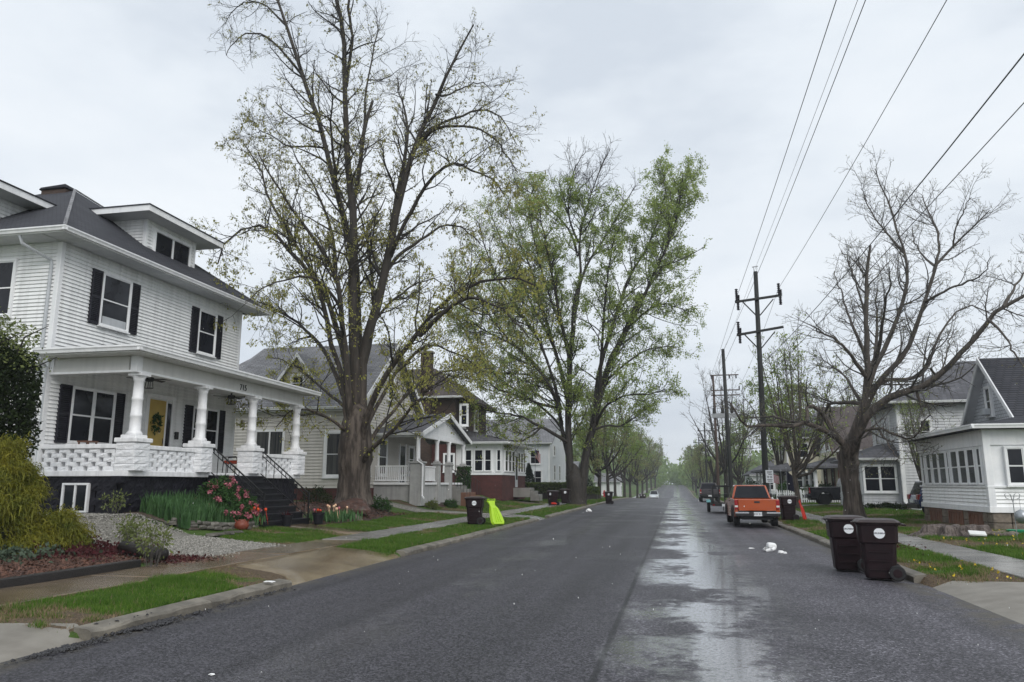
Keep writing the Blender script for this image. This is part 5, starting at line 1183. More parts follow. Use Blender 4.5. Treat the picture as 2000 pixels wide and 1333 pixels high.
porch_chair(-16.35, 23.35, -1.9, 'metal porch chair with orange cushions at the head of the steps'); porch_chair(-16.3, 26.1, -1.3, 'metal porch chair with orange cushions behind the right railing post')
p = at(172, 858, X=-17.2); t = thing('side_table', 'small wooden table under the left porch window', 'table', (p.x, p.y, 2.12))
mb = MB(); mb.box(-.2, -.2, .86, .2, .2, .90); mb.build('table_top', MATS['wood_red'], t)
for a in (-.16, .16):
    for b in (-.16, .16): mb = MB(); mb.box(a-.02, b-.02, 0, a+.02, b+.02, .86); mb.build('leg', MATS['wood_red'], t)
# ------------------------------------------------------------------ beige house with the big shingled roof
H2 = thing('beige_house', 'beige sided house with a big grey shingled roof and a gabled front porch', 'house', (-16.2, 42, .9), world=True)
S2 = Wall((0, 37.0, 0), (1, 0, 0), (0, -1, 0)); F2 = Wall((-16.2, 0, 0), (0, 1, 0), (1, 0, 0))
YM, ZE2, ZR2 = 42.0, 5.75, 10.0
slope2 = (ZR2-ZE2)/(YM-36.6)
mb = MB(); mb.prism([(37.01, .9), (46.99, .9), (46.99, 5.6), (42, 9.75), (37.01, 5.6)], -24.5, -16.21, 'x'); mb.box(-27.5, 37.01, .9, -24.5, 46.99, 5.6); w2 = mb.build('wall', MATS['siding_beige'], H2)
mb = MB(); mb.box(-27.5, 36.98, .6, -16.18, 47, 1.55); mb.build('foundation', MATS['brick_red'], H2)
siding(S2, 'siding', MATS['siding_beige'], w2, -27.4, -16.3, 1.55, 5.6, exp=.16, th=.058)
siding(F2, 'siding', MATS['siding_beige'], w2, 0, 0, 1.75, 9.7, exp=.16, th=.058, clip=lambda z: (37.1, 46.9) if z < 5.7 else (37.1+(z-5.7)/slope2, 46.9-(z-5.7)/slope2))
mb = MB(); mb.box(-16.3, 36.92, 1.55, -16.12, 37.1, 5.7); mb.build('corner_board', MATS['trim_white'], H2)
mb = MB(); mb.box(-27.5, 36.62, 5.52, -16.2, 37.0, 5.56); mb.build('soffit', MATS['trim_white'], H2)
gable_roof('roof', 'shingle_grey', H2, 'x', -24.6, -15.75, 36.55, 47.45, YM, ZE2-.03, ZE2-.03, ZR2)
q = MB(); q.add([(-24.6, 36.55, ZE2-.03), (-24.6, 47.45, ZE2-.03), (-24.6, YM, ZR2), (-28.2, 36.55, ZE2-.03), (-28.2, 47.45, ZE2-.03), (-25.5, YM, ZR2-.6)], [(0, 2, 5, 3), (3, 5, 4), (2, 1, 4, 5)]); q.build('roof_end', MATS['shingle_grey'], H2)
for (yy, ) in ((36.5,), (47.5,)):
    mb = MB(); mb.hexa([(-15.76, yy, 5.45), (-15.72, yy, 5.45), (-15.72, YM, 9.72), (-15.76, YM, 9.72)], [(-15.76, yy, 5.72), (-15.72, yy, 5.72), (-15.72, YM, 10.03), (-15.76, YM, 10.03)]); mb.build('rake_board', MATS['trim_white'], H2)
gutter('gutter', H2, (-28, 36.54, 5.72), (-15.7, 36.54, 5.72), (0, -1, 0))
window(S2, H2, -21.75, -20.25, 3.3, 4.48, cols=2, hung=False, cas=.13, glass='curtain_glass'); window(S2, H2, -17.72, -16.82, 2.2, 4.35, cas=.15, glass='curtain_glass')
window(F2, H2, 40.25, 41.35, 2.3, 4.2, cas=.13, glass='curtain_glass'); window(F2, H2, 38.0, 38.9, 2.3, 4.2, cas=.13); window(F2, H2, 41.4, 42.2, 6.6, 8.1, cas=.12)
dr = wbox(F2, 'door', MATS['glass'], H2, 43.6, 44.5, 1.85, 4.0, .0, .06); wbox(F2, 'door_frame', MATS['trim_white'], dr, 43.45, 43.6, 1.8, 4.15, 0, .09); wbox(F2, 'door_frame', MATS['trim_white'], dr, 44.5, 44.65, 1.8, 4.15, 0, .09)
window(F2, H2, 45.2, 46.0, 2.5, 4.0, cas=.12)
# gabled dormer on the near slope
dx, dy = -20.3, 38.4
D2 = MB(); D2.prism([(dx-.75, 6.3), (dx+.75, 6.3), (dx+.75, 7.75), (dx, 8.75), (dx-.75, 7.75)], dy, 41.3, 'y'); D2 = D2.build('dormer', MATS['siding_beige'], H2)
SD = Wall((0, dy, 0), (1, 0, 0), (0, -1, 0)); siding(SD, 'siding', MATS['siding_beige'], D2, 0, 0, 6.7, 8.6, exp=.12, clip=lambda z: (dx-.72, dx+.72) if z < 7.7 else (dx-.72+(z-7.7)*.72, dx+.72-(z-7.7)*.72))
window(SD, D2, dx-.34, dx+.34, 6.85, 7.65, cas=.1)
for s in (-1, 1):
    mb = MB(); mb.hexa([(dx, dy-.3, 8.82), (dx, 41.4, 8.82), (dx+s*1.1, 41.4, 7.36), (dx+s*1.1, dy-.3, 7.36)], [(dx, dy-.3, 8.92), (dx, 41.4, 8.92), (dx+s*1.1, 41.4, 7.46), (dx+s*1.1, dy-.3, 7.46)]); mb.build('dormer_roof', MATS['shingle_grey'], D2)
    mb = MB(); mb.hexa([(dx, dy-.33, 8.70), (dx, dy-.30, 8.70), (dx+s*1.1, dy-.30, 7.24), (dx+s*1.1, dy-.33, 7.24)], [(dx, dy-.33, 8.93), (dx, dy-.30, 8.93), (dx+s*1.1, dy-.30, 7.47), (dx+s*1.1, dy-.33, 7.47)]); mb.build('rake_board', MATS['trim_white'], D2)
# porch
PX2 = -13.7
mb = MB(); mb.box(-16.2, 39.75, .6, PX2, 45.3, 1.72); mb.build('porch_base', MATS['pier_paint'], H2)
mb = MB(); mb.box(-16.2, 39.62, 1.72, PX2+.1, 49.2, 1.84); mb.build('porch_floor', MATS['trim_white'], H2)
for i, yy in enumerate((39.8, 43.2, 45.6, 48.9)):
    big = (.33, .20, .20, .33)[i]
    mb = MB(); mb.box(PX2-big, yy-big, .6, PX2+big, yy+big, 2.86); pr = mb.build('pier', MATS['pier_paint'] if i < 3 else MATS['pier_stone'], H2, bevel=.02)
    mb = MB(); mb.box(PX2-big-.07, yy-big-.07, 2.862, PX2+big+.07, yy+big+.07, 2.96); mb.box(PX2-.18, yy-.18, 2.96, PX2+.18, yy+.18, 3.06); mb.build('pier_cap', MATS['pier_paint'], pr, bevel=.015)
    mb = MB(); mb.lathe([(.15, 3.06), (.125, 3.2), (.115, 4.1), (.15, 4.2), (.17, 4.3)], (PX2, yy, 0), 12); o = mb.build('post', MATS['trim_white'], pr); smooth(o.data)
def picket_rail(parent, p, q_, z0, z1, n, mat_='trim_white', sq=.045):
    p, q_ = Vector(p), Vector(q_); mb = MB(); mb.bar(p+Vector((0, 0, z1)), q_+Vector((0, 0, z1)), .08, .06); rl = mb.build('top_rail', MATS[mat_], parent)
    mb = MB(); mb.bar(p+Vector((0, 0, z0)), q_+Vector((0, 0, z0)), .07, .06); mb.build('bottom_rail', MATS[mat_], parent)
    q = MB(); q.box(-sq/2, -sq/2, 0, sq/2, sq/2, z1-z0); me_ = q.mesh('baluster'); me_.materials.append(MATS[mat_])
    for i in range(n): link('baluster', me_, None, rl, loc=p.lerp(q_, (i+.5)/n)+Vector((0, 0, z0)))
picket_rail(H2, (-16.15, 39.78, 0), (PX2-.35, 39.78, 0), 1.95, 2.72, 19); picket_rail(H2, (PX2, 40.2, 0), (PX2, 42.9, 0), 1.95, 2.72, 14)
mb = MB(); mb.box(-16.2, 39.72, 4.3, PX2+.15, 39.9, 4.52); mb.box(PX2-.1, 39.902, 4.3, PX2+.12, 49, 4.52); mb.build('porch_beam', MATS['trim_white'], H2)
gable_roof('porch_roof', 'shingle_mid', H2, 'x', -16.25, PX2+.45, 39.35, 49.35, 44.4, 4.52, 4.52, 5.95, th=.14)
mb = MB(); mb.prism([(39.9, 4.5), (48.9, 4.5), (44.4, 5.78)], PX2-.05, PX2+.05, 'x'); mb.build('porch_gable', MATS['trim_white'], H2)
GW2 = Wall((PX2+.05, 0, 0), (0, 1, 0), (1, 0, 0)); siding(GW2, 'siding', MATS['trim_white'], H2, 0, 0, 4.55, 5.65, exp=.12, clip=lambda z: (40.0+(z-4.5)*3.45, 48.8-(z-4.5)*3.45), th=.02)
for yy in (39.3, 49.4):
    mb = MB(); mb.hexa([(PX2+.42, yy, 4.32), (PX2+.47, yy, 4.32), (PX2+.47, 44.4, 5.74), (PX2+.42, 44.4, 5.74)], [(PX2+.42, yy, 4.56), (PX2+.47, yy, 4.56), (PX2+.47, 44.4, 5.99), (PX2+.42, 44.4, 5.99)]); mb.build('rake_board', MATS['trim_white'], H2)
gutter('porch_gutter', H2, (-16.2, 39.34, 4.50), (PX2+.47, 39.34, 4.50), (0, -1, 0), h=.12, d=.10)
mb = MB(); mb.tube([(PX2+.15, 39.3, 4.4), (PX2+.1, 39.42, 4.25), (PX2+.1, 39.42, 3.0), (PX2+.42, 39.40, 2.8), (PX2+.42, 39.4, 1.15), (PX2+.6, 39.2, 1.0)], .05, 6); mb.build('downspout', MATS['trim_white'], H2)
for k in range(4):
    mb = MB(); mb.box(PX2+.1+k*.3, 45.95, .4, PX2+.42+k*.3, 48.4, 1.66-k*.21); mb.build('step', MATS['wood_red'] if k > 1 else MATS['walk_grey'], H2, bevel=.015)
for yy in (45.95, 48.4):
    r = thing('step_railing', 'curled iron railing on the %s side of the beige house steps' % ('near' if yy < 47 else 'far'), 'railing', (PX2+.6, yy, 1), world=True, group='iron railings on the beige house steps')
    a, b = Vector((PX2+.1, yy, 2.7)), Vector((PX2+1.3, yy, 1.85)); mb = MB(); mb.bar(a, b, .045, .03); mb.build('handrail', MATS['iron_black'], r)
    for i in range(7): p = a.lerp(b, i/6); mb = MB(); mb.bar((p.x, yy, p.z-.85), p, .022); mb.build('baluster', MATS['iron_black'], r)
# wicker chair glimpsed on that porch
t = thing('wicker_chair', 'pale wicker chair on the beige house porch', 'chair', (-15.0, 41.6, 1.84), -1.2)
mb = MB(); mb.box(-.3, -.3, .35, .3, .3, .45); mb.build('seat', MATS['trim_grey'], t, bevel=.03); mb = MB(); mb.hexa([(-.3, .25, .45), (.3, .25, .45), (.36, .42, 1.05), (-.36, .42, 1.05)], [(-.3, .31, .45), (.3, .31, .45), (.36, .48, 1.05), (-.36, .48, 1.05)]); mb.build('backrest', MATS['trim_grey'], t, bevel=.02)
for a in (-.27, .27):
    for b in (-.27, .27): mb = MB(); mb.box(a-.025, b-.025, 0, a+.025, b+.025, .36); mb.build('leg', MATS['trim_grey'], t)

# ------------------------------------------------------------------ brick house with the glazed porch
H3 = thing('brick_house', 'dark red brick house with a hipped sunporch of white windows', 'house', (-16, 62, .9), world=True)
S3 = Wall((0, 57.5, 0), (1, 0, 0), (0, -1, 0)); F3 = Wall((-13.0, 0, 0), (0, 1, 0), (1, 0, 0)); M3 = Wall((0, 57.2, 0), (1, 0, 0), (0, -1, 0)); MF3 = Wall((-16.7, 0, 0), (0, 1, 0), (1, 0, 0))
mb = MB(); mb.box(-16.7, 57.5, .5, -13.0, 66.8, 2.45); mb.build('brick_base', MATS['brick_red'], H3)
mb = MB(); mb.box(-16.72, 57.44, 2.45, -12.94, 66.85, 2.62); mb.build('sill_band', MATS['trim_white'], H3)
mb = MB(); mb.box(-16.7, 57.52, 2.62, -13.02, 66.78, 4.8); sp3 = mb.build('sunporch', MATS['trim_white'], H3)
def at_a(W, px, y):  # along-wall coordinate of an image column on a wall at height of row y
    if abs(W.n.y) > .5: return at(px, y, Y=W.O.y).x
    return at(px, y, X=W.O.x).y
for (a, b) in ((909.5, 921.5), (927.5, 943), (947.5, 959.5), (971, 978)): window(S3, sp3, at_a(S3, a, 900), at_a(S3, b, 900), 2.75, 4.35, cas=.07, trim='trim_white', sill=False)
for (y0, y1) in ((58.3, 59.3), (59.6, 60.6), (60.9, 61.9), (63.3, 64.2), (64.5, 65.4), (65.7, 66.4)): window(F3, sp3, y0, y1, 2.75, 4.35, cas=.07, sill=False)
dr = wbox(F3, 'door', MATS['trim_grey'], H3, 62.15, 63.0, 1.5, 4.2, .05, .10); wbox(F3, 'pane', MATS['glass'], dr, 62.28, 62.87, 2.1, 4.0, .10, .11)
hip_roof('porch_roof', 'shingle_mid', H3, -17.2, -12.35, 56.85, 67.45, 4.95, 6.15, -16.7, -16.7, 59.5, 65.5, .13)
mb = MB(); mb.box(-17.2, 56.83, 4.78, -12.33, 67.47, 4.82); mb.build('porch_soffit', MATS['trim_white'], H3)
gutter('porch_gutter', H3, (-17.0, 56.84, 4.95), (-12.33, 56.84, 4.95), (0, -1, 0)); gutter('porch_gutter', H3, (-12.34, 56.84, 4.95), (-12.34, 67.4, 4.95), (1, 0, 0))
mb = MB(); mb.box(-26.5, 57.22, .5, -16.72, 67.2, 5.2); mb.build('wall', MATS['brick_red'], H3)
mb = MB(); mb.box(-26.5, 57.20, 5.2, -16.70, 67.2, 8.3); mb.build('upper_wall', MATS['brick_brown'], H3)
hip_roof('roof', 'shingle_brown', H3, -27.2, -15.9, 56.4, 68.0, 8.5, 11.6, -23, -20, 62.2, 62.2, .18)
gutter('gutter', H3, (-27.2, 56.4, 8.5), (-15.9, 56.4, 8.5), (0, -1, 0))
window(M3, H3, at_a(M3, 869, 890), at_a(M3, 886, 890), 2.75, 4.0, cas=.12); window(M3, H3, -19.6, -18.7, 2.75, 4.1, cas=.12)
for (a, b) in ((58.8, 59.8), (63, 64)): window(MF3, H3, a, b, 6.3, 7.9, cas=.12)
window(M3, H3, at_a(M3, 901, 830), at_a(M3, 912, 830), 6.3, 7.8, cas=.14, trim='trim_white')
mb = MB(); mb.box(-19.45, 56.6, 1, -18.55, 57.2, 12.0); c3 = mb.build('chimney', MATS['brick_brown'], H3, bevel=.03); mb = MB(); mb.box(-19.52, 56.53, 12.0, -18.48, 57.27, 12.15); mb.build('chimney_cap', MATS['concrete'], c3)
mb = MB(); mb.box(-13.0, 61.6, .7, -11.6, 63.6, 1.45); mb.build('stoop', MATS['walk_grey'], H3, bevel=.02)
for k in range(2): mb = MB(); mb.box(-11.6+k*.35, 61.7, .4, -11.25+k*.35, 63.5, 1.2-k*.27); mb.build('step', MATS['walk_grey'], H3, bevel=.02)

# ------------------------------------------------------------------ plainer houses farther along
def plain_house(name, label, x0, x1, y0, y1, zb, ze, zr_, axis, wall_m, roof_m, face, wins, ov=.45, trim='trim_white', side=()):
    t = thing(name, label, 'house', ((x0+x1)/2, (y0+y1)/2, zb), world=True)
    mb = MB()
    if axis == 'x': mb.prism([(y0, zb-.5), (y1, zb-.5), (y1, ze), ((y0+y1)/2, zr_-.12), (y0, ze)], x0, x1, 'x')
    elif axis == 'y': mb.prism([(x0, zb-.5), (x1, zb-.5), (x1, ze), ((x0+x1)/2, zr_-.12), (x0, ze)], y0, y1, 'y')
    else: mb.box(x0, y0, zb-.5, x1, y1, ze)
    wl = mb.build('wall', MATS[wall_m], t)
    S_ = Wall((0, y0, 0), (1, 0, 0), (0, -1, 0)); Fx = x1 if face > 0 else x0; F_ = Wall((Fx, 0, 0), (0, 1, 0), (face, 0, 0))
    siding(S_, 'siding', MATS[wall_m], wl, x0+.08, x1-.08, zb+.5, ze, exp=.16, th=.03, clip=(lambda z: (x0+.08, x1-.08)) if axis != 'y' else None)
    siding(F_, 'siding', MATS[wall_m], wl, y0+.08, y1-.08, zb+.5, ze, exp=.16, th=.03)
    if axis == 'x': gable_roof('roof', roof_m, t, 'x', x0-ov, x1+ov, y0-ov, y1+ov, (y0+y1)/2, ze-.05, ze-.05, zr_)
    elif axis == 'y': gable_roof('roof', roof_m, t, 'y', y0-ov, y1+ov, x0-ov, x1+ov, (x0+x1)/2, ze-.05, ze-.05, zr_)
    else: hip_roof('roof', roof_m, t, x0-ov, x1+ov, y0-ov, y1+ov, ze+.12, zr_, (x0+x1)/2-.8, (x0+x1)/2+.8, (y0+y1)/2, (y0+y1)/2)
    if axis != 'y': gutter('gutter', t, (x0-ov, y0-ov, ze+.02), (x1+ov, y0-ov, ze+.02), (0, -1, 0))
    for c in ((x0, y0), (x1, y0)):
        mb = MB(); mb.box(c[0]-.09, c[1]-.045, zb+.4, c[0]+.09, c[1]+.09, ze); mb.build('corner_board', MATS[trim], t)
    for (a0, a1, z0, z1) in wins: window(F_, t, a0, a1, z0, z1, cas=.10, trim=trim)
    for (a0, a1, z0, z1) in side: window(S_, t, a0, a1, z0, z1, cas=.10, trim=trim)
    return t
H4 = plain_house('flag_house', 'tall white house with a grey roof behind the flagpole and clipped hedge', -23.5, -13.8, 85, 98, 1.0, 6.3, 9.6, 'x', 'siding_cool', 'shingle_grey', 1, [(88, 89, 2.2, 3.9), (92, 93, 2.2, 3.9), (88, 89, 5.0, 6.1)], side=[(-15.9, -14.9, 4.0, 5.5), (-19.5, -18.5, 4.0, 5.5), (-15.5, -14.7, 1.7, 3.2)])
mb = MB(); mb.box(-21.5, 81.6, .5, -17.2, 85, 3.2); mb.build('side_wing', MATS['siding_cool'], H4); hip_roof('wing_roof', 'shingle_grey', H4, -21.9, -16.8, 81.2, 85.2, 3.3, 4.6, -21, -18, 85, 85, .1)
plain_house('grey_cottage', 'small white cottage with a pale roof behind the red hydrant', -26, -16.5, 127, 136, .3, 3.2, 5.6, 'x', 'siding_cool', 'shingle_grey', 1, [(129, 130.2, 1.2, 2.6), (132, 133, 1.2, 2.6)], side=[(-20, -19, 1.2, 2.6)])
plain_house('white_garage', 'tiny white garage showing between the far trunks on the left', -15.5, -10.8, 153, 159, -.9, 2.2, 3.9, 'x', 'siding_white', 'shingle_grey', 1, [(155, 157, -.4, 1.4)])
plain_house('cream_house', 'cream two storey house behind the white picket fence', 11.2, 21, 82, 93, .3, 6.4, 9.4, 'hip', 'siding_yellow', 'shingle_mid', -1, [(84, 85.2, 4.4, 5.8), (88, 89.2, 4.4, 5.8), (84, 86, 1.3, 2.9)], side=[(12.2, 13.2, 4.4, 5.8), (15, 16.2, 4.4, 5.8), (12.0, 13.6, 1.4, 2.9)])
o = bpy.data.objects['cream_house']
mb = MB(); mb.box(8.9, 81.0, .1, 11.2, 92, .7); mb.build('porch_floor', MATS['trim_grey'], o); hip_roof('porch_roof', 'shingle_mid', o, 8.5, 11.3, 80.5, 92.5, 3.2, 3.9, 11.2, 11.2, 82, 91, .2)
for yy in (81.3, 84.5, 88, 91.5): mb = MB(); mb.box(9.0, yy-.09, .7, 9.18, yy+.09, 3.0); mb.build('porch_post', MATS['trim_white'], o)
plain_house('slate_roof_house', 'low house with a blue grey roof far behind the street sign', 10.5, 22, 112, 124, .1, 3.0, 6.2, 'hip', 'siding_cool', 'shingle_mid', -1, [(114, 115.2, 1.0, 2.4)], side=[(12, 13.2, 1.0, 2.4), (16, 17.2, 1.0, 2.4)])
# yellow house with brown gable trim
H6 = plain_house('yellow_house', 'pale yellow house with brown gable trim and a columned porch beside the black pickup', 12.8, 23, 65.5, 73.5, .3, 4.4, 8.3, 'x', 'siding_yellow', 'shingle_brown', -1, [(67.2, 68.2, 1.5, 3.0), (70.5, 71.5, 1.5, 3.0)], trim='brown_trim', side=[(14.5, 15.5, 1.5, 3.0)])
FY = Wall((12.8, 0, 0), (0, 1, 0), (-1, 0, 0))
siding(FY, 'gable_siding', MATS['siding_white'], H6, 0, 0, 4.45, 8.1, exp=.16, clip=lambda z: (65.6+(z-4.4)*.98, 73.4-(z-4.4)*.98))
for s in (-1, 1): mb = MB(); mb.hexa([(12.30, 69.5+s*4.5, 3.95), (12.34, 69.5+s*4.5, 3.95), (12.34, 69.5, 8.0), (12.30, 69.5, 8.0)], [(12.30, 69.5+s*4.5, 4.35), (12.34, 69.5+s*4.5, 4.35), (12.34, 69.5, 8.42), (12.30, 69.5, 8.42)]); mb.build('rake_board', MATS['brown_trim'], H6)
for a in (68.9, 69.4, 69.9): wbox(FY, 'gable_batten', MATS['brown_trim'], H6, a, a+.18, 4.6, 7.6, .02, .07)
mb = MB(); mb.box(10.9, 65.6, .1, 12.8, 72, .65); mb.build('porch_floor', MATS['walk_grey'], H6); hip_roof('porch_roof', 'shingle_mid', H6, 10.4, 12.9, 65.1, 72.5, 3.2, 3.9, 12.8, 12.8, 66.5, 71, .18)
for yy in (65.9, 68.5, 71.7): mb = MB(); mb.lathe([(.2, .65), (.2, .8), (.16, .85), (.15, 2.9), (.2, 3.0)], (11.05, yy, 0), 12); mb.build('porch_column', MATS['trim_white'], H6)

# ------------------------------------------------------------------ white house with the glazed porch, on the right
R1 = thing('sunporch_house', 'white house with a long glazed sunporch and a steep dark roof on the right edge', 'house', (12, 33, .3), world=True)
FR = Wall((10.4, 0, 0), (0, 1, 0), (-1, 0, 0)); SR = Wall((0, 29.0, 0), (1, 0, 0), (0, -1, 0))
mb = MB(); mb.box(10.42, 29.02, .8, 20, 36.3, 3.62); wr = mb.build('porch_wall', MATS['trim_white'], R1)
# crawl space: stone piers and slatted wooden panels
def skirt(W, spans, z0, z1):
    for (a0, a1, kind) in spans:
        if kind == 'p':
            n = max(1, int(round((a1-a0)/.5)))
            for k in range(2):
                for i in range(n):
                    q = MB(); W.box(q, a0+(a1-a0)*i/n+.008, a0+(a1-a0)*(i+1)/n-.008, z0+k*(z1-z0)/2+.006, z0+(k+1)*(z1-z0)/2-.006, -.25, rnd.uniform(.0, .03)); q.build('stone', MATS['pier_stone'], R1, bevel=.02)
        else:
            q = MB(); W.box(q, a0, a1, z1-.09, z1-.005, -.05, .03); W.box(q, a0, a0+.08, z0, z1-.09, -.05, .028); W.box(q, a1-.08, a1, z0, z1-.09, -.05, .028); pn = q.build('skirt_panel', MATS['wood_red'], R1)
            n = max(3, int((a1-a0-.16)/.085)); s = (a1-a0-.16)/n
            for i in range(n): wbox(W, 'slat', MATS['wood_red'], pn, a0+.08+i*s+.010, a0+.08+(i+1)*s-.010, z0, z1-.095, -.045, rnd.uniform(-.012, .010))
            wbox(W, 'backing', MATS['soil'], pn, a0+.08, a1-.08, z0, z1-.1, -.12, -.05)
z0s, z1s = .12, .80
ys_ = [at_a(FR, p, 1010) for p in (1937, 1921, 1893, 1882, 1854, 1841, 1818, 1805)]
skirt(FR, [(29.0, ys_[1], 'p'), (ys_[1], ys_[2], 'w'), (ys_[2], ys_[3], 'p'), (ys_[3], ys_[4], 'w'), (ys_[4], ys_[5], 'p'), (ys_[5], ys_[6], 'w'), (ys_[6], 36.3, 'p')], z0s, z1s)
skirt(SR, [(10.4, 11.55, 'p'), (11.55, 13.1, 'w'), (13.1, 13.8, 'p'), (13.8, 15.4, 'w')], z0s, z1s)
mb = MB(); mb.box(10.32, 28.92, .80, 20, 36.36, 1.0); mb.build('skirt_board', MATS['trim_white'], R1, bevel=.01)
siding(FR, 'siding', MATS['siding_white'], wr, 29.12, 36.25, 1.0, 1.62, exp=.124, th=.05); siding(SR, 'siding', MATS['siding_white'], wr, 10.52, 20, 1.0, 1.62, exp=.124, th=.05)
mb = MB(); mb.box(10.33, 28.93, 1.62, 20, 36.36, 1.70); mb.build('sill_band', MATS['trim_white'], R1, bevel=.01)
mb = MB(); mb.box(10.34, 28.94, 1.0, 10.56, 29.16, 3.62); mb.build('corner_post', MATS['trim_white'], R1, bevel=.008)
gl = [(1040, 1060), (1075, 1110), (1120, 1165), (1170, 1225), (1232, 1252), (1265, 1320), (1328, 1385), (1393, 1450), (1468, 1500)]
for (a, b) in gl:
    a, b = 1540+a/3.92, 1540+b/3.92; window(FR, R1, at_a(FR, b-.6, 920), at_a(FR, a+.6, 920), 1.76, 2.98, cas=.045, glass='glass_screen', sill=False, proud=.10)
window(SR, R1, 11.02, 11.52, 1.76, 2.95, cas=.07, glass='glass', sill=True); window(SR, R1, 12.0, 13.25, 1.76, 2.95, cas=.07, glass='glass_screen'); window(SR, R1, 13.9, 15.2, 1.76, 2.95, cas=.07)
mb = MB(); mb.box(10.36, 28.96, 3.06, 20, 36.34, 3.60); mb.build('fascia_band', MATS['trim_white'], R1, bevel=.01)
q = MB(); q.add([(9.95, 28.55, 3.60), (22, 28.55, 3.60), (22, 36.8, 3.60), (9.95, 36.8, 3.60), (9.95, 28.55, 3.74), (22, 28.55, 3.74), (22, 36.8, 3.74), (9.95, 36.8, 3.74), (12.7, 31.2, 4.25), (22, 31.2, 4.25), (12.7, 36.8, 4.25), (22, 36.8, 4.25)], [(3, 2, 1, 0), (0, 1, 5, 4), (3, 0, 4, 7), (4, 5, 9, 8), (7, 4, 8, 10), (8, 9, 11, 10), (2, 3, 7, 10, 11, 6), (1, 2, 6, 11, 9, 5)]); q.build('porch_roof', MATS['shingle_dark'], R1)
gutter('porch_gutter', R1, (9.96, 28.45, 3.76), (9.96, 36.8, 3.76), (-1, 0, 0), h=.15, d=.1); gutter('porch_gutter', R1, (9.86, 28.56, 3.762), (22, 28.56, 3.762), (0, -1, 0), h=.15, d=.1)
# steep gable above
GYM, GZ, GZB = 34.25, 6.85, 4.05; GYA, GYB = GYM-2.85, GYM+2.85
mb = MB(); mb.prism([(GYA+.40, .5), (GYB-.40, .5), (GYB-.40, GZB+.3), (GYM, GZ-.2), (GYA+.40, GZB+.3)], 12.76, 24, 'x'); mb.build('wall', MATS['scallop'], R1)
gable_roof('roof', 'shingle_dark', R1, 'x', 12.42, 24.5, GYA, GYB, GYM, GZB, GZB, GZ, th=.12)
for s, yy in ((-1, GYA), (1, GYB)):
    mb = MB(); mb.hexa([(12.37, yy, GZB-.2), (12.42, yy, GZB-.2), (12.42, GYM, GZ-.22), (12.37, GYM, GZ-.22)], [(12.37, yy, GZB+.03), (12.42, yy, GZB+.03), (12.42, GYM, GZ+.03), (12.37, GYM, GZ+.03)]); mb.build('rake_board', MATS['trim_white'], R1)
    mb = MB(); mb.hexa([(12.42, yy, GZB-.15), (12.76, yy, GZB-.15), (12.76, GYM, GZ-.15), (12.42, GYM, GZ-.15)], [(12.42, yy, GZB-.125), (12.76, yy, GZB-.125), (12.76, GYM, GZ-.125), (12.42, GYM, GZ-.125)]); mb.build('soffit', MATS['soffit'], R1)
GW = Wall((12.76, 0, 0), (0, 1, 0), (-1, 0, 0)); wy = GYM+.18
gw = window(GW, R1, wy-.22, wy+.22, 4.55, 5.62, cas=.10); wbox(GW, 'window_unit', MATS['trim_grey'], gw, wy-.2, wy+.2, 4.52, 4.78, .10, .36, bevel=.02)

# ------------------------------------------------------------------ grey two storey house behind
R2 = thing('grey_house', 'grey sided two storey house with a hipped roof and a small front sunporch', 'house', (14, 53, .3), world=True)
FG = Wall((13.3, 0, 0), (0, 1, 0), (-1, 0, 0)); SG = Wall((0, 49.8, 0), (1, 0, 0), (0, -1, 0)); FP = Wall((11.0, 0, 0), (0, 1, 0), (-1, 0, 0)); SPp = Wall((0, 50.2, 0), (1, 0, 0), (0, -1, 0))
mb = MB(); mb.box(13.32, 49.82, .1, 25, 56.2, 6.5); wg = mb.build('wall', MATS['siding_grey'], R2)
siding(SG, 'siding', MATS['siding_grey'], wg, 13.4, 25, .75, 6.45, exp=.17, th=.055); siding(FG, 'siding', MATS['siding_grey'], wg, 49.9, 56.1, .75, 6.45, exp=.17, th=.055)
mb = MB(); mb.box(13.22, 49.72, .6, 13.4, 49.92, 6.5); mb.build('corner_board', MATS['trim_white'], R2)
mb = MB(); mb.box(13.3, 49.78, .1, 25, 50.2, .75); mb.build('foundation', MATS['pier_stone'], R2)
hip_roof('roof', 'shingle_mid', R2, 12.6, 26, 49.1, 57, 6.62, 9.5, 18, 20.5, 53, 53, .14)
gutter('gutter', R2, (12.6, 49.1, 6.64), (26, 49.1, 6.64), (0, -1, 0)); gutter('gutter', R2, (12.6, 49.0, 6.64), (12.6, 57, 6.64), (-1, 0, 0))
for (a, b, z0, z1) in ((at_a(SG, 1797, 840), at_a(SG, 1816, 840), 4.2, 5.5), (18.3, 19.3, 4.2, 5.7), (at_a(SG, 1801, 930), at_a(SG, 1810, 930), 1.6, 3.2)): window(SG, R2, a, b, z0, z1, cas=.11)
window(FG, R2, 51.5, 52.5, 4.3, 5.9, cas=.1); window(FG, R2, 54, 55, 4.3, 5.9, cas=.1)
mb = MB(); mb.box(11.02, 50.22, .2, 13.3, 56.4, 3.15); wp = mb.build('sunporch', MATS['siding_grey'], R2)
siding(SPp, 'siding', MATS['siding_grey'], wp, 11.08, 13.22, .42, 1.22, exp=.16, th=.05); siding(FP, 'siding', MATS['siding_grey'], wp, 50.28, 56.3, .42, 1.22, exp=.16, th=.05)
window(SPp, R2, 11.22, 12.95, 1.32, 2.82, cols=2, cas=.1, trim='trim_white')
for (a, b) in ((50.6, 51.1), (51.4, 51.9), (52.4, 53.6), (54, 55.2)): window(FP, R2, a, b, 1.32, 2.82, cas=.09)
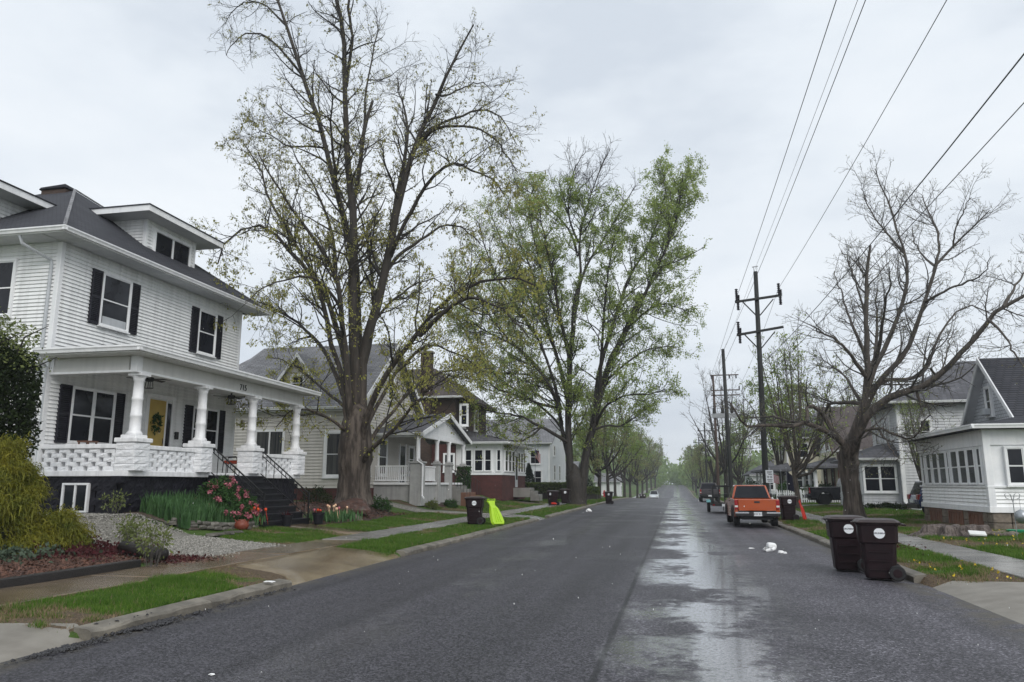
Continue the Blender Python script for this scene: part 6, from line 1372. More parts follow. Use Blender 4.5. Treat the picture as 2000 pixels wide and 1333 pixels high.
hip_roof('sunporch_roof', 'shingle_mid', R2, 10.55, 13.4, 49.75, 56.9, 3.28, 4.35, 13.3, 13.3, 51.6, 55, .13); gutter('gutter', R2, (10.55, 49.75, 3.3), (13.3, 49.75, 3.3), (0, -1, 0))
mb = MB(); mb.tube([(13.05, 49.65, 3.2), (13.2, 49.72, 3.0), (13.2, 49.72, .75), (13.5, 49.3, .35), (13.9, 48.8, .30)], .055, 6); mb.build('downspout', MATS['trim_white'], R2)
# ------------------------------------------------------------------ utility poles and wires
def utility_pole(x, y, h, label, xt=None, r0=.17, r1=.115, m='pole_wood', arms=(), group='wooden utility poles along the right kerb', lean=0):
    zb = G(x, y); t = thing('utility_pole', label, 'utility pole', (x, y, zb), group=group); xt = 0 if xt is None else xt-x
    mb = MB(); mb.tube([(0, 0, -.5), (0, 0, 0), (xt*.5, lean*.5, h*.5), (xt, lean, h)], [r0, r0, (r0+r1)/2, r1], 12); o = mb.build('pole', MATS[m], t); smooth(o.data)
    for (a0, a1, z, tilt, br) in arms:
        xx = xt*z/h; mb = MB(); mb.bar((a0-x, -r1-.05, z-tilt), (a1-x, -r1-.05, z+tilt), .10, .13); mb.build('crossarm', MATS[m], t, bevel=.01)
        if br:
            for s in (-1, 1): mb = MB(); mb.bar((xx+s*.85, -r1-.04, z-.06), (xx+s*.10, -r1-.04, z-.95), .05, .06); mb.build('brace', MATS[m], t)
    return t
def insulator(t, x, z, y=-.17, ln=.55, up=True):
    s = 1 if up else -1; mb = MB(); prof = []
    n = 6
    for i in range(n): prof += [(.055, i*ln/n), (.10, (i+.35)*ln/n), (.055, (i+.7)*ln/n)]
    mb.lathe([(r, z+s*q) for r, q in prof], (x, y, 0), 10); mb.build('insulator', MATS['insulator'], t)
p1 = utility_pole(4.68, 43, 13.35, 'tall dark utility pole with two crossarms nearest the camera behind the orange pickup', xt=4.83, arms=[(3.62, 6.08, 11.75, .13, True), (3.62, 6.10, 9.92, .18, True)])
for (x, z) in ((3.72, 11.66), (5.98, 11.86), (3.72, 9.78)): insulator(p1, x-4.68, z+.02, ln=.72); insulator(p1, x-4.68+.10, z-.02, -.05, ln=.42); insulator(p1, x-4.68+.06, z+.02, -.12, ln=.55, up=False)
mb = MB(); mb.bar((.08, 0, 13.3), (.05, 0, 13.62), .03); mb.bar((.22, 0, 13.3), (.24, 0, 13.66), .03); mb.bar((-.02, 0, 13.62), (.30, 0, 13.66), .05); mb.build('top_bracket', MATS['steel_grey'], p1)
p2 = utility_pole(4.6, 68, 13.3, 'leaning dark pole without crossarms behind the trailer', xt=4.5, r0=.19, r1=.14)
p3 = utility_pole(4.95, 95, 14.8, 'brown pole carrying a pale capacitor rack and double crossarms', m='pole_brown', arms=[(4.6, 8.0, 12.9, 0, False), (4.6, 8.0, 12.3, 0, False), (4.6, 7.95, 14.75, 0, False)], r0=.2)
mb = MB(); mb.box(-.35, -.3, 9.55, 2.6, -.14, 10.1); mb.build('rack', MATS['steel_grey'], p3, bevel=.02)
for k in range(3): mb = MB(); mb.lathe([(.16, 10.1), (.18, 10.2), (.16, 10.75), (.06, 10.8), (.10, 10.95), (.05, 11.1), (.09, 11.2), (.04, 11.5)], (-.1+k*1.05, -.22, 0), 10); mb.build('capacitor', MATS['pole_wood'], p3)
for (x, z) in ((-.3, 12.95), (.95, 12.95), (3.0, 12.95), (-.2, 14.3), (1.9, 14.3), (2.7, 14.3)): insulator(p3, x, z, ln=.45)
for (x, y, h, lb) in ((5.0, 130, 12.3, 'first plain double crossarm pole beyond the grey pickup'), (5.1, 166, 12.9, 'second distant double crossarm pole in the row'), (5.2, 205, 13, 'third distant double crossarm pole in the row'), (5.3, 250, 13.2, 'faintest farthest pole in the row')):
    q = utility_pole(x, y, h, lb, arms=[(x-1.15, x+1.15, h-1.3, 0, True), (x-1.15, x+1.15, h-2.9, 0, True)])
    for a in (-1.05, 1.05): insulator(q, a, h-1.25, ln=.5)
WG = 'overhead wires between the utility poles'
def wire(pts, label, sag=.6, r=.0105, grp=WG):
    out_ = []
    for a, b in zip(pts[:-1], pts[1:]):
        a, b = Vector(a), Vector(b); s = sag*((b-a).length/65)**2
        for i in range(16): t_ = i/16; p = a.lerp(b, t_); out_.append(p-Vector((0, 0, 4*s*t_*(1-t_))))
    out_.append(Vector(pts[-1])); mb = MB(); mb.tube(out_, r, 5); o = mb.build('overhead_wire', MATS['wire'], None); tag(o, label, 'wire', grp)
far_ = [(5.0, 130), (5.1, 166), (5.2, 205), (5.3, 250)]
wire([(3.70, -22, 12.7), (3.78, 43, 12.15), (4.0, 95, 13.2), (3.95, 130, 9.8), (4.05, 166, 10.2), (4.15, 205, 10.5)], 'leftmost overhead wire running to the upper crossarm of the near pole', .5)
wire([(4.9, -22, 14.5), (4.93, 43, 13.9), (4.95, 95, 14.9), (5.0, 130, 11.3), (5.1, 166, 11.6)], 'thin wire running to the bracket on top of the near pole', .5, .007)
wire([(4.5, -22, 13.4), (4.5, 43, 12.4), (3.78, 60, 11.5), (4.9, 95, 13.0)], 'wire just right of the pole top bracket wire', .6)
wire([(6.2, -22, 12.9), (5.98, 43, 12.4), (7.9, 95, 13.3), (6.05, 130, 9.8), (6.15, 166, 10.2)], 'wire running to the right end of the upper crossarm', .7)
wire([(5.35, -22, 9.6), (4.95, 43, 8.3), (4.75, 68, 8.2), (5.1, 95, 8.4), (5.1, 130, 7.4)], 'thick cable clamped to the near pole below its crossarms', 1.1, .0125)
wire([(9.9, -22, 12.6), (4.9, 43.0, 7.3)], 'cable slanting from upper right through the bare tree to the near pole', .4, .011)
wire([(3.78, 43, 10.2), (3.9, 95, 12.4), (3.95, 130, 9.3)], 'lower wire from the left end of the second crossarm', .6, .010)
# street sign on its own post
t = thing('parking_sign', 'white parking regulation sign on a post in front of the near utility pole', 'sign', (4.72, 41.4, G(4.72, 41.4)))
mb = MB(); mb.box(-.03, -.02, 0, .03, .02, 2.45); mb.build('post', MATS['galv'], t)
mb = MB(); mb.box(-.19, -.05, 1.70, .19, -.025, 2.34); pl = mb.build('sign_panel', MATS['sticker_white'], t, bevel=.006)
mb = MB()
for (x0, x1, z) in ((-.13, .13, 2.26), (-.13, .10, 2.20), (-.06, .12, 2.13), (-.12, -.02, 2.03), (.02, .12, 2.03), (-.12, -.03, 1.96), (.02, .12, 1.96), (-.13, .13, 1.86), (-.10, .12, 1.79)): mb.box(x0, -.053, z-.018, x1, -.0505, z+.012)
o = mb.build('print', MATS['ink'], pl); o['kind'] = 'stuff'

# ------------------------------------------------------------------ wheeled bins
def ring8(hx, hy, z, c=.06): return [(hx-c, -hy, z), (hx, -hy+c, z), (hx, hy-c, z), (hx-c, hy, z), (-hx+c, hy, z), (-hx, hy-c, z), (-hx, -hy+c, z), (-hx+c, -hy, z)]
def loft(mb, rings, cap0=True, cap1=True):
    n = len(rings[0]); b = len(mb.v)
    for r in rings: mb.v += [tuple(p) for p in r]
    for i in range(len(rings)-1):
        for k in range(n): mb.f.append((b+i*n+k, b+i*n+(k+1) % n, b+(i+1)*n+(k+1) % n, b+(i+1)*n+k))
    if cap0: mb.f.append(tuple(b+k for k in reversed(range(n))))
    if cap1: mb.f.append(tuple(b+(len(rings)-1)*n+k for k in range(n)))
    return mb
def make_bin(text=True):
    t = thing('wheeled_bin', 'x', 'bin')
    mb = MB(); loft(mb, [ring8(.24, .235, .02), ring8(.265, .25, .05), ring8(.302, .288, .66), ring8(.332, .312, .672), ring8(.348, .328, .99), ring8(.375, .345, 1.0), ring8(.375, .345, 1.03)]); body = mb.build('body', MATS['bin_brown'], t, bevel=.012, ang=25)
    for zz in (.18, .34, .50):
        mb = MB(); h = .25+.045*zz/.66; mb.box(-.18, -h-.004-.02, zz, .18, -h+.03, zz+.012); mb.build('rib', MATS['bin_brown'], body)
    mb = MB(); loft(mb, [ring8(.392, .362, 1.032), ring8(.395, .365, 1.055), ring8(.34, .31, 1.095), ring8(.2, .18, 1.11)]); lid = mb.build('lid', MATS['bin_lid'], t, bevel=.008, ang=25)
    mb = MB(); mb.tube([(.37, -.27, 1.02), (.47, -.27, 1.0), (.47, .27, 1.0), (.37, .27, 1.02)], .018, 8); mb.build('handle', MATS['bin_brown'], t)
    mb = MB(); mb.box(-.44, -.12, 1.02, -.385, .12, 1.045); mb.build('lid_grip', MATS['bin_lid'], lid, bevel=.008)
    for s in (-1, 1):
        mb = MB(); mb.lathe([(.04, -.045), (.125, -.045), (.14, -.03), (.14, .03), (.125, .045), (.04, .045)], (.27, s*.30, .14), 20, 'y'); wl = mb.build('wheel', MATS['rubber'], t)
        mb = MB(); mb.lathe([(.02, -.05), (.075, -.05), (.085, -.04), (.085, .04), (.075, .05), (.02, .05)], (.27, s*.30, .14), 12, 'y'); mb.build('hub', MATS['bin_brown'], wl)
    mb = MB(); mb.tube([(.27, -.30, .14), (.27, .30, .14)], .012, 6); mb.build('axle', MATS['steel_grey'], t)
    sl = math.atan2(.016, .32); q = MB(); q.lathe([(.095, 0), (.095, .004)], (0, 0, 0), 28); me_ = q.mesh('sticker'); me_.materials.append(MATS['sticker_white'])
    st = link('sticker', me_, None, t, loc=(.02, -.326, .85), rot=(math.pi/2-sl, 0, 0))
    tx = link('sticker_text', text_mesh('sticker_text', 'GRUNSKA', .042, 'ink', .0008, .0012), None, st); tx.location = (0, 0, .0052)
    q = MB(); q.lathe([(.084, .0041), (.084, .0046)], (0, 0, 0), 28); 
    return t
bin0 = make_bin()
def put_bin(x, y, rz, label, group, z=None, first=[True]):
    if first[0]: o = bin0; first[0] = False
    else: o = copy_tree(bin0)
    o.location = (x, y, G(x, y)+.015 if z is None else z); o.rotation_euler = (0, 0, rz); o['label'] = label; o['group'] = group; return o
GB = 'dark brown wheeled bins put out along the street'
put_bin(3.70, 15.95, -.16, 'dark brown wheeled bin on the road in front, the larger of the right pair', GB, 0.0)
put_bin(3.42, 17.35, -.06, 'dark brown wheeled bin half hidden behind the nearest right bin', GB, 0.0)
put_bin(-8.05, 30.6, .10, 'dark brown wheeled bin standing beside the lime green panel', GB)
put_bin(-9.2, 58.2, -.5, 'dark brown wheeled bin with red plastic at its foot near the forked tree', GB)
put_bin(-8.35, 58.9, .1, 'dark brown wheeled bin touching the trunk of the forked tree', GB, G(-8.3, 58.9)+.15)
put_bin(-5.95, 70.0, .0, 'lone dark brown wheeled bin standing on the road past the forked tree', GB, 0.0)
put_bin(-6.2, 142, .0, 'first far brown wheeled bin ahead of the white car', GB, float(zr(142))); put_bin(-6.0, 148, .3, 'second far brown wheeled bin next to the white car', GB, float(zr(148)))
put_bin(4.95, 37.2, .1, 'brown wheeled bin standing on grass beside the orange pickup', GB)
def lid_panel(name, x, y, z, rz, tilt, m, label, sc=1.0, wd=1.0):
    """a ribbed moulded plastic tray with a handle neck, leaning"""
    t = thing(name, label, 'plastic panel', (x, y, z), rz)
    def pt(u, v, d): # v up the panel, d thickness
        return Vector((u*sc*wd, (math.sin(tilt)*v+math.cos(tilt)*d)*sc, (math.cos(tilt)*v-math.sin(tilt)*d)*sc))
    prof = [(.25, 0), (.30, .10), (.27, .35), (.20, .62), (.13, .78), (.14, .86), (.17, .92), (.16, .98)]
    mb = MB(); rings = [[pt(-h, v, 0), pt(h, v, 0), pt(h*.82, v, -.10 if v < .7 else -.05), pt(-h*.82, v, -.10 if v < .7 else -.05)] for h, v in prof]; loft(mb, rings); mb.build('tray', MATS[m], t, bevel=.012)
    for u in (-.10, 0, .10): mb = MB(); mb.hexa([pt(u-.02, .08, -.10), pt(u+.02, .08, -.10), pt(u*.5+.012, .64, -.09), pt(u*.5-.012, .64, -.09)], [pt(u-.015, .08, -.125), pt(u+.015, .08, -.125), pt(u*.5+.008, .64, -.115), pt(u*.5-.008, .64, -.115)]); mb.build('rib', MATS[m], t)
    mb = MB(); mb.tube([pt(-.17, .95, .0), pt(-.17, 1.02, -.06), pt(.17, 1.02, -.06), pt(.17, .95, 0)], .022*sc, 6); mb.build('handle', MATS[m], t)
    return t
lid_panel('lime_tray', -7.02, 30.4, G(-7.1, 30.4)+.03, .85, .52, 'lime', 'bright lime green moulded plastic panel leaning on the brown bin', 1.1)
lid_panel('red_tray', 5.62, 37.1, G(5.5, 37)+.02, 1.1, .22, 'red_plastic', 'red plastic panel leaning on the bin beside the orange pickup', .88, .55)
o = lid_panel('red_tray', -8.95, 57.3, G(-8.9, 57.3)+.12, .3, 1.45, 'red_plastic', 'red plastic panel lying flat by the bins at the forked tree', .75)

# ------------------------------------------------------------------ vehicles (front towards +y)
def arch(y, z0, r, n=9): return [(y-r*math.cos(math.pi*i/(n-1)), z0+r*math.sin(math.pi*i/(n-1))) for i in range(n)]
def wheel(t, x, y, r, wd, rim='steel_grey'):
    s = 1 if x > 0 else -1
    mb = MB(); mb.lathe([(r*.60, -wd/2), (r*.93, -wd/2), (r, -wd*.32), (r, wd*.32), (r*.93, wd/2), (r*.60, wd/2)], (x, y, r), 24, 'x'); o = mb.build('wheel', MATS['rubber'], t)
    mb = MB(); mb.lathe([(.05, s*wd*.36-.01), (r*.60, s*wd*.30-.01), (r*.60, s*wd*.30+.02), (r*.50, s*wd*.30+.01), (.10, s*wd*.40), (.05, s*wd*.42)], (x, y, r), 16, 'x'); mb.build('rim', MATS[rim], o)
def pane_on(parent, a, b, c, d, inset, out_, m='glass', name='window'):
    a, b, c, d = map(Vector, (a, b, c, d)); ct = (a+b+c+d)/4; n = (b-a).cross(d-a).normalized()
    if n.dot(ct-Vector((0, 0, 1.0))) < 0: n = -n
    q = [p+(ct-p).normalized()*inset for p in (a, b, c, d)]; mb = MB(); mb.hexa([p+n*.002 for p in q], [p+n*out_ for p in q]); return mb.build(name, MATS[m], parent)
def pickup(paint, label, x, y, z, rz, sc=1.0, group=None, plate=None, flares=True, chrome=True):
    t = thing('pickup_truck', label, 'pickup truck', (x, y, z), rz, group); t.scale = (sc, sc, sc)
    wb = (-1.60, 1.62); r = .36
    prof = [(-2.52, .52), (-2.54, 1.12), (-.62, 1.12), (-.55, 1.13), (1.15, 1.11), (1.35, 1.07), (2.35, .98), (2.58, .85), (2.62, .50)]
    low = [(2.60, .42)]+[p for p in reversed(arch(wb[1], .36, .44))]+[(1.1, .34), (-1.05, .34)]+[p for p in reversed(arch(wb[0], .36, .44))]+[(-2.50, .44)]
    for s in (-1, 1):
        mb = MB(); mb.prism(prof+low, s*.74, s*.885, 'x'); mb.build('side_panel', MATS[paint], t, bevel=.03, seg=2)
        if flares:
            for wy in wb:
                a_, b_ = arch(wy, .36, .43), arch(wy, .36, .52); mb = MB()
                for i in range(8): mb.hexa([(s*.87, *a_[i]), (s*.87, *b_[i]), (s*.87, *b_[i+1]), (s*.87, *a_[i+1])], [(s*.925, *a_[i]), (s*.915, *b_[i]), (s*.915, *b_[i+1]), (s*.925, *a_[i+1])])
                mb.build('fender_flare', MATS['car_trim'], t)
    mb = MB(); mb.box(-.745, -2.5, .40, .745, -.60, .70); mb.build('bed_floor', MATS['car_trim'], t)
    mb = MB(); mb.box(-.745, -.60, .40, .745, 1.2, 1.11); mb.build('cab_lower', MATS[paint], t); mb = MB(); mb.hexa([(-.75, 1.2, .42), (.75, 1.2, .42), (.75, 2.56, .42), (-.75, 2.56, .42)], [(-.75, 1.2, 1.10), (.75, 1.2, 1.10), (.72, 2.5, .97), (-.72, 2.5, .97)]); mb.build('hood', MATS[paint], t, bevel=.04, seg=2)
    A = [(-.82, -.62, 1.11), (.82, -.62, 1.11), (.82, 1.22, 1.11), (-.82, 1.22, 1.11)]; B = [(-.66, -.46, 1.68), (.66, -.46, 1.68), (.66, .45, 1.70), (-.66, .45, 1.70)]
    mb = MB(); mb.hexa(A, B); cab = mb.build('cab', MATS[paint], t, bevel=.05, seg=2)
    pane_on(cab, A[0], A[1], B[1], B[0], .09, .012, name='rear_window'); pane_on(cab, A[3], A[2], B[2], B[3], .09, .012, name='windscreen'); pane_on(cab, A[0], A[3], B[3], B[0], .10, .012, name='side_window'); pane_on(cab, A[1], A[2], B[2], B[1], .10, .012, name='side_window')
    mb = MB(); mb.box(-.735, -2.60, .66, .735, -2.51, 1.125); tg = mb.build('tailgate', MATS[paint], t, bevel=.02, seg=2)
    mb = MB(); mb.box(-.11, -2.607, .97, .11, -2.595, 1.045); mb.build('handle', MATS['car_trim'], tg, bevel=.004)
    mb = MB(); mb.box(-.60, -2.606, .74, .60, -2.601, .755); mb.build('crease', MATS[paint], tg)
    for s in (-1, 1):
        mb = MB(); mb.box(s*.745, -2.565, .72, s*.885, -2.48, 1.09); tl = mb.build('tail_lamp', MATS['lamp_red'], t, bevel=.015); mb = MB(); mb.box(s*.755, -2.572, .80, s*.875, -2.56, .87); mb.build('reversing_lamp', MATS['lamp_white'], tl)
        mb = MB(); mb.box(s*.885, .75, 1.14, s*1.05, .90, 1.32); mb.build('mirror', MATS['car_trim'], t, bevel=.03, seg=2)
        mb = MB(); mb.box(s*.40, 2.50, .72, s*.74, 2.60, .90); mb.build('headlight', MATS['lamp_white'], t, bevel=.02)
        for yy in (-.05,): mb = MB(); mb.box(s*.884, yy-.09, 1.0, s*.91, yy+.09, 1.035); mb.build('door_handle', MATS['car_trim'], t, bevel=.008)
        for wy in wb: wheel(t, s*.76, wy, r, .24)
    mb = MB(); mb.box(-.88, -2.72, .44, .88, -2.58, .60); bp = mb.build('rear_bumper', MATS['car_trim'], t, bevel=.03, seg=2)
    if chrome:
        for s in (-1, 1): mb = MB(); mb.box(s*.34, -2.735, .545, s*.88, -2.60, .612); mb.build('bumper_pad', MATS['chrome'], bp, bevel=.012)
    mb = MB(); mb.box(-.16, -2.735, .455, .16, -2.722, .615); pl = mb.build('licence_plate', MATS['plate'], bp)
    if plate: tx = link('plate_text', text_mesh('plate_text', plate, .095, 'ink', .001), None, pl); tx.location = (0, -2.7365, .532); tx.rotation_euler = (math.pi/2, 0, 0)
    mb = MB(); mb.box(-.86, 2.56, .42, .86, 2.70, .62); mb.build('front_bumper', MATS['car_trim'], t, bevel=.03)
    mb = MB(); mb.box(-.6, -2.45, .30, .6, 2.3, .40); mb.build('chassis', MATS['car_trim'], t)
    return t
pickup('orange_paint', 'orange pickup truck parked at the right kerb with its tailgate towards us', 3.17, 35.6, .02, .015, 1.0, plate='8HX 817')
pickup('grey_paint', 'grey pickup truck parked ahead of the black trailer', 3.30, 82.5, .02, 0, 1.10, chrome=False, flares=False, plate='')
pickup('black_paint', 'black pickup truck backed onto the driveway behind the young tree', 12.15, 59.3, G(12, 59.3)+.02, -math.pi/2, 1.12, chrome=False, flares=False)
def car(name, paint, label, cat, x, y, z, rz, h=1.45, ln=4.4, suv=False):
    t = thing(name, label, cat, (x, y, z), rz); k = ln/2; r = .33; wb = (-k*.60, k*.62); bl = h*.60
    prof = [(-k+.05, .42), (-k, bl*.75), (-k+.06, bl), (k*.45, bl*.98), (k*.92, bl*.80), (k, bl*.55), (k-.02, .40)]
    low = [p for p in reversed(arch(wb[1], .33, .40))]+[(wb[1]-.55, .26), (wb[0]+.55, .26)]+[p for p in reversed(arch(wb[0], .33, .40))]
    for s in (-1, 1): mb = MB(); mb.prism(prof+low, s*.70, s*.86, 'x'); mb.build('side_panel', MATS[paint], t, bevel=.04, seg=2)
    mb = MB(); mb.prism(prof+[(wb[1], .3), (wb[0], .3)], -.71, .71, 'x'); mb.build('body', MATS[paint], t, bevel=.03)
    yb0, yb1, yt0, yt1 = (-k+.08, k*.42, -k+.35, k*.05) if suv else (-k*.72, k*.42, -k*.42, k*.05)
    A = [(-.80, yb0, bl-.02), (.80, yb0, bl-.02), (.80, yb1, bl-.02), (-.80, yb1, bl-.02)]; B = [(-.62, yt0, h-.02), (.62, yt0, h-.02), (.62, yt1, h), (-.62, yt1, h)]
    mb = MB(); mb.hexa(A, B); cab = mb.build('cabin', MATS[paint], t, bevel=.05, seg=2)
    pane_on(cab, A[0], A[1], B[1], B[0], .09, .012, name='rear_window'); pane_on(cab, A[3], A[2], B[2], B[3], .08, .012, name='windscreen')
    for i, j in ((0, 3), (1, 2)): pane_on(cab, A[i], A[j], B[j], B[i], .10, .012, name='side_window')
    for s in (-1, 1):
        mb = MB(); mb.box(s*.55, -k-.015, bl*.78, s*.855, -k+.12, bl*1.02); mb.build('tail_lamp', MATS['lamp_red'], t, bevel=.02)
        mb = MB(); mb.box(s*.45, k-.16, bl*.60, s*.80, k-.0, bl*.76); mb.build('headlight', MATS['lamp_white'], t, bevel=.02)
        mb = MB(); mb.box(s*.86, k*.32, bl+.0, s*1.0, k*.32+.12, bl+.14); mb.build('mirror', MATS[paint], t, bevel=.02)
        for wy in wb: wheel(t, s*.74, wy, r, .21)
    mb = MB(); mb.box(-.84, -k-.06, .36, .84, -k+.1, .58); mb.build('rear_bumper', MATS['car_trim'], t, bevel=.03); mb = MB(); mb.box(-.84, k-.1, .30, .84, k+.06, .50); mb.build('front_bumper', MATS['car_trim'], t, bevel=.03)
    mb = MB(); mb.box(-.26, -k-.07, .62, .26, -k-.005, .76); mb.build('licence_plate', MATS['plate'], t)
    return t
car('white_car', 'white_paint', 'white car facing us far down the left kerb', 'car', -4.3, 156, float(zr(156))+.02, math.pi, 1.75, 4.8, True)
car('blue_car', 'blue_paint', 'blue car parked behind the glazed sunporch with one red tail lamp showing', 'car', 12.95, 38.9, G(12.9, 38.9)+.02, -math.pi/2, 1.62, 4.5, True)
# trailer
t = thing('utility_trailer', 'black open utility trailer with an upright mesh ramp gate parked behind the pickup', 'trailer', (3.05, 50.5, .02), 0)
mb = MB(); mb.box(-.86, -1.8, .46, .86, 1.8, .54); mb.build('deck', MATS['wood_red'], t)
mb = MB()
for s in (-1, 1): mb.box(s*.86, -1.84, .42, s*.93, 1.84, .56); mb.box(s*.88, -1.84, .90, s*.92, 1.84, .95)
mb.box(-.93, -1.86, .42, .93, -1.80, .56); mb.box(-.93, 1.8, .42, .93, 1.86, .56)
mb.build('frame', MATS['iron_black'], t)
for s in (-1, 1):
    for yy in (-1.8, -.6, .6, 1.8): mb = MB(); mb.box(s*.88, yy-.02, .56, s*.92, yy+.02, .90); mb.build('stake', MATS['iron_black'], t)
    wheel(t, s*1.07, .1, .33, .19); mb = MB(); mb.hexa([(s*.95, -.42, .60), (s*1.2, -.42, .60), (s*1.2, .62, .60), (s*.95, .62, .60)], [(s*.95, -.28, .76), (s*1.2, -.28, .76), (s*1.2, .48, .76), (s*.95, .48, .76)]); mb.build('fender', MATS['iron_black'] if s > 0 else MATS['teal'], t, bevel=.02)
gt = MB(); gt.bar((-.88, -1.86, .56), (-.88, -1.86, 1.60), .11); gt.bar((.88, -1.86, .56), (.88, -1.86, 1.60), .11); gt.bar((-.88, -1.86, 1.60), (.88, -1.86, 1.60), .11); gt.bar((-.88, -1.86, .60), (.88, -1.86, .60), .07); gt.bar((-.88, -1.86, 1.08), (.88, -1.86, 1.08), .05); gt = gt.build('ramp_gate', MATS['iron_black'], t)
for k in range(1, 5): mb = MB(); mb.bar((-.88+k*.352, -1.86, .6), (-.88+k*.352, -1.86, 1.60), .08); mb.build('gate_bar', MATS['iron_black'], gt)
mb = MB(); mb.box(-.36, -1.90, .40, -.06, -1.875, .55); mb.build('licence_plate', MATS['plate'], t)
for s in (-1, 1): mb = MB(); mb.box(s*.78, -1.885, .45, s*.90, -1.86, .52); mb.build('tail_lamp', MATS['lamp_red'], t)
mb = MB(); mb.bar((-.5, 1.86, .48), (0, 3.0, .46), .08); mb.bar((.5, 1.86, .48), (0, 3.0, .46), .08); mb.bar((0, 2.9, .46), (0, 3.3, .46), .08); mb.bar((0, 2.95, .46), (0, 2.95, .0), .05); mb.build('drawbar', MATS['iron_black'], t)

# ------------------------------------------------------------------ fence, flags, hydrant
t = thing('picket_fence', 'white picket fence in front of green bushes', 'fence', (10, 66, .2), world=True)
fx0, fx1, fy = 7.9, 13.2, 65.0; zb = G(10, fy)
mb = MB(); mb.box(fx0, fy+.02, zb+.28, fx1, fy+.06, zb+.36); mb.build('rail', MATS['picket_white'], t); mb = MB(); mb.box(fx0, fy+.02, zb+.74, fx1, fy+.06, zb+.82); mb.build('rail', MATS['picket_white'], t)
q = MB(); q.prism([(-.045, 0), (.045, 0), (.045, .93), (0, 1.02), (-.045, .93)], -.012, .012, 'y'); pk = q.mesh('picket'); pk.materials.append(MATS['picket_white'])
for i in range(int((fx1-fx0)/.165)): link('picket', pk, None, t, loc=(fx0+.05+i*.165, fy, zb+.03))
for xx in (fx0, fx0+1.8, fx0+3.6, fx1): mb = MB(); mb.box(xx-.05, fy+.03, zb-.1, xx+.05, fy+.13, zb+1.08); mb.build('post', MATS['picket_white'], t)
def us_flag(parent, w_, h_, loc, hang=.0, name='flag'):
    fl = bpy.data.objects.new(name, None); COL.objects.link(fl); fl.parent = parent; fl.location = loc
    n = 13
    for k in range(n):
        mb = MB(); m_ = 8; z0, z1 = h_*(1-(k+1)/n), h_*(1-k/n)
        for i in range(m_):
            a0, a1 = i/m_, (i+1)/m_
            def pp(a, z): return (w_*a*(1-hang), .10*math.sin(a*7)*w_, z-hang*w_*a*.9)
            mb.hexa([pp(a0, z0), pp(a1, z0), pp(a1, z1), pp(a0, z1)], [tuple(np.array(pp(a0, z0))+(0, .006, 0)), tuple(np.array(pp(a1, z0))+(0, .006, 0)), tuple(np.array(pp(a1, z1))+(0, .006, 0)), tuple(np.array(pp(a0, z1))+(0, .006, 0))])
        mb.build('stripe', MATS['flag_red' if k % 2 == 0 else 'flag_white'], fl)
    mb = MB(); z0, z1 = h_*6/13, h_
    for i in range(4):
        a0, a1 = .4*i/4, .4*(i+1)/4
        f = lambda a, z, d: (w_*a*(1-hang), .10*math.sin(a*7)*w_+d, z-hang*w_*a*.9)
        mb.hexa([f(a0, z0, -.008), f(a1, z0, -.008), f(a1, z1, -.008), f(a0, z1, -.008)], [f(a0, z0, .014), f(a1, z0, .014), f(a1, z1, .014), f(a0, z1, .014)])
    mb.build('canton', MATS['flag_blue'], fl)
def flag(name, label, x, y, z, hp, kind):
    t = thing(name, label, 'flag', (x, y, z)); mb = MB(); mb.tube([(0, 0, 0), (0, 0, hp)], [.03, .018], 8); mb.lathe([(.0, hp-.01), (.05, hp+.03), (.05, hp+.06), (0, hp+.1)], n=8); mb.build('pole', MATS['galv'], t)
    return t
t = flag('flagpole', 'american flag hanging limp on a pole by the clipped hedge', -13.4, 74, G(-13.4, 74), 4.9, 0); us_flag(t, 1.1, .85, (.03, 0, 3.75), .55)
t = flag('yard_flag', 'american flag on a low staff behind the orange pickup', 7.15, 56.0, G(7.1, 56), 2.5, 0); us_flag(t, .8, .55, (-.75, 0, 1.8), .25)
t = flag('yard_flag', 'dark blue flag drooping beside the american flag behind the orange pickup', 7.45, 55.6, G(7.4, 55.6), 2.65, 0)
mb = MB()
for i in range(6): a, b = i/6, (i+1)/6; mb.hexa([(.75*a, .12*math.sin(a*8), 1.25-.3*a), (.75*b, .12*math.sin(b*8), 1.25-.3*b), (.75*b, .12*math.sin(b*8), 2.55-.75*b), (.75*a, .12*math.sin(a*8), 2.55-.75*a)], [(.75*a, .12*math.sin(a*8)+.008, 1.25-.3*a), (.75*b, .12*math.sin(b*8)+.008, 1.25-.3*b), (.75*b, .12*math.sin(b*8)+.008, 2.55-.75*b), (.75*a, .12*math.sin(a*8)+.008, 2.55-.75*a)])
mb.build('cloth', MATS['flag_dark'], t)
p = at(1180, 950, Y=112); t = thing('fire_hydrant', 'red fire hydrant on the far left verge', 'hydrant', (p.x, 112, G(p.x, 112)))
mb = MB(); mb.lathe([(.22, 0), (.22, .06), (.15, .08), (.14, .62), (.19, .64), (.19, .70), (.15, .74), (.10, .86), (.04, .92), (.03, .98)], n=14); mb.build('barrel', MATS['hydrant_red'], t)
for s in (-1, 1): mb = MB(); mb.lathe([(.07, s*.12), (.07, s*.22), (.05, s*.25)], (0, 0, .5), 10, 'x'); mb.build('outlet', MATS['hydrant_red'], t)

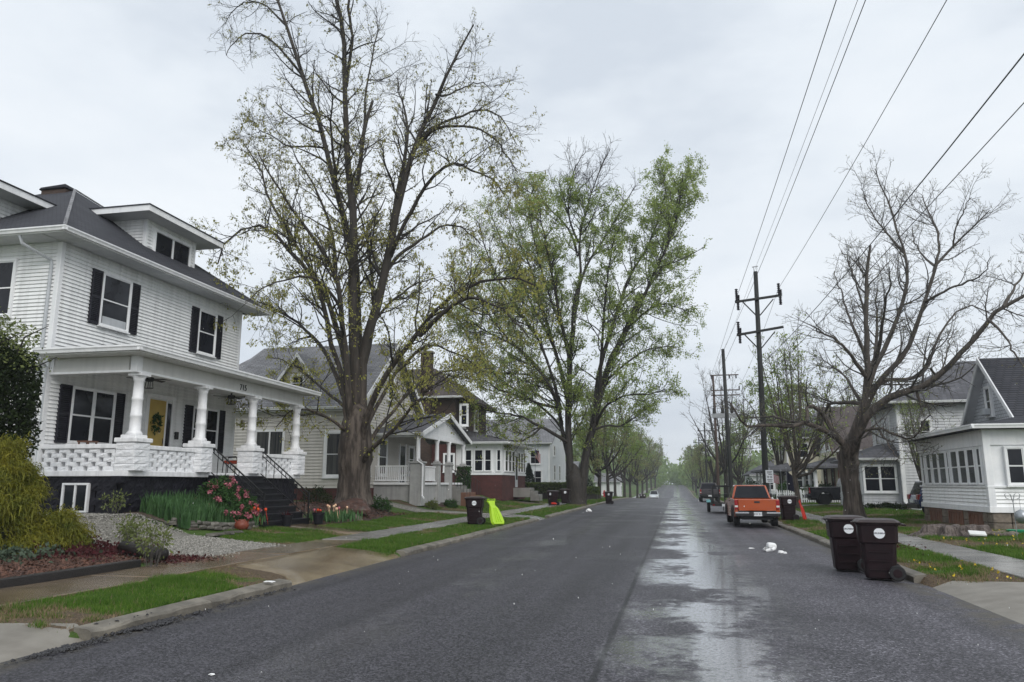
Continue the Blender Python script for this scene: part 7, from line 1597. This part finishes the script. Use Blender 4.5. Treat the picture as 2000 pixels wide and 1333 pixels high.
# ------------------------------------------------------------------ litter on the road
def crumple(name, label, cat, px, py, sx, sy, sz, seed, m='styrofoam', rz=0, x=None, zoff=0):
    p = at(px, py, Z=.0) if x is None else Vector(x); r = random.Random(seed); q = MB(); n = 7
    bm = bmesh.new(); bmesh.ops.create_icosphere(bm, subdivisions=2, radius=1)
    for v in bm.verts:
        f = 1+r.uniform(-.22, .22); v.co = Vector((v.co.x*f*sx, v.co.y*f*sy, max(-.35, v.co.z)*f*sz))
    bmesh.ops.translate(bm, verts=bm.verts, vec=(0, 0, sz*.42+zoff)); me_ = bpy.data.meshes.new(name); bm.to_mesh(me_); bm.free(); o = link(name, me_, MATS[m], None, loc=(p.x, p.y, p.z), rot=(0, 0, rz)); return tag(o, label, cat, 'white litter on the wet road')
def cup(label, px, py, seed, tilt=1.3):
    p = at(px, py, Z=0); q = MB(); q.lathe([(.035, -.06), (.048, .06), (.052, .06), (.052, .065), (.044, .062), (.032, -.055)], n=12); me_ = q.mesh('paper_cup'); o = link('paper_cup', me_, MATS['styrofoam'], None, loc=(p.x, p.y, .05), rot=(tilt, 0, seed)); return tag(o, label, 'cup', 'white litter on the wet road')
t = tag(bpy.data.objects.new('x', None)) if False else None
p = at(1506, 1072, Z=0); mb = MB(); loft(mb, [ring8(.11, .09, .0, .025), ring8(.125, .10, .05, .025), ring8(.12, .09, .12, .025), ring8(.09, .06, .155, .025)]); o = mb.build('foam_box', MATS['styrofoam'], None, bevel=.012); o.location = (p.x, p.y-.02, .005); o.rotation_euler = (.1, .12, .3); tag(o, 'crushed white foam box, the largest piece of litter on the road', 'box', 'white litter on the wet road')
cup('white cup lying left of the crushed foam box', 1494, 1077, .3); cup('white cup lying in front of the crushed foam box', 1501, 1079, 1.6); cup('white cup lying right of the crushed foam box', 1510, 1077, 2.4)
crumple('paper_ball', 'crumpled white paper to the right of the cups', 'paper', 1525, 1081, .075, .06, .05, 5); crumple('paper_ball', 'smaller crumpled white paper at the right end of the litter', 'paper', 1533, 1082, .05, .04, .035, 6)
crumple('paper_scrap', 'flat white scrap lying alone left of the litter', 'paper', 1467, 1072, .09, .05, .02, 7)
crumple('paper_scrap', 'flattened white cup lid on the left kerb', 'paper', 515, 1163, .10, .06, .015, 8, x=(-6.74, 12.1, .135)); crumple('paper_scrap', 'tiny white scrap on the road at the bottom left', 'paper', 413, 1319, .03, .02, .012, 9)
crumple('plastic_bag', 'small white plastic bag in the gutter by the forked tree', 'bag', 1150, 1000, .20, .14, .13, 10)
for i, (dx_, s) in enumerate(((0, .30), (.42, .25))): o = crumple('rubbish_bag', ('larger' if i == 0 else 'smaller')+' white rubbish bag set out beyond the orange pickup', 'bag', 0, 0, s, s, s*1.25, 20+i, x=(5.05+dx_, 43.9, G(5.2, 44)), zoff=.38); o['group'] = 'white rubbish bags beyond the pickup'

# ------------------------------------------------------------------ left garden: timbers, log, stones, pots, boulder
t = thing('timber_edging', 'black landscape timber edging between mulch and the wet sidewalk', 'edging', (-10.34, 8.5, .15), world=True)
for (y0, y1) in ((2.5, 5.9), (5.95, 9.6), (9.65, 13.5)):
    mb = MB(); z = G(-10.3, (y0+y1)/2); mb.hexa([(-10.42+rnd.uniform(-.02, .02), y0, z-.1), (-10.25, y0, z-.1), (-10.25, y0, z+.13), (-10.42, y0, z+.12)], [(-10.43, y1, z-.1), (-10.26+rnd.uniform(-.02, .02), y1, z-.1), (-10.26, y1, z+.13), (-10.43, y1, z+.13)]); mb.build('timber', MATS['timber_black'], t, bevel=.015)
mb = MB(); mb.tube([(-10.15, 14.0, .36), (-10.7, 14.15, .40), (-11.35, 14.3, .46)], [.125, .13, .125], 14); o = mb.build('log', MATS['timber_black'], None); smooth(o.data); tag(o, 'short round black log at the corner of the mulch bed', 'log')
for i, (cx_, cy_, yr) in enumerate([(0, 0, 0)]): pass
t = thing('stone_edging', 'low dry stone edging round the iris and tulip bed', 'edging', (-13.0, 21, .35), world=True)
path_ = [(-13.75, 19.0), (-13.3, 19.7), (-13.02, 20.6), (-12.9, 21.4), (-12.95, 22.2), (-13.25, 22.6)]
pp_ = np.array(path_); dd = np.r_[0, np.cumsum(np.hypot(*np.diff(pp_, axis=0).T))]
for k in range(2):
    s_ = .1+.12*k
    while s_ < dd[-1]:
        x, y = np.interp(s_, dd, pp_[:, 0]), np.interp(s_, dd, pp_[:, 1]); ln = rnd.uniform(.22, .38); q = MB(); loft(q, [ring8(ln/2, .11, 0, .03), ring8(ln/2+.01, .12, .05, .03), ring8(ln/2-.015, .105, .105, .03)])
        q.v = [(a+rnd.uniform(-.015, .015), b+rnd.uniform(-.015, .015), c+rnd.uniform(-.008, .008)) for a, b, c in q.v]; a2 = math.atan2(np.interp(s_+.1, dd, pp_[:, 1])-y, np.interp(s_+.1, dd, pp_[:, 0])-x)
        me_ = q.mesh('stone', bevel=.01); me_.materials.append(MATS['edging_stone']); link('stone', me_, None, t, loc=(x, y, G(x, y)+.01+k*.105), rot=(0, 0, a2)); s_ += ln+.015
for i, (x, y, s) in enumerate(((-12.55, 20.35, .28), (-12.5, 19.4, .34), (-12.45, 19.95, .2))):
    q = MB(); loft(q, [ring8(s, s*.5, 0, .06), ring8(s*.95, s*.48, .06, .06)]); q.v = [(a+rnd.uniform(-.03, .03), b+rnd.uniform(-.03, .03), c) for a, b, c in q.v]; o = link('flagstone', q.mesh('flagstone', bevel=.01), MATS['edging_stone'], None, loc=(x, y, G(x, y)+.01), rot=(0, 0, .7+i)); tag(o, ['flat stone lying between gravel and the iris bed', 'largest flat stone at the edge of the gravel', 'smallest flat stone near the red pot'][i], 'stone', 'loose flat stones by the flower bed')
def boulder(name, label, x, y, z, sx, sy, sz, seed, m='boulder', sub=3):
    bm = bmesh.new(); bmesh.ops.create_icosphere(bm, subdivisions=sub, radius=1)
    for v in bm.verts:
        f = 1+.30*noise.noise(v.co*1.1+Vector((seed, 0, 0)))+.10*noise.noise(v.co*3.1+Vector((0, seed, 0))); v.co = Vector((v.co.x*sx*f, v.co.y*sy*f, max(v.co.z, -.3)*sz*f))
    me_ = bpy.data.meshes.new(name); bm.to_mesh(me_); bm.free(); o = link(name, me_, MATS[m], None, loc=(x, y, z)); return tag(o, label, 'rock')
boulder('boulder', 'reddish brown boulder at the foot of the big maple', -13.35, 30.55, G(-13.3, 30.5)+.18, .85, .55, .48, 3)
boulder('boulder', 'small pale rock at the edge of the tulip bed', -12.35, 28.6, G(-12.3, 28.6)+.05, .3, .2, .2, 7, 'pier_stone')
def pot(x, y, r, h, m, label, plant_=True, grp='pots by the porch steps'):
    t = thing('plant_pot', label, 'pot', (x, y, G(x, y)+.03), group=grp); mb = MB(); mb.lathe([(r*.68, 0), (r*.95, h*.86), (r*1.06, h*.87), (r*1.06, h), (r*.92, h), (r*.9, h*.9), (.01, h*.9)], n=18); mb.build('pot', MATS[m], t)
    if plant_:
        q = MB()
        for k in range(26): a = rnd.uniform(0, 6.28); l_ = rnd.uniform(.1, .24); c = Vector((rnd.uniform(-r, r)*.6, rnd.uniform(-r, r)*.6, h*.9)); d = Vector((math.cos(a)*.5, math.sin(a)*.5, rnd.uniform(.4, 1)))*l_; e_ = Vector((-math.sin(a), math.cos(a), 0))*.018; q.quad(c-e_*.4, c+d*.5-e_, c+d, c+d*.5+e_)
        q.build('plant', MATS['wine_leaf'], t, fix=False)
pot(-12.62, 23.6, .19, .36, 'paint_black', 'black plant pot at the near foot of the porch steps'); pot(-12.35, 25.35, .21, .40, 'paint_black', 'black plant pot with reddish plants at the far foot of the porch steps')
t = thing('red_pot', 'round red glazed pot with ears on the stone edging', 'pot', (-12.72, 21.05, G(-12.7, 21)+.02)); mb = MB(); mb.lathe([(.10, 0), (.19, .07), (.22, .17), (.17, .27), (.11, .30), (.12, .33), (.09, .33)], n=18); o = mb.build('bowl', MATS['terracotta'], t); smooth(o.data)
for s in (-1, 1): mb = MB(); mb.tube([(s*.17, 0, .26), (s*.23, 0, .33), (s*.2, 0, .22)], .02, 6); mb.build('ear', MATS['terracotta'], t)

# ------------------------------------------------------------------ plants
def cards(name, m, parent, c, fn, n, size, droop, asp=.5, seed=1, kind=None):
    g_ = np.random.default_rng(seed); S = fn(g_, n); K = len(S); D = unit(g_.normal(size=(K, 3))*(1-abs(droop))+np.array([0, 0, -1.0 if droop > 0 else 1.0])*abs(droop)); Xv = unit(np.cross(D, g_.normal(size=(K, 3)))); s = g_.uniform(.6, 1.3, K)[:, None]*size; w_ = s*asp/2
    V = np.stack([S, S+D*s*.45-Xv*w_, S+D*s, S+D*s*.45+Xv*w_], 1).reshape(-1, 3); return link(name, np_mesh(name, V, np.arange(4*K).reshape(-1, 4)), MATS[m], parent)
def shell(rx, ry, rz_, lump=.25, seed=0, inner=.55, half=True):
    def f(g_, n):
        d = unit(g_.normal(size=(n, 3)));
        if half: d[:, 2] = np.abs(d[:, 2])
        l = 1+lump*(np.sin(d[:, 0]*5+seed)*np.cos(d[:, 1]*4+seed*2)+np.sin(d[:, 2]*6+d[:, 0]*3+seed)*.6)*.6
        return d*l[:, None]*(inner+(1-inner)*g_.random((n, 1))**.5)*np.array([rx, ry, rz_])
    return f
def shrub(name, label, x, y, rx, ry, rz_, m, n, size, droop=.1, seed=1, z=None, asp=.5, cat='shrub', lump=.3, group=None, flowers=None):
    t = thing(name, label, cat, (x, y, G(x, y) if z is None else z), group=group); g_ = random.Random(seed); mb = MB()
    for k in range(7): a = g_.uniform(0, 6.28); mb.tube([(0, 0, -.1), (math.cos(a)*rx*.35, math.sin(a)*ry*.35, rz_*.5), (math.cos(a)*rx*.7, math.sin(a)*ry*.7, rz_*.8)], [.03, .02, .008], 5)
    mb.build('stems', MATS['twig'], t); cards('foliage', m, t, None, shell(rx, ry, rz_, lump, seed), n, size, droop, asp, seed)
    if flowers:
        fm, fn_, fs = flowers; S = shell(rx*1.02, ry*1.02, rz_*1.02, lump, seed, .97)(np.random.default_rng(seed+5), fn_)
        q0 = []; gg = np.random.default_rng(seed+9); 
        S2 = np.repeat(S, 34, 0)+gg.normal(0, fs*.42, (len(S)*34, 3)); cards('blossom', fm, t, None, lambda g2, n2: S2, 0, fs*.85, -.2, .8, seed+3)
    return t
# golden thread cypress
def fronds(name, label, x, y, R_, H_, n, m, seed, z0):
    t = thing(name, label, 'shrub', (x, y, z0)); g_ = np.random.default_rng(seed)
    mb = MB(); mb.tube([(0, 0, -.2), (.05, .02, H_*.5), (0, 0, H_*.85)], [.09, .06, .02], 8); mb.build('trunk', MATS['bark_dark'], t)
    nc = 120; d = unit(g_.normal(size=(nc, 3))); d[:, 2] = np.abs(d[:, 2])*1.1-.12; hz = np.clip(d[:, 2], 0, 1)
    C = d*np.array([R_, R_, H_])*g_.uniform(.72, 1.0, (nc, 1))*(1+.16*np.sin(d[:, 0:1]*9)*np.cos(d[:, 2:3]*8)); C[:, :2] *= (1-.45*np.clip(C[:, 2:3]/H_, 0, 1)**2)
    k = n//nc; S = np.repeat(C, k, 0)+g_.normal(0, .12, (nc*k, 3))*np.array([1, 1, .75]); O = unit(np.repeat(d, k, 0)*np.array([1, 1, .25])+g_.normal(0, .75, (nc*k, 3))); M_ = len(S); ln = g_.uniform(.05, .19, M_)[:, None]; w_ = g_.uniform(.0045, .010, M_)[:, None]
    P1 = S+O*ln*.45+np.array([0, 0, .10])*ln; P2 = S+O*ln*.80-np.array([0, 0, .18])*ln; P3 = S+O*ln*.92-np.array([0, 0, .62])*ln; sd = unit(np.cross(O, g_.normal(size=(M_, 3))))*w_
    V = np.stack([S-sd, S+sd, P1+sd, P1-sd, P2+sd, P2-sd, P3+sd*.4, P3-sd*.4], 1).reshape(-1, 3); b_ = 8*np.arange(M_)[:, None, None]; Fq = (np.array([(0, 1, 2, 3), (3, 2, 4, 5), (5, 4, 6, 7)])[None]+b_).reshape(-1, 4)
    link('fronds', np_mesh('fronds', V, Fq), MATS[m], t); return t
fronds('thread_cypress', 'weeping golden thread cypress at the left edge of the mulch bed', -13.85, 13.35, 1.28, 2.15, 64000, 'gold_frond', 4, .45)
fronds('thread_cypress', 'low side clump of the golden cypress nearest the gravel', -12.80, 14.1, .50, .78, 12000, 'gold_frond', 5, .40)
t = thing('holly_tree', 'dark glossy holly tree against the left wall of the white house', 'tree', (-15.75, 15.0, G(-15.7, 15)))
mb = MB(); mb.tube([(0, 0, -.2), (.05, 0, 1.5), (0, .1, 3.6)], [.10, .08, .03], 8)
for a, zz in ((.4, 3.6), (-.5, 4.0), (.1, 4.3)): mb.tube([(0, 0, 2.6), (.5+a*.3, a, zz), (1.15, a*1.2, zz+.25)], [.03, .02, .008], 5)
mb.build('trunk', MATS['bark_dark'], t)
cards('crown', 'holly', t, None, lambda g_, n: shell(.95, 1.1, 1.75, .22, 3, .45, False)(g_, n)+np.array([-.15, 0, 2.6]), 19000, .10, .1, .6, 7)
cards('new_leaves', 'sedum', t, None, lambda g_, n: np.concatenate([shell(.75, .8, .7, .5, 9, .3, False)(g_, n)+np.array([-.1, 0, 4.15]), g_.normal(0, 1, (130, 3))*np.array([.25, .3, .22])+np.array([.85, 0, 3.75])]), 1500, .085, .2, .6, 8)
# iris leaves
t = thing('iris_clump', 'long row of blue green iris leaves along the black foundation', 'plant', (-14, 21, .6), world=True); g_ = np.random.default_rng(3); n = 1500
x = g_.uniform(-14.75, -13.25, n); y = 19.1+(g_.random(n))*3.2; kp_ = (x < -13.2-.02*(y-20.5)**2); x, y = x[kp_], y[kp_]; n = len(x); a = g_.uniform(0, 6.28, n); h = g_.uniform(.35, .68, n); ln = g_.uniform(.03, .28, n); w_ = g_.uniform(.016, .030, n); z = gz(x, y)+.03
B_ = np.stack([x, y, z], -1); sd = np.stack([np.cos(a), np.sin(a), 0*a], -1)*w_[:, None]; T_ = np.stack([np.cos(a+1.5)*ln, np.sin(a+1.5)*ln, h], -1)
V = np.stack([B_-sd, B_+sd, B_+T_*np.array([.35, .35, .6])+sd*.9, B_+T_*np.array([.35, .35, .6])-sd*.9, B_+T_], 1); V = V-np.array([-14, 21, .6]); b_ = 5*np.arange(n)[:, None]
me_ = np_mesh('leaves', V.reshape(-1, 3), np.concatenate([np.array([[0, 1, 2]])+b_, np.array([[0, 2, 3]])+b_, np.array([[3, 2, 4]])+b_])); link('leaves', me_, MATS['iris_leaf'], t)
shrub('flowering_bush', 'round bush covered in pink flowers beside the porch steps', -13.95, 21.95, .95, .85, 1.25, 'bush_green', 4200, .115, .1, 11, flowers=('petal_pink', 60, .075), asp=.45)
def tulips(name, label, x, y, spread, nb, nf, m, seed):
    t = thing(name, label, 'flowers', (x, y, G(x, y)+.03)); g_ = np.random.default_rng(seed); ax = g_.normal(0, spread, nb); ay = g_.normal(0, spread, nb); a = g_.uniform(0, 6.28, nb); h = g_.uniform(.22, .42, nb); l_ = g_.uniform(.05, .2, nb); w_ = g_.uniform(.018, .032, nb)
    B_ = np.stack([ax, ay, 0*ax], -1); sd = np.stack([np.cos(a), np.sin(a), 0*a], -1)*w_[:, None]; T_ = np.stack([np.cos(a+1.5)*l_, np.sin(a+1.5)*l_, h], -1); V = np.stack([B_-sd*.6, B_+sd*.6, B_+T_*np.array([.4, .4, .55])+sd, B_+T_*np.array([.4, .4, .55])-sd, B_+T_], 1).reshape(-1, 3); b_ = 5*np.arange(nb)[:, None]
    link('leaves', np_mesh('leaves', V, np.concatenate([np.array([[0, 1, 2]])+b_, np.array([[0, 2, 3]])+b_, np.array([[3, 2, 4]])+b_])), MATS['iris_leaf'], t)
    q = MB(); q.lathe([(.012, -.055), (.045, -.025), (.052, .01), (.040, .05), (.018, .062)], n=7); q.tube([(0, 0, -.5), (0, 0, -.05)], .008, 4); fmh = q.mesh('flower'); smooth(fmh)
    for k in range(nf):
        mm = fmh.copy(); mm.materials.clear(); mm.materials.append(MATS[m if not isinstance(m, tuple) else m[k % len(m)]]); o = link('flower', mm, None, t); o.location = (g_.normal(0, spread*.8), g_.normal(0, spread*.8), g_.uniform(.38, .56)); o.rotation_euler = (g_.normal(0, .15), g_.normal(0, .15), 0); o.scale = (.95,)*3
tulips('tulip_clump', 'red and yellow tulips at the near side of the porch steps', -13.15, 22.35, .2, 150, 11, ('petal_red',), 2)
tulips('tulip_clump', 'pale pink tulips on the far side of the porch steps', -12.75, 26.6, .42, 330, 9, ('petal_pale', 'petal_pale', 'petal_pink', 'petal_red'), 3)
tulips('tulip_clump', 'sparse tulip leaves below the big maple trunk', -12.9, 28.2, .4, 200, 2, ('petal_pale',), 4)
for i, (px_, py_, h_) in enumerate(((268, 1050, .62), (218, 1030, .55), (190, 1020, .5), (300, 1062, .66), (245, 1040, .5))):
    p = at(px_, py_, Z=.62); t = thing('sedum_clump', ['upright pale green stems in front of the gravel, middle of the row', 'shorter pale green stems left of the tall clump', 'leftmost small clump of pale green stems by the cypress', 'tallest clump of pale green leafy stems beside the log', 'thin clump of pale green stems behind the tall one'][i], 'plant', (p.x, p.y, G(p.x, p.y)), group='pale green stems at the edge of the gravel'); g_ = random.Random(i); mb = MB(); tips = []
    for k in range(22 if i in (0, 3) else 12):
        a = g_.uniform(0, 6.28); r_ = g_.uniform(.02, .22); b_ = Vector((math.cos(a)*r_*.5, math.sin(a)*r_*.5, -.02)); e_ = Vector((math.cos(a)*r_*1.3, math.sin(a)*r_*1.3, h_*g_.uniform(.7, 1.05))); mb.tube([b_, b_.lerp(e_, .5)+Vector((0, 0, .03)), e_], [.006, .005, .004], 4); tips.append(e_)
    mb.build('stems', MATS['twig_pale'], t); S_ = np.repeat(np.array([list(q) for q in tips]), 16, 0); S_ = S_+np.random.default_rng(i).normal(0, 1, S_.shape)*np.array([.05, .05, .10])-np.array([0, 0, .06]); cards('leaves', 'sedum', t, None, lambda g2, n2: S_, 0, .085, -.1, .45, i)
def ground_cover(name, label, m, n, box, size, seed, hmax):
    g_ = np.random.default_rng(seed); x = g_.normal((box[0]+box[1])/2, (box[1]-box[0])/4, n); y = g_.normal((box[2]+box[3])/2, (box[3]-box[2])/4, n); z = gz(x, y)+.04+g_.random(n)*hmax*np.clip(nzv(x, y, 2.2, seed)*1.6-.2, .1, 1); S = np.stack([x, y, z], -1)
    o = cards(name, m, None, None, lambda a_, b_: S, 0, size, -.15, .8, seed); return tag(o, label, 'ground cover', kind='stuff')
ground_cover('ivy', 'grey green ivy leaves spreading below the cypress', 'ivy', 2600, (-14.0, -11.9, 11.2, 14.4), .085, 41, .16)
ground_cover('wine_leaves', 'wine red creeping leaves in the mulch bed', 'wine_leaf', 2300, (-13.0, -11.2, 13.0, 15.4), .075, 42, .24)
ground_cover('fallen_leaves', 'reddish leaves lying at the log end', 'wine_leaf', 500, (-10.5, -9.7, 13.9, 15.1), .06, 43, .05)
ground_cover('right_leaves', 'dark dead leaves on the right verge behind the bins', 'wine_leaf', 900, (4.7, 5.8, 20.5, 24.5), .06, 44, .06)
for i, (x, y, s, m_, lb) in enumerate(((-13.4, 33.9, .5, 'bush_green', 'leafy clump right of the big maple trunk'), (-14.9, 30.4, .65, 'holly', 'dark shrub left of the big maple trunk'), (-12.95, 43.6, .42, 'bush_green', 'small green tuft below the beige house pier'), (-13.1, 40.6, .35, 'sedum', 'yellow green tuft at the beige house downspout'))):
    shrub('border_plant', lb, x, y, s, s, s*1.1, m_, 700, .16, -.35, 60+i, asp=.25, cat='plant', group='small plants along the house fronts')
# vine on the far stone pier of the beige house
g_ = np.random.default_rng(9); S = np.stack([g_.uniform(-13.35, -13.25, 700), g_.uniform(48.5, 49.3, 700), g_.uniform(.95, 2.9, 700)], -1); S2 = np.stack([g_.uniform(-14.05, -13.3, 700), g_.uniform(48.45, 48.56, 700), g_.uniform(.95, 2.9, 700)], -1); S = np.concatenate([S, S2]); o = cards('vine', 'bush_green', None, None, lambda a, b: S, 0, .11, .2, .8, 3); tag(o, 'dark vine covering the far stone pier of the beige house', 'vine')
# hedge, conifer and bushes
t = thing('hedge', 'low clipped yellow green hedge behind the forked tree', 'hedge', (-13, 71.5, 1.0))
def boxf(lx, ly, lz):
    def f(g_, n):
        p = g_.uniform(-1, 1, (n, 3)); k = g_.integers(0, 3, n); 
        for a in range(3): p[k == a, a] = np.sign(p[k == a, a])*(.9+.1*g_.random((k == a).sum()))
        p[:, 2] = np.abs(p[:, 2]); return p*np.array([lx, ly, lz])
    return f
mb = MB(); mb.box(-3.1, -.45, -.6, 3.1, .45, .72); mb.build('branches', MATS['twig'], t); cards('foliage', 'hedge', t, None, boxf(3.3, .6, .85), 9000, .14, -.1, .7, 13)
t = thing('hedge', 'short end of the clipped hedge right of the forked trunk', 'hedge', (-9.0, 82, .75)); mb = MB(); mb.box(-.8, -.4, -.9, .8, .4, .5); mb.build('branches', MATS['twig'], t); cards('foliage', 'hedge', t, None, boxf(1.0, .55, .65), 3000, .14, -.1, .7, 14)
t = thing('conifer', 'dark cone shaped evergreen in front of the white flag house', 'tree', (-14.9, 78.5, G(-14.9, 78.5))); mb = MB(); mb.tube([(0, 0, -.2), (0, 0, 2.2)], [.1, .02], 6); mb.build('trunk', MATS['bark_dark'], t)
def cone(g_, n): h = g_.random(n)**.8; r_ = (1-h)*1.05*(.75+.25*g_.random(n)); a = g_.uniform(0, 6.28, n); return np.stack([np.cos(a)*r_, np.sin(a)*r_, .15+h*2.75], -1)
cards('crown', 'conifer', t, None, cone, 5000, .16, .2, .45, 15)
for i, (x, y, rx, h_, m_, lb) in enumerate(((9.4, 67.5, 1.7, 1.75, 'bush_green', 'left rounded green bush behind the picket fence'), (11.9, 68.0, 1.6, 1.65, 'bush_green', 'right rounded green bush behind the picket fence'), (-11.5, 100, 1.5, 2.2, 'holly', 'dark bush behind the lone bin on the left'), (-15.5, 108, 2.2, 2.5, 'bush_green', 'green bush near the red hydrant'), (8.5, 92, 1.6, 2.0, 'bush_green', 'low green bush behind the grey pickup'))): shrub('garden_bush', lb, x, y, rx, rx*.8, h_, m_, 3000, .16, -.05, 80+i, asp=.6, group='rounded bushes in front of houses')
for i, (x0, x1, y) in enumerate(((11.3, 13.2, 49.6),)): ground_cover('foundation_plants', 'dark low plants along the grey house sunporch', 'holly', 1600, (11.0, 13.4, 49.2, 50.1), .11, 47, .35)
# dandelions
g_ = np.random.default_rng(14); x = np.concatenate([g_.uniform(7.4, 10, 60), g_.uniform(4.6, 5.7, 14)]); y = np.concatenate([g_.uniform(17, 27, 60), g_.uniform(14.8, 18, 14)]); S = np.stack([x, y, gz(x, y)+.085], -1); S = np.repeat(S, 5, 0)+g_.normal(0, .008, (len(S)*5, 3)); o = cards('dandelions', 'dandelion', None, None, lambda a, b: S, 0, .035, -.3, .9, 4); tag(o, 'yellow dandelion heads in the right lawn', 'flowers', kind='stuff')

# ------------------------------------------------------------------ stump and yard things on the right
t = thing('tree_stump', 'broad weathered tree stump with spreading roots in the right lawn', 'stump', (8.35, 26.3, G(8.35, 26.3)-.10)); q = MB(); n = 40; rings = []
for (rr, zz) in ((1.42, 0), (1.10, .08), (.95, .20), (.89, .36), (.84, .41), (.30, .38)):
    rings.append([((rr*(1+(.20*(1-zz*.9))*math.sin(k*2*math.pi/n*9+1)+.08*math.sin(k*2*math.pi/n*4)))*math.cos(k*2*math.pi/n), .62*rr*(1+(.20*(1-zz*.9))*math.sin(k*2*math.pi/n*9+1))*math.sin(k*2*math.pi/n), zz+.04*math.sin(k*1.7) if zz > .2 else zz) for k in range(n)])
loft(q, rings); o = q.build('stump', MATS['stump_wood'], t)
for k in range(5): a = [.2, -.6, -2.6, -1.5, 2.9][k]; mb = MB(); mb.tube([(math.cos(a)*.75, math.sin(a)*.5, .18), (math.cos(a)*1.2, math.sin(a)*.75, .06), (math.cos(a)*1.55, math.sin(a)*1.0, -.04)], [.14, .10, .05], 8); mb.build('root', MATS['stump_wood'], t)
p = at(1909, 1044, Z=.3); mb = MB(); mb.box(-.22, -.16, 0, .22, .16, .06); o = mb.build('paving_block', MATS['paper_white'], None, bevel=.01); o.location = (p.x, p.y, .30); o.rotation_euler = (.25, .05, -.2); tag(o, 'pale square slab leaning by the stump', 'slab')
for i in range(6):
    p = at(1925+i*11, 1045+rnd.uniform(-2, 3), Z=.25); boulder('border_stone', ['pale border stone nearest the square slab', 'second flat border stone from the slab', 'third border stone along the right porch', 'fourth border stone along the right porch', 'fifth border stone along the right porch', 'border stone next to the green saucer'][i], p.x, p.y, .27, .20, .14, .09, 30+i, 'pier_stone', 2)['group'] = 'pale border stones along the right porch'
p = at(1990, 1044, Z=.25); mb = MB(); mb.lathe([(.2, 0), (.3, .03), (.32, .10), (.29, .10), (.26, .04), (.0, .03)], n=18); o = mb.build('green_saucer', MATS['green_plastic'], None); o.location = (p.x, p.y, .28); tag(o, 'green plastic saucer on the lawn at the right edge', 'saucer')
t = thing('garden_hook', 'double shepherd hook with a grey hanging globe at the right edge', 'plant hanger', (9.55, 25.0, G(9.5, 25)))
mb = MB(); mb.tube([(0, 0, -.1), (0, 0, 1.05)], .012, 6)
for s in (-1, 1): mb.tube([(0, 0, 1.0), (s*.05, 0, 1.22), (s*.13, 0, 1.28), (s*.20, 0, 1.22), (s*.17, 0, 1.12), (s*.11, 0, 1.10)], .012, 6)
mb.build('hook', MATS['steel_grey'], t); bm = MB(); bm.lathe([(.02, .80), (.13, .74), (.18, .62), (.16, .50), (.08, .42), (.02, .40)], (.17, 0, 0), 16); o = bm.build('globe', MATS['galv'], t); smooth(o.data); mb = MB(); mb.tube([(.17, 0, 1.12), (.17, 0, .8)], .005, 4); mb.build('chain', MATS['steel_grey'], t)

# ------------------------------------------------------------------ thin sleet in the air
g_ = np.random.default_rng(77); n = 420; y = g_.uniform(5, 30, n); px_ = g_.uniform(-.75, .62, n)*y; z = g_.uniform(.3, .62, n)*y*g_.uniform(0, 1, n)+.3; S = np.stack([px_, y, z], -1)
oct_ = np.array([(1,0,0),(-1,0,0),(0,1,0),(0,-1,0),(0,0,1.9),(0,0,-1.9)], float); fc_ = np.array([(0,2,4),(2,1,4),(1,3,4),(3,0,4),(2,0,5),(1,2,5),(3,1,5),(0,3,5)])
s_ = g_.uniform(.0025, .0055, n)[:, None, None]; V = (S[:, None]+oct_[None]*s_).reshape(-1, 3); me_ = np_mesh('sleet', V, (fc_[None]+6*np.arange(n)[:, None, None]).reshape(-1, 3)); smooth(me_)
tag(link('sleet', me_, MATS['paper_white']), 'fine white sleet falling in the air', 'sleet', kind='stuff')
# ------------------------------------------------------------------ rain haze
mb = MB(); mb.box(-410, -62, -3.2, 410, 910, 36); hz = mb.mesh('haze')
hm = bpy.data.materials.new('haze'); hm.use_nodes = True; N = hm.node_tree.nodes; N.remove(N['Principled BSDF'])
pv = N.new('ShaderNodeVolumePrincipled'); pv.inputs['Color'].default_value = (.90, .93, .97, 1); pv.inputs['Density'].default_value = 0.0006; pv.inputs['Anisotropy'].default_value = .2
hm.node_tree.links.new(pv.outputs['Volume'], N['Material Output'].inputs['Volume'])
tag(link('haze', hz, hm), kind='stuff')
